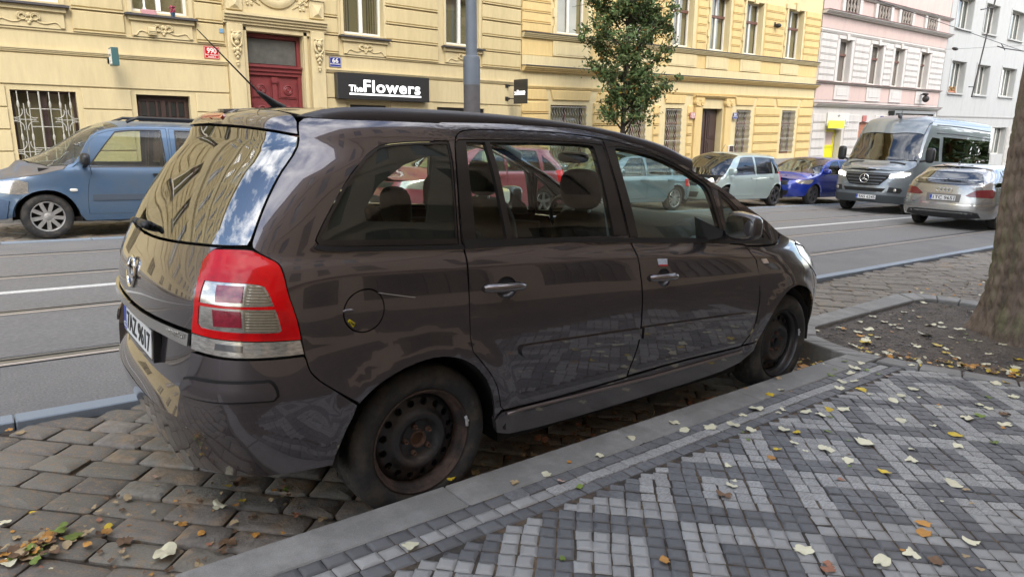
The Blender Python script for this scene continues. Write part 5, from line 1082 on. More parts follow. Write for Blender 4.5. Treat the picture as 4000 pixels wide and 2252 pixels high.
for a, b, c, d_ in fl1:
    m = MB()
    for k in range(8):
        e = .09 if k % 2 else .14
        for x0, x1 in ((a-e, a-.005), (b+.005, b+e)): m.box(x0,x1,-.062,0,4.11+k*.245,4.11+(k+1)*.245-.004)
    m.box(a-.16,b+.16,-.07,0,d_+.02,d_+.20); m.prism([((a+b)/2-.10,d_-.04),((a+b)/2+.10,d_-.04),((a+b)/2+.15,d_+.28),((a+b)/2-.15,d_+.28)], -.12, 0, 'y'); m.build('window_surround', pl2b, B2)
for f_ in (6.9, 10.6): ledge(B2, 11.93, 28.5, f_, f_+.2, .2, pl2b, sheet_metal)
for x0 in (20.08,21.94):
    m = MB(); m.box(x0,x0+.42,-.10,0,-1.5,2.14,bev=.015); m.build('door_pilaster', pl2, B2); m = MB()
    for s in (0,1): m.lathe([(.001,-.16),(.05,-.16),(.06,-.14),(.11,-.15),(.12,-.13),(.12,-.02)], 18, c=(x0+.06+s*.30,0,2.30))
    m.box(x0-.04,x0+.46,-.14,0,2.38,2.46); m.box(x0+.0,x0+.42,-.12,0,2.16,2.38); m.build('pilaster_capital', pl2, B2, 40)
ledge(B2, 20.0, 22.5, 2.46, 2.56, .15, pl2, name='door_cornice')
m = MB(); m.box(20.5,21.84,.24,.32,-1.5,2.07); m.box(21.14,21.20,.20,.24,-1.5,2.0)
for x0, x1 in ((20.60,21.06),(21.28,21.74)):
    for z0, z1 in ((1.0,1.95),(.35,.90),(-.3,.28)): m.box(x0,x1,.215,.24,z0,z1); m.box(x0+.07,x1-.07,.20,.215,z0+.07,z1-.07)
m.build('entrance_door', mat('dark_carved_door', (.060,.036,.030), .45, var=.2), B2)
m = MB(); m.box(20.52,20.66,.185,.199,.75,1.05); m.build('paper_notice', wood_w, B2)
m = MB(); m.box(11.92,28.5,-.09,0,-4,.10); m.build('plinth', pl_plinth, B2)
on2 = lambda *a: thing(a[0], a[1], a[2], (0,14,0), R2)
t_ = on2('house_number_plate', 'faded red enamel number plate left of the dark carved door', 'number plate'); enamel(t_, 19.75,20.07,1.72,1.94, mat('faded_red_enamel', (.42,.10,.08), .4), '1018', 'KRÁL. VINOHRADY', -.105, 'PRAHA 2', name='plate')
t_ = on2('street_number_plate', 'blue enamel number plate 84 right of the dark carved door', 'number plate'); enamel(t_, 22.38,22.69,1.72,1.95, en_blue, '84', 'BĚLEHRADSKÁ', -.105, name='plate')
t_ = on2('notice_case', 'small white notice case on the ochre wall right of the carved door', 'notice case'); m = MB(); m.box(22.2,22.5,-.18,-.105,.42,.72,bev=.01); m.build('case', wood_w, t_); m = MB(); m.box(22.22,22.48,-.184,-.1805,.46,.70); m.build('frame', wood_dk, t_)
t_ = on2('wall_lamp', 'small dark spotlight fixed between the ochre building windows', 'lamp'); m = MB(); m.bm(ell((24.86,-.2,5.30), (.09,.13,.09))); m.tube([(24.86,0,5.36),(24.86,-.2,5.33)], .03, 8); m.box(24.80,24.92,-.06,-.05,5.28,5.44); m.build('housing', iron, t_, 40)
# ---------------------------------------------------------------- pink and white building
R3 = (0,-math.atan(.043),0)
B3 = thing('apartment_building', 'pink and white apartment building with balusters and a yellow shop door', 'building', (0,14,0), R3)
w3 = [(30.25,31.35,3.50,5.32),(33.35,34.50,3.51,5.32),(35.82,36.88,3.50,5.32),(38.88,39.95,3.52,5.33)]; l3 = [(29.85,31.3,-2,1.40),(32.95,34.3,-2,1.75),(36.1,40.6,-2,2.0)]; t3 = [(a-.1,b+.1,7.15,9.0) for a, b, _, _ in w3]+[(a,b,10.9,12.8) for a, b, _, _ in w3]
wall_face(B3, 'wall', 28.52, 41.9, -5, 17, w3+l3+t3, pl_white); m = MB(); m.box(28.52,41.9,.32,9,-5,17); m.build('building_core', pl_pink, B3)
m = MB(); m.add([(28.5,-.4,17),(41.9,-.4,17),(41.9,5,19.5),(28.5,5,19.5),(41.9,10,17),(28.5,10,17)], [(0,1,2,3),(3,2,4,5)]); m.build('roof', MATS['roof_tiles'], B3)
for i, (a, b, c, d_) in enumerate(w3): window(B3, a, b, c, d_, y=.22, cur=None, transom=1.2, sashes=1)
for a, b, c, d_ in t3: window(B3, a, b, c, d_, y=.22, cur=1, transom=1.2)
ledge(B3, 28.5, 41.95, 6.25, 6.38, .30, pl_white, red_ledge); ledge(B3, 28.5, 41.95, 7.10, 7.2, .20, pl_white, red_ledge); ledge(B3, 28.5, 41.9, 3.40, 3.46, .14, pl_white, red_ledge); ledge(B3, 28.5, 41.95, 2.42, 2.56, .22, pl_white, red_ledge); ledge(B3, 28.5, 41.9, 5.52, 5.62, .08, pl_white, name='string_course')
m = MB(); m.box(28.53,41.88,-.02,0,5.70,6.20); m.box(28.53,41.88,-.015,0,2.70,3.38); m.box(28.53,41.88,-.02,0,6.42,7.08); m.box(28.53,41.88,-.01,0,7.25,17); m.build('pink_fields', pl_pink, B3)
for a, b, c, d_ in w3:
    m = MB(); m.box(a-.15,b+.15,-.06,-.016,2.72,3.36,bev=.01); m.box(a+.05,b-.05,-.075,-.059,2.90,3.22,bev=.01); m.build('apron_panel', pl_white, B3)
    m = MB(); m.box(a-.22,a-.01,-.03,0,3.48,5.40); m.box(b+.01,b+.22,-.03,0,3.48,5.40); m.box(a-.2,b+.2,-.06,0,5.34,5.48); m.prism([((a+b)/2-.08,5.30),((a+b)/2+.08,5.30),((a+b)/2+.13,5.56),((a+b)/2-.13,5.56)], -.11, 0, 'y'); m.build('window_surround', pl_white, B3)
    m = MB(); m.box(a-.3,a-.05,-.12,-.02,6.42,7.08); m.box(b+.15,b+.4,-.12,-.02,6.42,7.08); m.box(a-.05,b+.15,-.03,-.021,6.5,7.05,mi=1); m.build('balustrade', [pl_white, room], B3)
    for k in range(4):
        m = MB(); m.lathe([(.05,0),(.07,.04),(.04,.10),(.085,.24),(.04,.38),(.06,.46),(.07,.56)], 10, axis='z', c=(a+.15+k*.29,-.09,6.47)); m.build('baluster', mat('grey_stone', (.30,.26,.22), .8, var=.2), B3, True)
for x0, x1 in ((28.6,29.95),(31.65,33.05),(34.75,35.55),(37.15,38.6),(40.2,41.8)):
    for k in range(7): block(B3, x0, x1, 3.50+k*.285, 3.50+k*.285+.245, pl_white, .05)
for x0, x1 in ((28.6,29.7),(31.5,32.8),(34.5,35.8)):
    for k in range(6): block(B3, x0, x1, 1.75-k*.38, 2.08-k*.38, pl_white, .04)
yel = mat('yellow_door_paint', (.72,.68,.02), .4); m = MB(); m.box(29.95,30.02,.28,.34,-2,1.38); m.box(31.15,31.22,.28,.34,-2,1.38); m.box(30.02,31.15,.28,.34,1.30,1.38); m.box(30.02,31.15,.28,.34,.60,.70); m.box(30.02,31.15,.31,.34,-2,.60); m.box(30.02,31.15,.335,.345,.70,1.30,mi=1); m.build('shop_door', [yel, room], B3)
m = MB(); m.box(29.86,31.29,.345,.40,-2,1.39); m.build('door_recess', pl_white, B3)
m = MB(); m.box(32.96,34.29,.15,.25,-2,1.75); [m.box(33.0,34.25,.13,.15,1.74-.12*k-.06,1.74-.12*k) for k in range(8)]; m.build('shop_front', mat('terracotta_shop_wood', (.42,.17,.09), .6, var=.1), B3)
m = MB(); m.box(36.1,40.6,.12,.2,-2,2.0); m.build('shop_front', MATS['dark_mirror_pane'], B3)
on3 = lambda *a: thing(a[0], a[1], a[2], (0,14,0), R3)
F3 = lambda x, z_, y: Matrix(((1,0,0,x),(0,0,-1,y),(0,1,0,z_),(0,0,0,1)))
t_ = on3('shop_sign', 'bright yellow sign above the yellow shop door', 'sign'); m = MB(); m.box(29.55,30.9,-.30,-.22,1.46,1.80,bev=.004); bd = m.build('board', mat('yellow_sign', (.80,.80,.04), .5), t_); lettering('lettering', 'SWATTLE', .11, F3(30.25,1.56,-.3015), mat('pale_green_print', (.45,.55,.05), .6), bd)
t_ = on3('shop_sign', 'pale grey sign with a leaf and the word wattle above the yellow door', 'sign'); m = MB(); m.box(29.75,31.75,-.07,-.02,1.55,2.15,bev=.004); bd = m.build('board', mat('pale_sign', (.62,.60,.55), .6), t_); lettering('lettering', 'wattle', .34, F3(31.1,1.62,-.072), mat('grey_print', (.22,.21,.2), .6), bd, width=1.15); m = MB(); m.add([(30.6,-.073,2.0),(30.75,-.073,2.08),(30.9,-.073,2.02),(30.75,-.073,1.95)], [(0,1,2,3)]); m.build('leaf_print', MATS['grey_print'], bd)
t_ = on3('shop_sign', 'long white shop sign under a dark canopy on the pink building', 'sign'); m = MB(); m.box(36.2,40.5,-.10,-.02,1.80,2.16); bd = m.build('board', pl_white, t_); lettering('lettering', 'Kadeřnictví & Kosmetika', .24, F3(38.35,1.90,-.102), ink, bd, width=3.7)
m = MB(); m.box(35.9,40.9,-.32,0,2.20,2.33); m.box(35.95,36.1,-.3,-.02,1.6,2.20); m.box(40.7,40.85,-.3,-.02,1.6,2.20); m.build('canopy', MATS['black_shop_frame'], t_)
t_ = on3('house_number_plate', 'red enamel number plate on the pink building above the terracotta shop', 'number plate'); m = MB(); m.box(33.15,33.55,-.05,-.03,1.78,2.06); m.build('plate', mat('faded_red_enamel', (.42,.10,.08), .4), t_)
t_ = on3('street_number_plate', 'blue enamel number plate on the pink building beside the dark canopy', 'number plate'); m = MB(); m.box(35.0,35.36,-.05,-.03,1.78,2.06); bd = m.build('plate', en_blue, t_); lettering('lettering', '86', .2, F3(35.18,1.86,-.052), wood_w, bd)
t_ = on3('wall_lamp', 'dark bracket lamp on the pink frieze at the right', 'lamp'); m = MB(); m.bm(ell((39.3,-.35,2.98), (.12,.18,.18))); m.bm(ell((39.3,-.3,3.22), (.16,.16,.08))); m.tube([(39.3,0,3.2),(39.3,-.35,3.2)], .03, 8); m.build('lamp_head', iron, t_, True)
# ---------------------------------------------------------------- grey building
B4 = thing('apartment_building', 'plain light grey apartment building at the right end of the row', 'building', (0,14,0), R3)
w4 = [(43.0,45.1,3.45,5.15),(46.85,48.95,3.45,5.15),(51.1,53.7,3.48,5.2),(42.75,45.0,6.9,8.5),(46.85,49.0,6.95,8.55),(51.2,53.75,6.95,8.6),(43,45,10.4,12),(47,49,10.4,12),(51.2,53.7,10.4,12),(51.1,53.7,-.2,1.52)]
wall_face(B4, 'wall', 41.95, 56.2, -6, 14.5, w4, pl_grey, depth=.4); m = MB(); m.box(41.95,56.2,.42,9,-6,14.5); m.build('building_core', pl_grey, B4)
for i, (a, b, c, d_) in enumerate(w4):
    window(B4, a, b, c, d_, y=.3, cur=None, sashes=3)
    if c > 2: m = MB(); m.box(a-.1,b+.1,-.12,.28,c-.10,c-.03); m.box(a-.12,a-.02,-.03,0,c-.03,d_+.12); m.box(b+.02,b+.12,-.03,0,c-.03,d_+.12); m.box(a-.02,b+.02,-.03,0,d_+.02,d_+.12); m.build('window_surround', pl_grey, B4)
m = MB(); m.box(41.95,56.2,-.03,0,2.10,2.16); m.build('string_course', pl_plinth, B4)
m = MB(); m.box(49.7,51.0,-.04,0,-6,1.56); m.box(53.8,56.2,-.04,0,-6,1.56)
m.build('brick_base', mat('pale_brick', (.42,.40,.36), .8, var=.1), B4)
m = MB(); bw_, bh_ = .42, .19
for r_ in range(16):
    for k in range(14):
        x = 49.72+k*bw_+(r_ % 2)*bw_/2; z_ = 1.5-r_*bh_
        if (x+bw_ < 50.98 or x > 53.82) and x+bw_ < 56.15: m.box(x+.01,x+bw_-.01,-.055,-.041,z_-bh_+.012,z_-.006)
tag(m.build('brick_field', mat('pale_brick_face', (.46,.44,.40), .8, per=.08), B4), kind='stuff')
t_ = on3('geranium_pots', 'row of small plants on the grey building window sill', 'plants'); m = MB(); [m.bm(ell((43.2+random.uniform(0,.9), .05+random.uniform(-.05,.05), 3.60+random.uniform(-.05,.15)), (.06,.06,.07), 6, 5)) for _ in range(26)]; m.build('foliage', mat('autumn_sill_plants', (.22,.13,.05), .8, per=.5), t_, True); m = MB(); m.box(43.15,44.2,0,.14,3.42,3.54); m.build('trough', mat('terracotta_shop_wood', (.42,.17,.09)), t_)
# ------------------------------------------------------------------ the other cars
def car_paint(name, col, met=.35, rough=.32, dust=None):
    return mat(name, col, rough, met, coat=1 if dust is None else .5, cior=1.7, var=.05, vscale=2, col2=dust, c2scale=2.2, c2lo=.42, c2hi=.75)
HUB = {}
def alloy(w, kind, R=.31, ri=.205, mt=None, width=.2):
    """tyre and wheel of a parked car; kind: number of spokes and style"""
    key = (kind, R, ri, mt.name)
    if key not in HUB:
        V, F = tyre_mesh(R, ri, width, 48, False); ty = (V, F); m = MB(); m.lathe([(ri+.002,.012),(ri-.004,.006),(ri-.012,.012),(ri-.018,.05),(ri-.02,.16)], 40)
        ns, wd, dbl = kind
        for k in range(ns):
            for s_ in ((-1,1) if dbl else (0,)):
                a = 2*PI*k/ns+s_*(.13 if ns < 8 else .1); a2 = 2*PI*k/ns+s_*(.20 if ns < 8 else .13); c0, s0, c1, s1 = math.cos(a), math.sin(a), math.cos(a2), math.sin(a2); r0, r1 = .035, ri-.008; q = wd/2
                m.add([(c0*r0-s0*q,.012,s0*r0+c0*q),(c0*r0+s0*q,.012,s0*r0-c0*q),(c1*r1+s1*q,.010,s1*r1-c1*q),(c1*r1-s1*q,.010,s1*r1+c1*q),(c0*r0-s0*q,.035,s0*r0+c0*q),(c0*r0+s0*q,.035,s0*r0-c0*q),(c1*r1+s1*q*1.2,.035,s1*r1-c1*q*1.2),(c1*r1-s1*q*1.2,.035,s1*r1+c1*q*1.2)], [(0,1,2,3),(0,3,7,4),(1,5,6,2)])
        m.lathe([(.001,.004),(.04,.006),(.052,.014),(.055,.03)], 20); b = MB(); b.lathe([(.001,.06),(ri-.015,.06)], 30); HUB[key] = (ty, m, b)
    (V, F), m, b = HUB[key]
    if isinstance(HUB[key][0], tuple) and (key, 'o') not in HUB:
        HUB[(key, 'o')] = (mesh_obj('tyre', V, F, rubber, w, 35), m.build('rim', mt, w, 40), b.build('brake_shadow', under, w)); return
    if w is None: return
    for o in HUB[(key, 'o')]: c = o.copy(); COL.objects.link(c); c.parent = w
def simple_car(name, label, cat, loc, flip, P, group=None):
    """P: dict of side-view numbers, x from the rear axle, z from the road"""
    W_, H_ = P['W'], P['H']; ro, wb, fo = P['ro'], P['wb'], P['fo']; h = W_/2; bz = P['belt']; paint = P['paint']; bump_m = P.get('bumper', paint)
    zr = H_-P.get('edge', .09); xw, xt = P['xw'], P['xt']; cz = P['cowl']; nz_ = P['nose']; zg = bz[0]
    ZB = [.15,.25,.40,.60,.78,zg-.06,zg+.01,zg+.10,H_-.12,H_]; th = P.get('tumble', .15)
    WB = [h-.08,h-.045,h-.012,h,h-.004,h-.018,h-.050,h-.066,h-.05-th,h-.05-th-.06]
    xr = ([.15,.25,.42,.60,zg-.05,zg+.05,H_-.14,H_-.03,H_+.05], [-ro+.13,-ro+.04,-ro,-ro+.005,-ro+.03,-ro+.05+P.get('glz',0),-ro+P['gl'],-ro+P['gl']+.03,-ro+P['gl']+.25])
    nx = wb+fo; xf = ([.15,.25,.45,.62,nz_,nz_+.10,H_], [nx-.12,nx-.04,nx,nx-.015,nx-.07,nx-.16,nx-.16])
    qq = lambda x: None
    B = Body(h, ZB, WB, xr, xf, P.get('NR',3.2), .55, 2.7, 1.0, ([0,6],[zr,zr]), ([-1,6],[H_,H_]), arches=((0.,.43,.014,.29),(wb,.43,.014,.29)), taper=(.6,1.2,.0,.03,.0), vmain=.6)
    Q = B.q; xr_top = -ro+P['gl']
    xs = [-ro+.02, xr_top+.15, xr_top+.5, (xt+xr_top)/2+.2, xt-.25, xt+.10, xt+.35, (xt+.35+xw)/2, xw, (xw+nx-.5)/2, nx-.55, nx-.15, nx+.2]
    zs = [zr-.02, zr-.012, zr, zr+.012, zr-.0, zr-.045, zr-.125, (zr-.125+cz)/2+.03, cz, cz-(cz-nz_)*.38, nz_+.06, nz_, nz_-.02]
    B.zt = ([Q(x) if i else 0 for i, x in enumerate(xs)], zs)
    B.edge_tables()
    B.zct = ([xr_top-.03, xr_top+.12, (xt+xr_top)/2, xt-.1, xt+.12, xw+.42, xw+.55, nx-.5, nx-.1, nx], [zr+.01, H_-.02, H_, H_-.012, H_-.06, cz+.03, cz+.01, nz_+.13, nz_+.05, nz_+.02])
    root = thing(name, label, cat, loc, (0,0,PI if flip else 0), group)
    sill = .30; A1 = [(Q(.375*math.cos(a)), .29+.375*math.sin(a)) for a in np.linspace(PI-.06, .06, 15)]; A2 = [(Q(wb+.375*math.cos(a)), .29+.375*math.sin(a)) for a in np.linspace(PI-.06, .06, 15)]
    def zb(x): return float(np.interp(x, [-ro, .3, wb-.3, xw+.3], [bz[0], bz[0]-.0, bz[1], bz[1]-.02]))
    def ztp(x): return float(B.ztop(Q(x)))-.055
    win = []
    xs_ = P['win']      # [(x0bottom,x0top,x1bottom,x1top)...] rear to front
    for a0, a1, b1, b0 in xs_:
        top = [(Q(x), ztp(x)) for x in np.linspace(a1, b1, 7)]
        win.append([(Q(a0), zb(a0)+.02)]+top+[(Q(b0), zb(b0)+.02)])
    def clean(poly):
        return poly
    tl = P['tail']; hl = P['head']; qn = Q(nx-1.0)
    topc = [(q_, float(B.ztop(q_))) for q_ in np.linspace(B.QM, .0, 70)]
    bot = [(0,.24),(.5,.25),(Q(-.45),.28)]+A1+[(Q(.42),sill-.06),(Q(wb-.42),sill-.06)]+A2+[(Q(wb+.5),.27),(B.QM-.3,.24),(B.QM,.24)]
    glass_r = [(0,bz[0]+.03),(h*.55,bz[0]+.035),(h*.80,bz[0]+.05),(B.QR*.62,bz[0]+.08),(B.QR*.56,zr-.13),(h*.6,zr-.085),(0,zr-.075)]
    gq = P.get('rear_q')
    doors = P['doors']; zt_d = lambda x: float(B.ztop(Q(x)))-.022
    dpol = []
    for (a, b) in doors:
        xm = np.linspace(a, b, 8); tp_ = [(Q(x), max(zt_d(x), zb(x)+.03) if x < xw+.05 else zb(x)) for x in xm]
        lo_ = [(Q(b), .33),(Q(a), .33)]
        if a < .38: lo_ = [(Q(b), .33),(Q(.42),.33),(Q(.385),.42),(Q(.29),.58),(Q(.12),.70),(Q(a),.74)] if a < .12 else [(Q(b), .33),(Q(.42),.33),(Q(.385),.42),(Q(a),.58)]
        dpol.append(tp_+lo_)
    alld = [win[i] for i in range(len(win))]
    for mir in (False, True):
        inside = []
        rest = []
        for w_ in win:
            c = np.mean(np.array(w_), 0)[None]; hit = [d_ for d_ in dpol if pip(c, d_)[0]]
            (inside if hit else rest).append(w_)
        poly = bot+topc
        holes = rest+dpol+[tl]+[hl]
        if gq is not None: pass
        big = bot+[(q_, z_) for q_, z_ in topc]
        panel(B, 'body_side', big, paint, root, holes=holes+[], gap=.0, hgap=.0, res=.075, mirror=mir, it=0, flange=.02)
        for d_ in dpol:
            ins = [w_ for w_ in inside if pip(np.mean(np.array(w_), 0)[None], d_)[0]]
            o = panel(B, 'door', d_, paint, root, holes=ins, gap=.005, hgap=0, res=.07, mirror=mir, it=0, flange=.02)
            for w_ in ins: panel(B, 'window', w_, P['glass'], o, off=-.006, gap=0, res=.1, mirror=mir, it=0, flange=.002); 
            qs_ = [p_[0] for p_ in d_]; hx = min(qs_)+.10
            c, a_, b_, n_ = B.at(hx+.06, zb(0)-.11, .012); m = MB(); V = [c+a_*x+b_*y+n_*z for x in (-.09,.09) for y in (-.013,.013) for z in (-.01,.014)]
            if mir: V = [Vector((v.x, W_-v.y, v.z)) for v in V]
            m.add(V, [(0,1,3,2),(4,6,7,5),(0,4,5,1),(2,3,7,6),(0,2,6,4),(1,5,7,3)]); m.build('door_handle', P.get('handle', paint), o)
            if P.get('mould'): panel(B, 'side_moulding', [(min(qs_)+.06,.52),(max(qs_)-.06,.52),(max(qs_)-.06,.60),(min(qs_)+.06,.60)], P['mould'], o, off=.012, gap=0, res=.08, mirror=mir, it=0)
        for w_ in rest: panel(B, 'window', w_, P['glass'], root, off=-.006, gap=0, res=.1, mirror=mir, it=0, flange=.002)
        for w_ in win: 
            wi = inset(dens(w_, .08), -.016); panel(B, 'window_trim', [tuple(p_) for p_ in wi], trim_blk, root, holes=[w_], off=.003, gap=0, hgap=0, res=.3, mirror=mir, it=0, flange=.006)
        panel(B, 'tail_lamp', tl, P.get('tail_m', lamp_red), root, off=.003, gap=.001, res=.05, mirror=mir, it=0); panel(B, 'headlamp', hl, P.get('head_m', lamp_clear), root, off=.003, gap=.001, res=.05, mirror=mir, it=0)
        for cx in (0, wb):
            m = MB(); m.lathe([(.39,.03),(.385,.10),(.38,.36),(.05,.37)], 24, c=(cx,0,.29), a0=-.15, a1=PI+.15); 
            if mir: m.v = [(x, W_-y, z) for x, y, z in m.v]
            m.build('wheel_housing', under, root)
            w = bpy.data.objects.new('wheel', None); COL.objects.link(w); w.parent = root; w.location = (cx, W_-.045 if mir else .045, P.get('R',.31)); w.rotation_euler = (0, random.uniform(0,1), PI if mir else 0); alloy(w, P['wheel'], P.get('R',.31), P.get('ri',.205), P['rim'])
        s_ = -1 if mir else 1; mx_ = xw-.22 if P.get('mirx') is None else P['mirx']; c = Vector((mx_, h-s_*(h+.06), zb(mx_)+.12)); m = MB(); soft_box(m, c, (.055,.12,.085), 0, 3.2); m.box(mx_-.03,mx_+.03,min(h-s_*(h+.02),h-s_*(h-.1)),max(h-s_*(h+.02),h-s_*(h-.1)),zb(mx_)+.02,zb(mx_)+.07); dm = m.build('door_mirror', P.get('mirror', paint), root, 60)
    panel(B, 'rear_window', sym(glass_r), P.get('rglass', P['glass']), root, off=.004, gap=0, res=.1, it=0, flange=.012)
    panel(B, 'bumper_rear', sym([(0,.245),(.5,.255),(Q(-.47),.29),(Q(-.42),.40),(Q(-.40),.52),(h*.95,.56),(0,.56)]), bump_m, root, off=.016, gap=0, res=.09, it=0, flange=.02)
    fb = [(B.QM,.245),(B.QM-.5,.25),(Q(wb+.47),.29),(Q(wb+.42),.40),(Q(wb+.40),.52),(B.QM-h*.95,.55),(B.QM,.56)]
    for mir in (False, True): panel(B, 'bumper_front', fb, bump_m, root, off=.014, gap=0, res=.09, it=0, flange=.02, mirror=mir)
    gr = [(B.QM,.60),(B.QM-.42,.60),(B.QM-.46,nz_-.03),(B.QM,nz_-.03)]; lo_g = [(B.QM,.30),(B.QM-.45,.30),(B.QM-.50,.44),(B.QM,.44)]
    for mir in (False, True): panel(B, 'grille', gr, black_pl, root, off=.01, gap=0, res=.1, it=0, mirror=mir); panel(B, 'air_intake', lo_g, black_pl, root, off=.018, gap=0, res=.1, it=0, mirror=mir)
    # top: roof, screen, bonnet
    e0 = xr_top+.02; panel(B, 'roof', symt([(xr_top-.02,0),(xr_top,.6),(xr_top+.12,.93),(xr_top+.3,.998),(xt-.02,.998),(xt-.02,.93),(xt+.03,.6),(xt+.08,0)]), paint, root, surf='T', res=.10, gap=0, it=0)
    panel(B, 'windscreen', symt([(xt+.09,0),(xt+.04,.6),(xt-.01,.93),((xt+xw)/2,.94),(xw-.03,.94),(xw+.18,.85),(xw+.36,.5),(xw+.42,0)]), P.get('sglass', P['glass']), root, surf='T', res=.10, gap=0, it=0, off=.001)
    for s_ in (1,-1): panel(B, 'screen_pillar', [(xt-.02,.998*s_),(xt-.02,.935*s_),((xt+xw)/2,.945*s_),(xw-.03,.945*s_),(xw+.02,.998*s_),((xt+xw)/2,.998*s_)], paint, root, surf='T', res=.1, gap=0, it=0)
    panel(B, 'bonnet', symt([(xw+.44,0),(xw+.38,.5),(xw+.19,.86),(xw-.02,.95),(xw+.03,.998),(nx-.8,.996),(nx-.35,.985),(nx-.14,.8),(nx-.10,0)]), P.get('bonnet', paint), root, surf='T', res=.09, gap=.002, it=0)
    # inside
    m = MB(); m.box(-.2,wb-.2,.15,W_-.15,.22,.28); m.box(-ro+.15,0,.25,W_-.25,.28,.34); m.box(xw-.15,xw+.3,.1,W_-.1,cz-.22,cz-.04); m.build('floor_and_dash', cabin, root)
    for sx in (1.35 if wb > 2.6 else 1.15, .45):
        for sy in (.25, .75):
            m = MB(); soft_box(m, (sx, W_*sy, .55), (.26,.24,.10)); soft_box(m, (sx-.2, W_*sy, .85), (.08,.23,.30), -.15); soft_box(m, (sx-.27, W_*sy, min(1.22, H_-.26)), (.05,.13,.10), 0, 3); m.build('seat', seat_cloth, root, True)
    return root, B
def tl_poly(B_h, q0, q1, z0, z1): return [(q0,z0),(q1,z0),(q1,z1),(q0,z1)]
g_car = glass('car_glass', (.62,.72,.66), ior=1.65); g_dark = glass('tinted_car_glass', (.16,.18,.18), ior=1.7); g_dust = glass('dusty_car_glass', (.74,.80,.70), ior=1.5, dirt=.16)
silver_rim = mat('silver_rim', (.45,.45,.45), .35, .7); dark_rim = mat('dark_alloy_rim', (.09,.09,.10), .35, .6); hubcap = mat('silver_hubcap', (.38,.37,.35), .45, .5, var=.3, vscale=30)
ST = thing  # alias kept short
def qrear(W_, ro, vmain=.6): pass
PARK = 'cars parked along the far kerb'
blue_d = car_paint('dusty_blue_paint', (.085,.15,.245), .3, .34, dust=(.12,.165,.225)); blue_bonnet = mat('dusty_bonnet_paint', (.16,.14,.12), .6, .2, var=.2, vscale=3, col2=(.10,.14,.2), c2scale=2)
P0 = dict(W=1.74,H=1.62,ro=.74,wb=2.905,fo=.82,belt=(.98,.95),cowl=.985,nose=.78,xw=2.66,xt=1.98,gl=.10,paint=blue_d,bumper=mat('dark_blue_bumper', (.06,.10,.17), .5, coat=.2, var=.1),glass=g_dust,bonnet=blue_bonnet,
  win=[(-.55,-.42,.16,.14),(.30,.32,1.24,1.26),(1.43,1.45,2.02,2.44)],doors=[(.22,1.33),(1.36,2.43)],tail=[(.72,.70),(.98,.70),(.98,1.02),(.74,1.02)],head=[(4.50,.62),(4.62,.60),(4.95,.64),(4.95,.76),(4.66,.79),(4.54,.76)],wheel=(9,.045,False),rim=hubcap,mirror=black_pl,mould=mat('grey_blue_moulding', (.07,.09,.12), .6),handle=black_pl,ri=.198,R=.305)
r_, b_ = simple_car('parked_car', 'dusty blue estate car with silver plastic hubcaps at the left', 'car', (2.455,8.82+1.74,0), True, P0, PARK)
for s_ in (.30,1.44):
    m = MB(); m.tube([(-.2,s_,1.60),(-.1,s_,1.66),(1.7,s_,1.655),(1.85,s_,1.59)], .022, 8); m.build('roof_rail', black_pl, r_, True)
m = MB(); m.tube([(2.9,.5,1.03),(2.75,.9,1.09),(2.95,.95,1.045)], .012, 6); m.tube([(2.95,1.2,1.03),(2.8,.8,1.10)], .012, 6); m.build('windscreen_wiper', black_pl, r_, True)
c, a, b, n = b_.at(b_.q(2.60), .66, .006); m = MB(); soft_box(m, c, (.045,.01,.02), 0, 4); m.v = [(x, 1.74-y, z) for x, y, z in m.v]; m.build('side_repeater', wood_w, r_, True)
red_p = car_paint('dull_red_paint', (.26,.05,.07), .3, .3)
P1 = dict(W=1.76,H=1.50,ro=.85,wb=2.60,fo=.90,belt=(.96,.92),cowl=.97,nose=.74,xw=2.34,xt=1.62,gl=.34,paint=red_p,glass=g_car,win=[(-.42,-.25,.02,.02),(.12,.16,.98,1.0),(1.06,1.08,1.62,2.16)],doors=[(.08,1.02),(1.04,2.2)],
  tail=[(.82,.70),(1.12,.74),(1.16,.98),(.84,1.0)],head=[(4.28,.66),(4.45,.60),(4.95,.62),(4.95,.74),(4.45,.80),(4.20,.80)],wheel=(5,.06,False),rim=silver_rim)
simple_car('parked_car', 'dull red hatchback seen through the windows of the grey-brown car', 'car', (8.35,8.82+1.76,0), True, P1, PARK)
bmw_p = car_paint('grey_blue_paint', (.20,.27,.31), .5, .28)
P2 = dict(W=1.80,H=1.42,ro=.80,wb=2.76,fo=.78,belt=(.88,.84),cowl=.92,nose=.68,xw=2.42,xt=1.70,gl=.42,edge=.10,paint=bmw_p,glass=g_car,win=[(-.48,-.20,.10,.12),(.22,.24,1.06,1.10),(1.18,1.20,1.66,2.20)],doors=[(.14,1.12),(1.15,2.26)],
  tail=[(.84,.60),(1.16,.62),(1.14,.80),(.86,.80)],head=[(4.5,.58),(4.6,.56),(5.0,.58),(5.0,.68),(4.6,.72),(4.5,.70)],wheel=(7,.03,True),rim=silver_rim,ri=.215)
simple_car('parked_car', 'grey-blue estate car with twin-spoke alloy wheels behind the front side window', 'car', (12.73,8.80+1.80,0), True, P2, PARK)
mint = car_paint('pale_mint_paint', (.40,.49,.47), .35, .3)
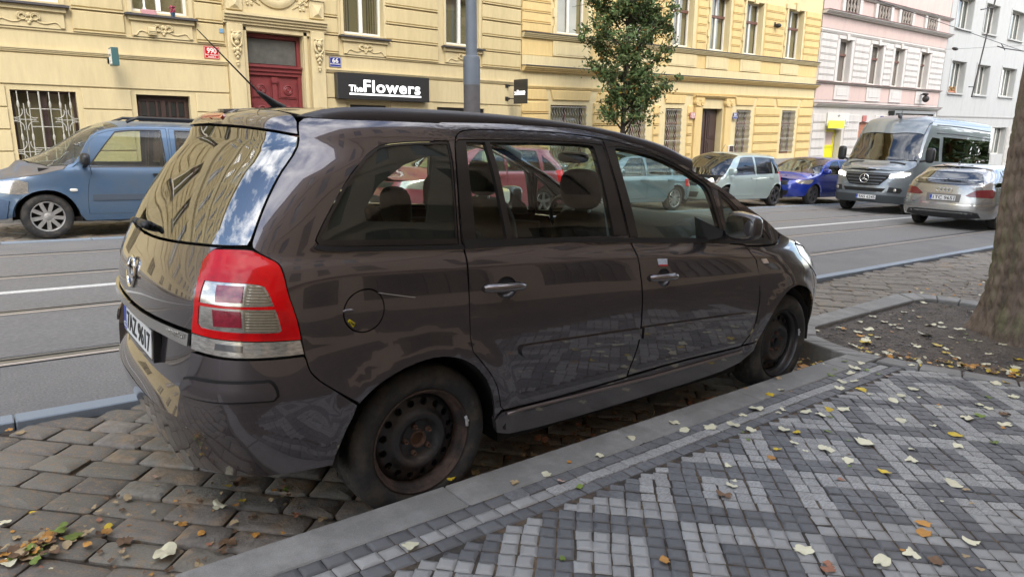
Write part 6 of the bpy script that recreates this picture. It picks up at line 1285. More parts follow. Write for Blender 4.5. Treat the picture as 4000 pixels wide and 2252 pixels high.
P3 = dict(W=1.68,H=1.52,ro=.50,wb=2.45,fo=.88,belt=(.94,.88),cowl=.93,nose=.72,xw=2.62,xt=1.80,gl=.20,edge=.10,paint=mint,glass=g_dark,win=[(-.30,-.18,.16,.12),(.26,.26,1.04,1.08),(1.16,1.18,1.76,2.32)],doors=[(.20,1.10),(1.13,2.36)],
  tail=[(.80,.74),(.99,.74),(.99,1.0),(.82,1.0)],head=[(4.02,.70),(4.16,.62),(4.5,.62),(4.5,.72),(4.2,.84),(4.0,.84)],wheel=(5,.055,False),rim=dark_rim,R=.30)
r_, _b = simple_car('parked_car', 'pale mint green small hatchback with dark five-spoke wheels', 'car', (17.32,8.78+1.68,0), True, P3, PARK); m = MB(); m.tube([(1.7,.84,1.5),(1.55,.84,1.72)], .006, 5); m.build('aerial', black_pl, r_)
blue2 = car_paint('bright_blue_paint', (.012,.035,.30), .3, .25)
P4 = dict(W=1.83,H=1.47,ro=1.0,wb=2.69,fo=.87,belt=(.94,.90),cowl=.97,nose=.76,xw=2.42,xt=1.55,gl=.5,paint=blue2,glass=g_car,sglass=g_car,win=[(-.5,-.2,.02,.05),(.14,.18,1.0,1.04),(1.12,1.14,1.55,2.2)],doors=[(.08,1.06),(1.09,2.28)],
  tail=[(.85,.7),(1.1,.72),(1.1,.9),(.85,.92)],head=[(4.62,.68),(4.75,.64),(5.15,.66),(5.15,.74),(4.75,.78),(4.60,.78)],wheel=(5,.05,True),rim=dark_rim,ri=.22,R=.318)
simple_car('parked_car', 'bright blue saloon parked between the mint green car and the grey van', 'car', (21.90,8.62+1.83,0), True, P4, PARK)
sil = car_paint('warm_silver_paint', (.36,.355,.34), .7, .25)
P5 = dict(W=1.855,H=1.46,ro=1.0,wb=2.84,fo=.95,belt=(.95,.90),cowl=.95,nose=.70,xw=2.45,xt=1.65,gl=.46,edge=.10,tumble=.18,NR=3.6,paint=sil,glass=g_dark,rglass=glass('blue_black_rear_glass', (.10,.11,.13), ior=1.9),win=[(-.62,-.30,.02,.05),(.14,.18,1.06,1.10),(1.18,1.20,1.62,2.25)],doors=[(.08,1.12),(1.15,2.32)],
  tail=[(.44,.76),(.52,.735),(.98,.735),(1.06,.76),(1.08,.90),(1.0,.915),(.80,.905),(.62,.88)],head=[(4.8,.60),(4.95,.58),(5.3,.6),(5.3,.68),(4.95,.72),(4.8,.72)],wheel=(5,.05,True),rim=silver_rim,ri=.225,R=.325,tail_m=mat('dark_red_tail_lens', (.16,.015,.02), .15, coat=1))
r_, b_ = simple_car('driving_car', 'silver estate car driving away beside the tree trunk, number 1TC 9651', 'car', (16.95,3.00,0), False, P5)
c, a, b, n = b_.at(0, .69, .022); a = Vector((0,-1,0)); n = Vector((-1,0,.02)).normalized(); b = Vector((.02,0,1)).normalized(); number_plate(r_, frame(Vector((c.x-.004,c.y,.69)), a, b, n), '1TC 9651'); 
c, a, b, n = b_.at(0, .86, .004); m = MB()
for k in range(4): m.tube([Vector((c.x-.012, c.y+(k-1.5)*.075+.05*math.cos(t), .865+.045*math.sin(t))) for t in np.linspace(0, 2*PI, 25)[:-1]], .006, 6, closed=True)
m.build('ring_emblem', chrome, r_, True)
panel(b_, 'number_recess', sym([(0,.60),(.34,.60),(.36,.78),(0,.78)]), mat('recess_shadow_paint', (.20,.19,.175), .4, .4), r_, off=.003, gap=0, res=.1, it=0); panel(b_, 'bumper_valance', sym([(0,.25),(.55,.26),(.80,.30),(.72,.40),(.55,.42),(0,.42)]), black_pl, r_, off=.02, gap=0, res=.1, it=0)
panel(b_, 'bumper_step', sym([(0,.545),(.5,.545),(.9,.55),(1.1,.56),(1.1,.575),(.5,.565),(0,.565)]), chrome, r_, off=.018, gap=0, res=.1, it=0)
c = b_.at(0, 1.05, .02)[0]; m = MB(); m.tube([c+Vector((.0,.06,.0)), c+Vector((.02,-.28,.02))], .012, 6); m.tube([c+Vector((-.0,.14,.02)), c+Vector((-.0,-.42,.03))], .009, 6); m.build('rear_wiper', black_pl, r_)
m = MB(); soft_box(m, (-.35,.93,1.475), (.04,.02,.02), 0, 3); m.build('aerial_fin', black_pl, r_, True)
# silver car further back in the lane
P6 = dict(P3); P6.update(paint=car_paint('light_silver_paint', (.5,.5,.5), .5, .3), W=1.78, H=1.52, glass=g_car)
simple_car('driving_car', 'light silver car mostly hidden behind the grey van and the tree trunk', 'car', (31.2,3.9+1.78,0), True, P6)
# ---------------------------------------------------------------- grey van
vp_ = car_paint('grey_blue_van_paint', (.165,.19,.205), .3, .36)
VB = Body(1.01, [.2,.35,.60,.90,1.15,1.35,1.45,1.60,2.15,2.45,2.62,2.74], [.93,.97,.995,1.01,1.01,1.0,.985,.965,.925,.90,.86,.70],
  ([.2,.4,1.0,1.6,2.6,2.75],[-1.55,-1.62,-1.62,-1.60,-1.54,-1.45]), ([.2,.35,.55,.80,1.0,1.15,1.25,2.75],[4.85,4.93,4.97,4.95,4.90,4.82,4.76,4.76]), 4.5,.35,2.7,.75, ([0,9],[2.62,2.62]), ([-2,6],[2.75,2.75]), arches=((0,.47,.02,.33),(3.95,.47,.02,.33)), taper=(0,1,0,0,0), vmain=.8)
Qv = VB.q; VB.zt = ([0,Qv(2.9),Qv(3.2),Qv(3.40),Qv(3.62),Qv(3.95),Qv(4.15),Qv(4.4),Qv(4.75),VB.QM], [2.62,2.62,2.58,2.42,2.14,1.72,1.46,1.33,1.18,1.16])
VB.edge_tables()
VB.zct = ([-1.5,-1.2,1,2.9,3.2,3.42,3.70,4.12,4.30,4.36,4.65,4.88,4.95],[2.64,2.74,2.76,2.74,2.66,2.50,2.20,1.66,1.44,1.40,1.30,1.20,1.17]); VB.tp = 4
VR = thing('driving_van', 'tall grey van driving towards the viewer with its headlights on', 'van', (23.15,5.72+2.02,0), (0,0,PI))
wv = [(.0+Qv(3.30),1.47),(Qv(2.72),1.47),(Qv(2.76),2.10),(Qv(3.30),2.12),(Qv(3.48),1.96),(Qv(3.66),1.72),(Qv(3.72),1.47)]
hw = [(VB.QM-.62,.98),(VB.QM-.95,1.02),(VB.QM-1.12,1.10),(VB.QM-1.12,1.14),(VB.QM-.80,1.13),(VB.QM-.55,1.07)]
arc = lambda cx: [(Qv(cx+.40*math.cos(a)), .33+.40*math.sin(a)) for a in np.linspace(PI-.1, .1, 13)]
vbot = [(0,.32),(Qv(-1.2),.32)]+arc(0)+[(Qv(.5),.30),(Qv(3.5),.30)]+arc(3.95)+[(Qv(4.5),.30),(VB.QM-.5,.30),(VB.QM,.30)]
lamp_on = mat('lit_headlamp', (.8,.8,.75), .15, coat=1, emit=(1,.98,.9), estr=.5); led = mat('lit_daytime_strip', (1,1,.95), .3, emit=(1,1,.92), estr=5)
dkglass = glass('black_van_glass', (.05,.055,.06), ior=1.6)
for mir in (False, True):
    panel(VB, 'body_side', vbot+[(q_, float(VB.ztop(q_))) for q_ in np.linspace(VB.QM, 0, 60)], vp_, VR, holes=[wv, hw], gap=0, hgap=0, res=.10, mirror=mir, it=0)
    panel(VB, 'cab_window', wv, glass('van_glass', (.45,.5,.5), ior=1.7), VR, off=-.006, gap=0, res=.2, mirror=mir, it=0)
    sw = panel(VB, 'side_window', [(Qv(-1.42),1.44),(Qv(2.52),1.46),(Qv(2.52),2.15),(Qv(-1.36),2.15)], dkglass, VR, off=.006, gap=0, res=.2, mirror=mir, it=0); panel(VB, 'side_window_backing', [(Qv(-1.42),1.44),(Qv(2.52),1.46),(Qv(2.52),2.15),(Qv(-1.36),2.15)], cabin, VR, off=.002, gap=.004, res=.3, mirror=mir, it=0)
    panel(VB, 'headlamp', hw, lamp_on, VR, off=.004, gap=0, res=.05, mirror=mir, it=0)
    panel(VB, 'daytime_light', [(VB.QM-.60,.985),(VB.QM-.95,1.025),(VB.QM-1.10,1.10),(VB.QM-1.11,1.12),(VB.QM-.94,1.05),(VB.QM-.62,1.01)], led, VR, off=.010, gap=0, res=.05, mirror=mir, it=0, flange=.004)
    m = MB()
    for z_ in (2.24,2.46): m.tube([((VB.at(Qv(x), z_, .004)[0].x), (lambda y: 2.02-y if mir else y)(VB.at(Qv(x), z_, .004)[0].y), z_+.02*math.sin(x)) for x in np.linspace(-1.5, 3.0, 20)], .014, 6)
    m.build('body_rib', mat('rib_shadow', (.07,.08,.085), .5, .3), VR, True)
    panel(VB, 'side_rub_strip', [(Qv(.6),.62),(Qv(3.4),.62),(Qv(3.4),.72),(Qv(.6),.72)], black_pl, VR, off=.012, gap=0, res=.2, mirror=mir, it=0)
    for cx in (0,3.95):
        w = bpy.data.objects.new('wheel', None); COL.objects.link(w); w.parent = VR; w.location = (cx, 1.97 if mir else .05, .345); w.rotation_euler = (0, .4, PI if mir else 0); alloy(w, (5,.07,False), .345, .205, silver_rim, .22)
        m = MB(); m.lathe([(.41,.04),(.40,.40),(.05,.41)], 24, c=(cx,0,.33), a0=-.15, a1=PI+.15)
        if mir: m.v = [(x, 2.02-y, z) for x, y, z in m.v]
        m.build('wheel_housing', under, VR)
    s_ = -1 if mir else 1; m = MB(); soft_box(m, (3.95, 1.01-s_*1.20, 1.62), (.07,.11,.20), 0, 4); m.tube([(4.0,1.01-s_*.98,1.45),(3.97,1.01-s_*1.18,1.50)], .03, 8); m.build('door_mirror', black_pl, VR, 60)
    panel(VB, 'fog_lamp_bezel', [(VB.QM-.62,.60),(VB.QM-.95,.58),(VB.QM-1.0,.66),(VB.QM-.95,.72),(VB.QM-.66,.74)], black_pl, VR, off=.012, gap=0, res=.1, mirror=mir, it=0)
    c, a, b, n = VB.at(VB.QM-.80, .66, .016); m = MB(); c = Vector((c.x, 2.02-c.y if mir else c.y, c.z)); soft_box(m, c, (.015,.05,.045), 0, 2); m.build('fog_lamp', lamp_clear, VR, True)
    panel(VB, 'bumper', [(VB.QM,.31),(VB.QM-.6,.31),(Qv(4.48),.33),(Qv(4.42),.50),(VB.QM-1.1,.50),(VB.QM-.7,.52),(VB.QM,.52)], mat('dark_grey_bumper', (.055,.062,.066), .5), VR, off=.02, gap=0, res=.1, mirror=mir, it=0)
    panel(VB, 'lower_intake', [(VB.QM,.60),(VB.QM-.50,.60),(VB.QM-.58,.70),(VB.QM,.70)], under, VR, off=.012, gap=0, res=.1, mirror=mir, it=0)
gp = sym([(0,.0)]) if False else None
for mir in (False, True):
    panel(VB, 'grille', [(VB.QM,.76),(VB.QM-.40,.78),(VB.QM-.58,.98),(VB.QM-.60,1.10),(VB.QM,1.11)], under, VR, off=.010, gap=0, res=.1, mirror=mir, it=0)
    for z_ in (.82,.90,.98,1.06): panel(VB, 'grille_bar', [(VB.QM,z_-.018),(VB.QM-.38-(z_-.8)*.8,z_-.018),(VB.QM-.38-(z_-.8)*.8,z_+.016),(VB.QM,z_+.016)], mat('grey_grille_bar', (.07,.075,.08), .35, .3), VR, off=.024, gap=0, res=.15, mirror=mir, it=0, flange=.014)
cn = VB.at(VB.QM-.001, .95, .05)[0]; cn = Vector((cn.x+.01, 1.01, .95)); m = MB(); m.tube([cn+Vector((0, .115*math.cos(t), .115*math.sin(t))) for t in np.linspace(0, 2*PI, 33)[:-1]], .013, 8, closed=True)
for k in range(3):
    a = PI/2+2*PI*k/3; m.tube([cn, cn+Vector((0, .11*math.cos(a), .11*math.sin(a)))], [.022,.006], 6)
m.build('star_emblem', chrome, VR, True)
c = Vector((4.995,1.01+.12,.455)); number_plate(VR, frame(c, Vector((0,1,0)), Vector((0,0,1)), Vector((1,0,0))), '9AS 6245')
panel(VB, 'roof', symt([(-1.5,0),(-1.5,.85),(-1.4,.99),(3.30,.99),(3.36,.93),(3.62,.90),(3.66,.6),(3.70,0)]), vp_, VR, surf='T', res=.15, gap=0, it=0)
panel(VB, 'windscreen', symt([(3.72,0),(3.68,.6),(3.63,.91),(3.9,.93),(4.06,.94),(4.20,.8),(4.27,.5),(4.29,0)]), glass('blue_black_screen', (.18,.20,.22), ior=1.75), VR, surf='T', res=.1, gap=0, it=0)
for s_ in (1,-1): panel(VB, 'screen_pillar', [(3.32,.995*s_),(3.38,.94*s_),(3.62,.915*s_),(3.9,.935*s_),(4.08,.945*s_),(4.12,.995*s_)], vp_, VR, surf='T', res=.1, gap=0, it=0)
panel(VB, 'bonnet', symt([(4.30,0),(4.28,.5),(4.21,.82),(4.09,.96),(4.16,.995),(4.5,.99),(4.72,.97),(4.86,.8),(4.90,0)]), vp_, VR, surf='T', res=.08, gap=.002, it=0)
for s_ in (1,-1): panel(VB, 'bonnet_vent', [(4.33,.35*s_),(4.31,.78*s_),(4.37,.80*s_),(4.40,.40*s_)], under, VR, surf='T', off=.006, res=.1, gap=0, it=0)
m = MB(); soft_box(m, (3.3,1.01,2.69), (.12,.03,.06), 0, 2.5); m.tube([(3.28,1.01,2.70),(3.18,1.01,2.85)], .01, 6); m.build('roof_aerial', black_pl, VR, True)
m = MB(); m.box(3.0,4.2,.15,1.87,1.0,1.32); m.box(-1.4,2.6,.15,1.87,.5,.55); soft_box(m, (3.0,1.5,1.5), (.15,.25,.4)); soft_box(m, (3.0,.5,1.5), (.15,.25,.4)); m.build('cab_interior', cabin, VR, True)
# ------------------------------------------------------------------ far pavement, opposite side, poles, trees, wires, leaves
far_pave = mat('far_pavement_stone', (.21,.205,.20), .8, var=.2, vscale=30, bump=.3, bscale=60)
sheet('far_pavement', -60, 240, 11.16, 14.02, .115, far_pave)
strip_stones('far_kerb', 10.98, 11.16, .12, -6, 32, 1.0, granite_k)
# -- houses behind the viewer, seen only as reflections
B5 = thing('apartment_building', 'brown-beige apartment building on the near side of the street, seen in reflections', 'building', (0,-7.6,0), (0,0,0))
pl5 = plaster('shaded_brown_plaster', (.50,.385,.285)); pl5b = plaster('brown_stone_base', (.50,.39,.29))
ow = []
for k in range(-5, 10):
    cx = k*2.9+.4
    for z0, z1 in ((4.1,6.0),(7.6,9.5),(11.1,12.8)): ow.append((cx-.55,cx+.55,z0,z1))
ow0 = [(k*4.2-1.4, k*4.2+1.5, .9, 2.9) for k in range(-3, 7)]
wall_face(B5, 'wall', -16, 30, 3.35, 14.5, ow, pl5, y=0, depth=-.3); wall_face(B5, 'base_wall', -16, 30, -.6, 3.35, ow0, pl5b, y=.02, depth=-.3)
m = MB(); m.box(-16,30,-9,-.34,-.6,14.5); m.build('building_core', pl5b, B5)
for a, b, c, d_ in ow:
    m = MB(); w_, h_ = b-a, d_-c; o = mesh_obj('window', [(a,-.15,c),(b,-.15,c),(b,-.15,d_),(a,-.15,d_)], [(3,2,1,0)], MATS['dark_mirror_pane'], B5); 
for a, b, c, d_ in ow0:
    o = mesh_obj('window', [(a,-.15,c),(b,-.15,c),(b,-.15,d_),(a,-.15,d_)], [(3,2,1,0)], MATS['dark_mirror_pane'], B5); m = MB()
    for k in range(1, 6): m.box(a+(b-a)*k/6-.02, a+(b-a)*k/6+.02, -.14,-.10, c, d_)
    for z_ in (c+.7, c+1.35): m.box(a,b,-.14,-.10,z_-.02,z_+.02)
    m.build('window_bars', iron, o)
for z_, pr in ((3.3,.35),(6.7,.12),(10.2,.12),(14.4,.5)):
    m = MB(); m.prism([(.02,z_),(pr*.5,z_+.06),(pr,z_+.12),(pr,z_+.25),(.02,z_+.3)], -16, 30, 'x'); m.build('cornice', pl5, B5)
sheet('near_pavement', -60, 60, -7.6, -4.3, .108, mat('near_paving', (.24,.22,.20), .75, var=.3, vscale=12))
# -- trees
leaf_d = mat('dark_green_leaf', (.085,.125,.042), .55, per=.40, hue=.03, spec=.3); leaf_y = mat('yellow_brown_leaf', (.20,.12,.02), .6, per=.4, hue=.03)
bark = mat('bark', (.165,.125,.095), .95, var=.6, vscale=13, bump=1.0, bscale=40, stretch=(1,1,.35), col2=(.13,.13,.065), c2scale=4.5, c2lo=.5, c2hi=.66)
bark_d = mat('dark_bark', (.045,.035,.027), .95, var=.3, vscale=20, bump=.6, bscale=40)
def leaf_cloud(name, pts, size, mt, parent, mi=None, aspect=.5):
    n = len(pts); P_ = np.array(pts); d1 = rng.normal(0, 1, (n,3)); d1 /= np.linalg.norm(d1, axis=1)[:,None]; d2 = np.cross(d1, rng.normal(0, 1, (n,3))); d2 /= np.linalg.norm(d2, axis=1)[:,None]; d3 = np.cross(d1, d2); s = size*rng.uniform(.6, 1.25, n)[:,None]
    V = np.stack([P_-d1*s*.5, P_+d2*s*aspect*.5+d3*s*.10, P_+d1*s*.5, P_-d2*s*aspect*.5+d3*s*.10], 1).reshape(-1, 3)
    F = [(4*i, 4*i+1, 4*i+2, 4*i+3) for i in range(n)]; return mesh_obj(name, V.tolist(), F, mt, parent, False, mi)
def tree(label, loc, H_, crown_lo, rx, seed, nleaf, trunk_r, group=None, rot=(0,0,0), lsize=.10, mt=(None,None), yellow=.06):
    R_ = random.Random(seed); t = thing('street_tree', label, 'tree', loc, rot, group); m = MB(); tips = []
    m.tube([(0,0,-.2),(.02,0,crown_lo*.5),(-.01,.02,crown_lo),(.03,0,(crown_lo+H_)/2),(0,0,H_*.95)], [trunk_r*1.2,trunk_r,trunk_r*.85,trunk_r*.5,.015], 10)
    for k in range(34):
        z0 = crown_lo*.92+(H_-crown_lo)*.8*(k/34); a = k*2.4+R_.uniform(-.4,.4); f = math.sin(PI*min(1, .18+.8*k/34))**.6; L_ = rx*f*R_.uniform(.7,1.1); up = R_.uniform(.45,.95)
        p0 = Vector((0,0,z0)); p1 = p0+Vector((math.cos(a)*L_*.5, math.sin(a)*L_*.5, L_*up*.7)); p2 = p0+Vector((math.cos(a)*L_, math.sin(a)*L_, L_*up*1.3)); m.tube([p0,p1,p2], [trunk_r*.35,trunk_r*.2,.006], 6)
        for s_ in range(9):
            q = p0.lerp(p1, R_.random()).lerp(p1.lerp(p2, R_.random()), R_.uniform(.3,1)); tips.append(q)
            e = q+Vector((R_.gauss(0,.26), R_.gauss(0,.26), R_.gauss(.1,.24))); m.tube([q, e], [.008,.004], 4, cap=False); tips.append(e)
    m.build('trunk', bark_d, t, True); pts = []
    cl = [(q, R_.uniform(.05,.15)) for q in tips if R_.random() < .62]
    for _ in range(nleaf):
        q, s_ = cl[R_.randrange(len(cl))]; pts.append((q.x+R_.gauss(0,s_), q.y+R_.gauss(0,s_), q.z+R_.gauss(0,s_*.8)))
    mi = [1 if R_.random() < yellow else 0 for _ in pts]; leaf_cloud('crown', pts, lsize, [leaf_d, leaf_y], t, mi); return t
LEAN = (0,-.043,0)
tree('young green tree standing between the parked cars and the ochre building', (13.15,11.05,0), 7.6, 1.95, 1.40, 5, 17000, .085, rot=LEAN, lsize=.125)
for i, (x, y) in enumerate(((-5.5,-3.6),(9.5,-3.0))):
    if i: tree(('broad tree on the near pavement behind the viewer','tall tree on the near pavement, outside the picture')[i % 2], (x,y,.1), 9, 3.2, 2.6, 11+i, 9000, .16, rot=LEAN, lsize=.17, yellow=.4)
# near trunk at the right edge, in the planter
t = thing('street_tree', 'thick rough tree trunk in the planter at the right edge', 'tree', (5.42,-.62,.08), LEAN)
V = []; F = []; n = 56; zs = [0,.03,.07,.12,.18,.26,.36,.48,.62,.8,1.0,1.25,1.6,2.0,2.6,3.4,4.4]; rs = [.455,.44,.43,.42,.405,.388,.376,.368,.366,.370,.378,.384,.386,.385,.38,.36,.33]; R_ = np.random.default_rng(4); ph = R_.uniform(0, 6.28, 6); zz = np.interp
zf = np.r_[np.arange(0, 1.9, .016), np.arange(1.9, 4.4, .15)]
for i, z_ in enumerate(zf):
    r0 = float(np.interp(z_, zs, rs))
    for k in range(160):
        a = 2*PI*k/160; fl = 1+.10*math.exp(-z_/.22)*math.sin(5*a+ph[0])+.04*math.sin(3*a+ph[1]+z_*.6)
        ridge = abs(math.sin(11*a+ph[2]+1.4*math.sin(2.3*z_+a)+.35*math.sin(17*z_+2*a)))*.5+abs(math.sin(23*a+ph[3]+1.1*math.sin(5.1*z_)+.5*math.sin(29*z_+3*a)))*.35+.3*math.sin(47*z_+9*a)*math.sin(13*a)
        r = r0*fl-.02+.030*min(1, 1.3*ridge); V.append((r*math.cos(a)+.05*z_*0-.02*z_*z_*.1, r*math.sin(a), z_))
for i in range(len(zf)-1):
    for k in range(160): F.append((i*160+k, i*160+(k+1) % 160, (i+1)*160+(k+1) % 160, (i+1)*160+k))
mesh_obj('trunk', V, F, bark, t, True)
pts = []; RR = random.Random(9); m = MB()
for k in range(9):
    a = k*2.1; p0 = Vector((0,0,3.0+.15*k)); p2 = p0+Vector((math.cos(a)*2.2, math.sin(a)*2.2, 1.6)); m.tube([p0, p0.lerp(p2,.5)+Vector((0,0,.3)), p2], [.06,.04,.015], 6)
    for _ in range(900): q = p0.lerp(p2, RR.uniform(.35,1.1)); pts.append((q.x+RR.gauss(0,.45), q.y+RR.gauss(0,.45), q.z+.5+RR.gauss(0,.4)))
m.build('limbs', bark, t, True); leaf_cloud('crown', pts, .16, [leaf_d, leaf_y], t, [int(RR.random() < .45) for _ in pts])
# -- lamp and tram pole
pts = []
for k in range(60):
    cx, cy, rr = random.uniform(34, 100), random.uniform(-24, -15), random.uniform(3.5, 5.5)
    for _ in range(150): v = rng.normal(0, 1, 3); v /= np.linalg.norm(v); pts.append((cx+v[0]*rr, cy+v[1]*rr*.8, 4+rr*.2+v[2]*rr*1.05))
tag(leaf_cloud('distant_wood', pts, 1.5, [leaf_d, leaf_y], None, [int(random.random() < .15) for _ in pts]), kind='stuff')
t = thing('tram_pole', 'grey steel tram pole with a collar in front of the yellow building', 'pole', (8.17,11.2,0), LEAN)
pm = mat('grey_pole_paint', (.105,.125,.15), .5, .1, var=.1, vscale=3); pm2 = mat('dark_pole_base', (.075,.072,.075), .6, var=.15)
m = MB(); m.lathe([(.19,-.2),(.19,2.78)], 28, axis='z'); m.build('pole_base', pm2, t, 40); m = MB(); m.lathe([(.192,2.78),(.192,3.34),(.185,3.39),(.135,3.42),(.128,3.5),(.105,9.0),(.10,9.0),(.001,9.0)], 28, axis='z'); p_ = m.build('pole_shaft', pm, t, 40)
lettering('lettering', '02', .085, Matrix(((.74,0,.67,.139),(-.67,0,.74,-.133),(0,1,0,3.05),(0,0,0,1))) @ Matrix.Translation((0,0,.004)), wood_w, p_)
lettering('lettering', '6', .085, Matrix(((.74,0,.67,.15),(-.67,0,.74,-.12),(0,1,0,2.90),(0,0,0,1))) @ Matrix.Translation((0,0,.004)), wood_w, p_)
# -- overhead wires
def at_px(x, y, Y):
    d_ = CR @ np.array([(x-2000)/2677.5, -(y-1126)/2677.5, -1.]); k = (Y-CAMP[1])/d_[1]; return Vector(CAMP+d_*k)

t = thing('tram_wire', 'long black tram contact wire crossing the pink and grey buildings', 'wire', (0,0,0)); m = MB(); Aw, Bw = Vector([17.78, 6.9, 5.52]), Vector([29.78, 6.9, 5.54]); dw = (Bw-Aw).normalized(); m.tube([Aw-dw*45, Bw+dw*60], .009, 6); m.build('contact_wire', iron, t)
t = thing('span_wire', 'thin span wire with an insulator in front of the grey building', 'wire', (0,0,0)); m = MB(); m.tube([[28.22, 9.0, 5.6], [37.2, 9.0, 6.76]], .006, 5); m.build('wire', iron, t); m = MB(); soft_box(m, [29.19, 9.0, 5.73], (.22,.08,.06), 0, 2.2); m.build('insulator', iron, t, True)
t = thing('registration_arm', 'dark wire-holding arm at the right edge by the grey building', 'wire arm', (0,0,0)); m = MB(); m.tube([[27.97, 7.2, 5.54], [28.72, 7.2, 5.55], [31.1, 7.2, 5.7]], .02, 6); m.tube([[28.31, 7.2, 5.66], [28.75, 7.2, 5.5]], .015, 6); m.build('arm', iron, t)
t = thing('thin_pole', 'thin dark leaning rod with two short brackets in front of the grey building', 'rod', (0,0,0)); m = MB(); Ar, Br = Vector([40.04, 11.5, 9.45]), Vector([39.09, 11.5, 4.69]); m.tube([Br, Ar+(Ar-Br)*.3], .035, 8); m.build('rod', iron, t); m = MB(); m.tube([[38.4, 11.5, 8.76], [39.95, 11.5, 9.07]], .03, 6); m.tube([[38.53, 11.5, 5.15], [39.23, 11.5, 5.2]], .03, 6); m.build('bracket', iron, t)

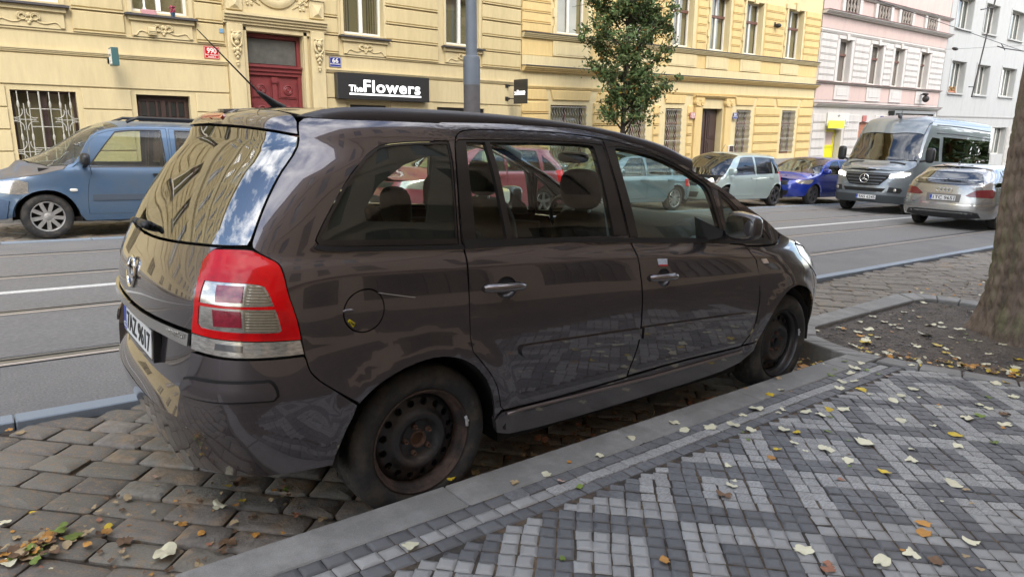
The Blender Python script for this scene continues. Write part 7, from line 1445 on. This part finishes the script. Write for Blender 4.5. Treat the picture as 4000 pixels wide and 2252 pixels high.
# -- fallen leaves
LV = '2.21 -0.01 0.014 0o;2.23 -0.14 0.023 0y;2.36 -0.15 0.036 0c;2.40 -0.20 0.006 0o;1.95 -0.24 0.055 0c;2.07 -0.33 0.029 0c;2.01 -0.34 0.022 0c;1.90 -0.30 0.011 0c;1.81 -0.25 0.030 0c;1.77 -0.22 0.011 0b;1.52 -0.25 0.046 0c;1.65 -0.30 0.049 0c;1.67 -0.39 0.035 0c;1.61 -0.38 0.012 0g;1.55 -0.45 0.016 0g;2.15 -0.42 0.044 0c;2.18 -0.49 0.036 0c;2.30 -0.47 0.037 0y;2.37 -0.52 0.044 0c;2.20 -0.53 0.021 0g;1.81 -0.48 0.049 0c;1.84 -0.54 0.028 0y;1.99 -0.62 0.026 0g;1.71 -0.60 0.030 0c;1.67 -0.68 0.018 0c;1.57 -0.59 0.029 0y;1.46 -0.63 0.032 0o;1.77 -0.73 0.051 0c;1.97 -0.74 0.013 0g;2.01 -0.80 0.065 0c;1.81 -0.82 0.013 0b;1.74 -0.85 0.034 0c;1.69 -0.88 0.014 0g;1.76 -1.00 0.043 0y;2.00 -1.02 0.043 0c;2.13 -0.97 0.028 0c;1.52 -0.92 0.028 0r;1.12 -0.66 0.015 0c;1.07 -0.68 0.032 0c;0.97 -0.71 0.041 0b;1.22 -0.56 0.025 0c;2.70 -0.34 0.044 0c;2.79 -0.42 0.048 0y;2.76 -0.49 0.024 0c;3.09 -0.60 0.050 0c;2.90 -0.61 0.035 0c;2.96 -0.68 0.022 0c;2.77 -0.62 0.045 0c;2.48 -0.78 0.040 0c;2.55 -0.91 0.028 0c;2.93 -0.80 0.015 0o;2.89 -0.82 0.021 0c;3.14 -0.94 0.031 0c;3.12 -0.99 0.033 0c;2.83 -0.98 0.057 0c;2.94 -1.00 0.037 0g;3.09 -1.08 0.045 0b;2.91 -1.13 0.044 0c;2.85 -1.14 0.020 0o;2.52 -1.03 0.045 0y;2.37 -1.09 0.039 0c;2.58 -1.18 0.035 0g;1.90 -1.23 0.052 0c;1.89 -1.28 0.023 0t;1.69 -1.26 0.014 0c;1.78 -1.34 0.013 0t;1.43 -1.29 0.038 0o;1.36 -1.32 0.034 0o;1.17 -1.35 0.042 0c;1.18 -1.29 0.007 0b;1.17 -1.32 0.013 0o;1.19 -1.42 0.033 0b;0.87 -1.11 0.046 0c;0.86 -1.20 0.027 0r;0.83 -1.22 0.032 0r;1.03 -1.31 0.053 0c;1.44 -1.45 0.041 0c;1.32 -1.47 0.019 0t;1.27 -1.53 0.021 0t;3.48 -1.01 0.035 0c;3.33 -0.73 0.018 0g;3.34 -0.92 0.029 0g;0.13 0.04 0.029 0y;0.33 -0.14 0.029 0t;0.49 -0.16 0.032 0c;0.50 -0.24 0.021 0p;0.65 -0.13 0.017 0o;0.81 -0.16 0.032 0c;1.08 -0.11 0.034 0c;1.41 -0.11 0.039 0c;1.38 -0.20 0.038 0c;-0.25 -0.29 0.041 0c;0.13 -0.65 0.020 0g;0.41 -0.86 0.031 0o;0.53 -0.32 0.023 0g;2.55 -0.02 0.033 0t;2.23 -0.16 0.031 0y;2.39 -0.20 0.010 0o;2.90 -0.18 0.033 0g;3.29 -0.08 0.031 0g;3.10 -0.03 0.014 0c;3.05 -0.13 0.024 0g;3.35 -0.16 0.044 0c;3.19 -0.20 0.055 0c;3.22 -0.26 0.028 0g;3.05 -0.23 0.047 0c;2.92 -0.32 0.037 0c;2.84 -0.28 0.041 0c;3.20 -0.34 0.025 0g;3.21 -0.39 0.025 0p;3.61 -0.38 0.038 0c;3.07 -0.48 0.013 0c;3.68 -0.86 0.042 0c;3.76 -0.89 0.034 0y;3.48 -1.01 0.038 0c;6.09 0.48 0.047 1c;5.44 0.40 0.040 1c;5.63 0.24 0.036 1c;6.08 0.07 0.042 1c;4.97 0.48 0.042 1c;4.86 0.34 0.043 1c;4.66 0.45 0.037 1c;4.56 0.54 0.026 1c;5.36 0.24 0.033 1t;5.10 0.22 0.022 1c;4.81 0.24 0.040 1c;4.74 0.15 0.045 1c;4.89 0.22 0.024 1t;5.29 0.04 0.037 1c;5.10 0.05 0.064 1c;5.13 -0.03 0.045 1c;5.18 -0.15 0.059 1c;4.45 0.28 0.056 1c;4.28 0.29 0.043 1c;4.29 0.45 0.034 1c;4.28 0.40 0.049 1o;4.20 0.54 0.020 1y;4.02 0.50 0.031 1c;4.18 0.22 0.042 1o;4.28 0.19 0.024 1y;4.26 0.12 0.039 1c;4.18 0.17 0.029 1c;4.70 -0.06 0.074 1c;4.81 -0.22 0.036 1c;4.56 0.14 0.017 1o;3.84 0.12 0.048 1c;4.01 0.10 0.065 1y;4.07 0.13 0.050 1c;3.94 0.16 0.018 1b;4.31 -0.13 0.033 1c;4.26 -0.17 0.037 1c;4.45 -0.24 0.052 1y;4.39 -0.32 0.040 1c;4.46 -0.34 0.021 1t;5.05 -0.24 0.026 1g;4.86 -0.33 0.036 1g;4.89 -0.38 0.037 1c;4.95 -0.52 0.055 1c;4.99 -0.61 0.028 1o;4.54 -0.56 0.032 1c;4.56 -0.74 0.049 1y;4.20 -0.64 0.042 1c;4.30 -0.80 0.049 1c;4.20 -0.45 0.054 1c;4.27 -0.37 0.043 1y;3.96 -0.62 0.041 1c;3.99 -0.55 0.022 1c;4.03 -0.74 0.048 1y;4.17 -0.78 0.041 1c;4.00 -0.47 0.045 1y;3.28 0.19 0.046 2o;3.39 0.18 0.031 2y;3.58 0.17 0.032 2c;3.20 0.18 0.030 2o;3.45 0.18 0.031 2c;-1.27 1.88 0.026 2o;-1.23 1.81 0.033 2t;-0.78 1.40 0.012 2p;-0.80 0.97 0.023 2p;-0.71 0.86 0.010 2p;-0.93 0.83 0.033 2t;-1.25 0.92 0.016 2y;-1.34 0.89 0.030 2c;-1.31 0.74 0.027 2t;-0.87 0.66 0.014 2t;-0.65 0.56 0.049 2c;-0.56 0.55 0.020 2y;-0.59 0.53 0.020 2o;-0.52 0.71 0.052 2b;-0.57 0.71 0.029 2y;-0.42 0.56 0.017 2o;-0.38 0.54 0.023 2g;-0.78 0.70 0.011 2o;-0.70 0.65 0.020 2b;-0.90 0.33 0.072 2c;-0.80 0.50 0.021 2o;-0.76 0.39 0.030 2o;-0.70 0.27 0.044 2b;-0.73 0.23 0.029 2b;-1.00 0.49 0.039 2b;-1.03 0.64 0.023 2y;-1.06 0.60 0.025 2b;-1.19 0.70 0.047 2g;-1.14 0.63 0.044 2g;-1.25 0.65 0.036 2g;-1.24 0.71 0.030 2t;-1.16 0.60 0.029 2t;-1.29 0.63 0.043 2o;-1.28 0.57 0.037 2t;-1.35 0.64 0.033 2o;-1.34 0.58 0.051 2c;-0.60 0.27 0.025 2o;-0.64 0.40 0.026 2t;-0.57 0.40 0.026 2b;-0.35 0.23 0.032 2t;-0.42 0.32 0.027 2r;-0.82 0.19 0.028 2t;-0.91 0.22 0.023 2b;-1.23 0.46 0.010 2c'
lc = {'c': ('pale cream', mat('cream_leaf', (.70,.655,.46), .6, var=.15, vscale=30, per=.12)), 'y': ('bright yellow', mat('yellow_leaf', (.66,.47,.035), .55, var=.2, vscale=25, per=.12)), 'o': ('orange', mat('orange_leaf', (.50,.24,.05), .6, var=.25, vscale=25, per=.2)), 't': ('tan', mat('tan_leaf', (.42,.31,.17), .7, var=.25, vscale=25, per=.2)), 'b': ('curled brown', mat('brown_leaf', (.17,.10,.055), .8, var=.3, vscale=25, per=.3)), 'r': ('rust brown', mat('rust_leaf', (.34,.15,.085), .7, var=.2, vscale=25, per=.15)), 'p': ('pinkish', mat('pink_leaf', (.50,.33,.25), .7, per=.1)), 'g': ('green', mat('green_leaf', (.16,.22,.035), .55, var=.25, vscale=20, per=.2))}
def leaf_mesh(seed, kind):
    R_ = np.random.default_rng(seed); n = 22; V = [(0,0,0)]; lob = {0: 5, 1: 3, 2: 1}[kind]; cz_ = R_.uniform(.12,.30); ph = R_.uniform(0, 6)
    for k in range(n):
        a = 2*PI*k/n
        if kind == 0: r = .36+.17*abs(math.cos(2.5*(a-PI)))**1.2*(1-.25*math.cos(a))+R_.normal(0,.018)
        elif kind == 1: r = .40+.11*math.cos(3*a)+.04*math.cos(7*a+ph)+R_.normal(0,.015)
        else: r = .44*(1-.22*math.cos(a)**2*0)+.05*math.cos(2*a)+R_.normal(0,.012)
        if abs(a-PI) < .2: r *= .62
        x, y = r*math.cos(a)*1.05, r*math.sin(a)*.95; z_ = cz_*(x*x-.6*y*y+.5*x*y)*1.1+.045*math.sin(3*a+ph)+.03*math.sin(5*a)
        V.append((x, y, z_))
    for k in range(n): x, y, z_ = V[1+k]; V.append((x*.55, y*.55, z_*.35-.012*(k % 2)))
    F = [(0, 1+n+k, 1+n+(k+1) % n) for k in range(n)]+[(1+n+k, 1+k, 1+(k+1) % n, 1+n+(k+1) % n) for k in range(n)]
    o = len(V); V += [(-.26,.008,0),(-.26,-.008,0),(-.52,-.10,.05),(-.50,-.085,.05)]; F.append((o, o+1, o+2, o+3))
    zmin = min(v[2] for v in V); V = [(x, y, z_-zmin) for x, y, z_ in V]
    return V, F
LM = {}; LEAVES = []
RL = random.Random(21); names = ('pavement','planter soil','parking bay')
for i, s_ in enumerate(LV.split(';')):
    x, y, w, kc = s_.split(); x, y, w = float(x), float(y), float(w); pl_, cc = int(kc[0]), kc[1]
    if w < .008: continue
    kd = RL.choice((0,0,1,2)) if w > .03 else RL.choice((1,2)); key = (cc, kd, RL.randrange(3))
    if key not in LM:
        V, F = leaf_mesh(hash(key[1:]) % 999 if False else key[1]*7+key[2], kd); me = bpy.data.meshes.new('fallen_leaf'); me.from_pydata(V, [], F); me.materials.append(lc[cc][1]); me.polygons.foreach_set('use_smooth', [True]*len(F)); me.update(); LM[key] = me
    o = bpy.data.objects.new('fallen_leaf', LM[key]); COL.objects.link(o); z_ = {0: .1225, 1: .098, 2: .006}[pl_]
    if pl_ == 0 and y > -.18: z_ = .122
    if pl_ == 1 and y > 1: z_ = .1
    s = w*1.6; o.scale = (s, s*RL.uniform(.75,1.05), s*(1.2 if cc == 'b' else .8)); o.location = (x, y, z_); o.rotation_euler = (RL.gauss(0,.10), RL.gauss(0,.10), RL.uniform(0, 6.28))
    where = names[pl_] if not (pl_ == 0 and y > -.18) else 'kerb'; size = 'large' if w > .045 else ('small' if w < .026 else 'middle-sized')
    if pl_ == 2: zone = 'setts beside the front wheel' if x > 2 else ('setts at the left picture edge' if x < -1.15 else ('setts under the rear bumper' if x > -.75 else 'setts behind the rear bumper'))
    elif pl_ == 1: zone = 'soil close to the tree trunk' if x > 4.6 and y < -.1 else ('soil at the near planter kerb' if y < -.05 or x < 4.1 else 'soil by the far planter kerb')
    elif y > -.18: zone = 'kerb below the doors' if x < 2.2 else 'kerb by the front wheel'
    else:
        r1 = 'rear wheel' if x < .4 else ('rear door' if x < 1.0 else ('front door' if x < 1.9 else ('front wheel' if x < 2.9 else 'planter')))
        zone = ('border stones by the ' if y > -.38 else ('near mosaic by the ' if y > -.9 else 'outer mosaic by the '))+r1
    LEAVES.append((o, f'{size} {lc[cc][0]} {("lobed","pointed","oval")[kd]} leaf on {zone}', px((x, y, z_))[0])); tag(o, None, 'leaf', 'fallen leaves on the '+where)
bylab = {}
for o, l_, X_ in LEAVES: bylab.setdefault(l_, []).append((X_, o))
ORD = ('first','second','third','fourth','fifth','sixth','seventh','eighth','ninth','tenth','eleventh','twelfth')
for l_, it_ in bylab.items():
    it_.sort(key=lambda q: q[0])
    for k, (X_, o) in enumerate(it_): o['label'] = l_ if len(it_) == 1 else l_+', '+(('left one' if k == 0 else 'right one') if len(it_) == 2 else ORD[min(k, 11)]+' from left')
def litter(name, n, fx, cols, smin, smax, zf_):
    VV = []; FF = []; mi = []; cs = list(cols); base = {}
    for _ in range(n):
        p = fx()
        if p is None: continue
        kd = RL.randrange(3); V, F = base.setdefault((kd, RL.randrange(3)), leaf_mesh(kd*7+RL.randrange(3), kd)); M = Matrix.Translation((p[0], p[1], zf_(p))) @ Matrix.Rotation(RL.uniform(0,6.28), 4, 'Z') @ Matrix.Rotation(RL.gauss(0,.35), 4, 'X'); s = RL.uniform(smin, smax); k = len(VV)
        VV += [M @ Vector((v[0]*s, v[1]*s, v[2]*s)) for v in V]; FF += [tuple(i+k for i in f) for f in F]; mi += [RL.randrange(len(cs))]*len(F)
    o = mesh_obj(name, VV, FF, [lc[c][1] for c in cs], None, True, mi); return tag(o, kind='stuff')
def heap():
    t = RL.random(); x = 3.72+.50*t+RL.gauss(0,.07); y = .02-1.05*t+RL.gauss(0,.05)
    return (max(x, 3.70), y)
litter('leaf_litter', 95, heap, 'cyyoottb', .025, .055, lambda p: .10+RL.uniform(0,.015))
litter('leaf_litter', 60, lambda: (RL.uniform(2.95,3.5), RL.uniform(.02,.30)), 'yoobtt', .02, .05, lambda p: .005+RL.uniform(0,.02))
litter('leaf_litter', 240, lambda: (RL.uniform(.30,2.3), RL.gauss(.16,.12) if RL.random() < .7 else RL.uniform(.05,1.2)), 'bbbrt', .018, .05, lambda p: .006+RL.uniform(0,.01))
litter('leaf_litter', 110, lambda: (RL.uniform(-1.45,-.35), RL.uniform(.03,.9)), 'bbrtto', .010, .028, lambda p: .004+RL.uniform(0,.008))
litter('leaf_litter', 60, lambda: (RL.gauss(-1.26,.07), RL.gauss(.62,.05)), 'bttog', .02, .05, lambda p: .006+RL.uniform(0,.02))
litter('leaf_litter', 70, lambda: (RL.uniform(6.6,9), RL.uniform(.3,1.1)), 'bottc', .02, .06, lambda p: .006)
litter('leaf_litter', 60, lambda: (RL.uniform(3.75,6.2), RL.uniform(-1.3,.45)), 'bottcb', .012, .03, lambda p: .096)
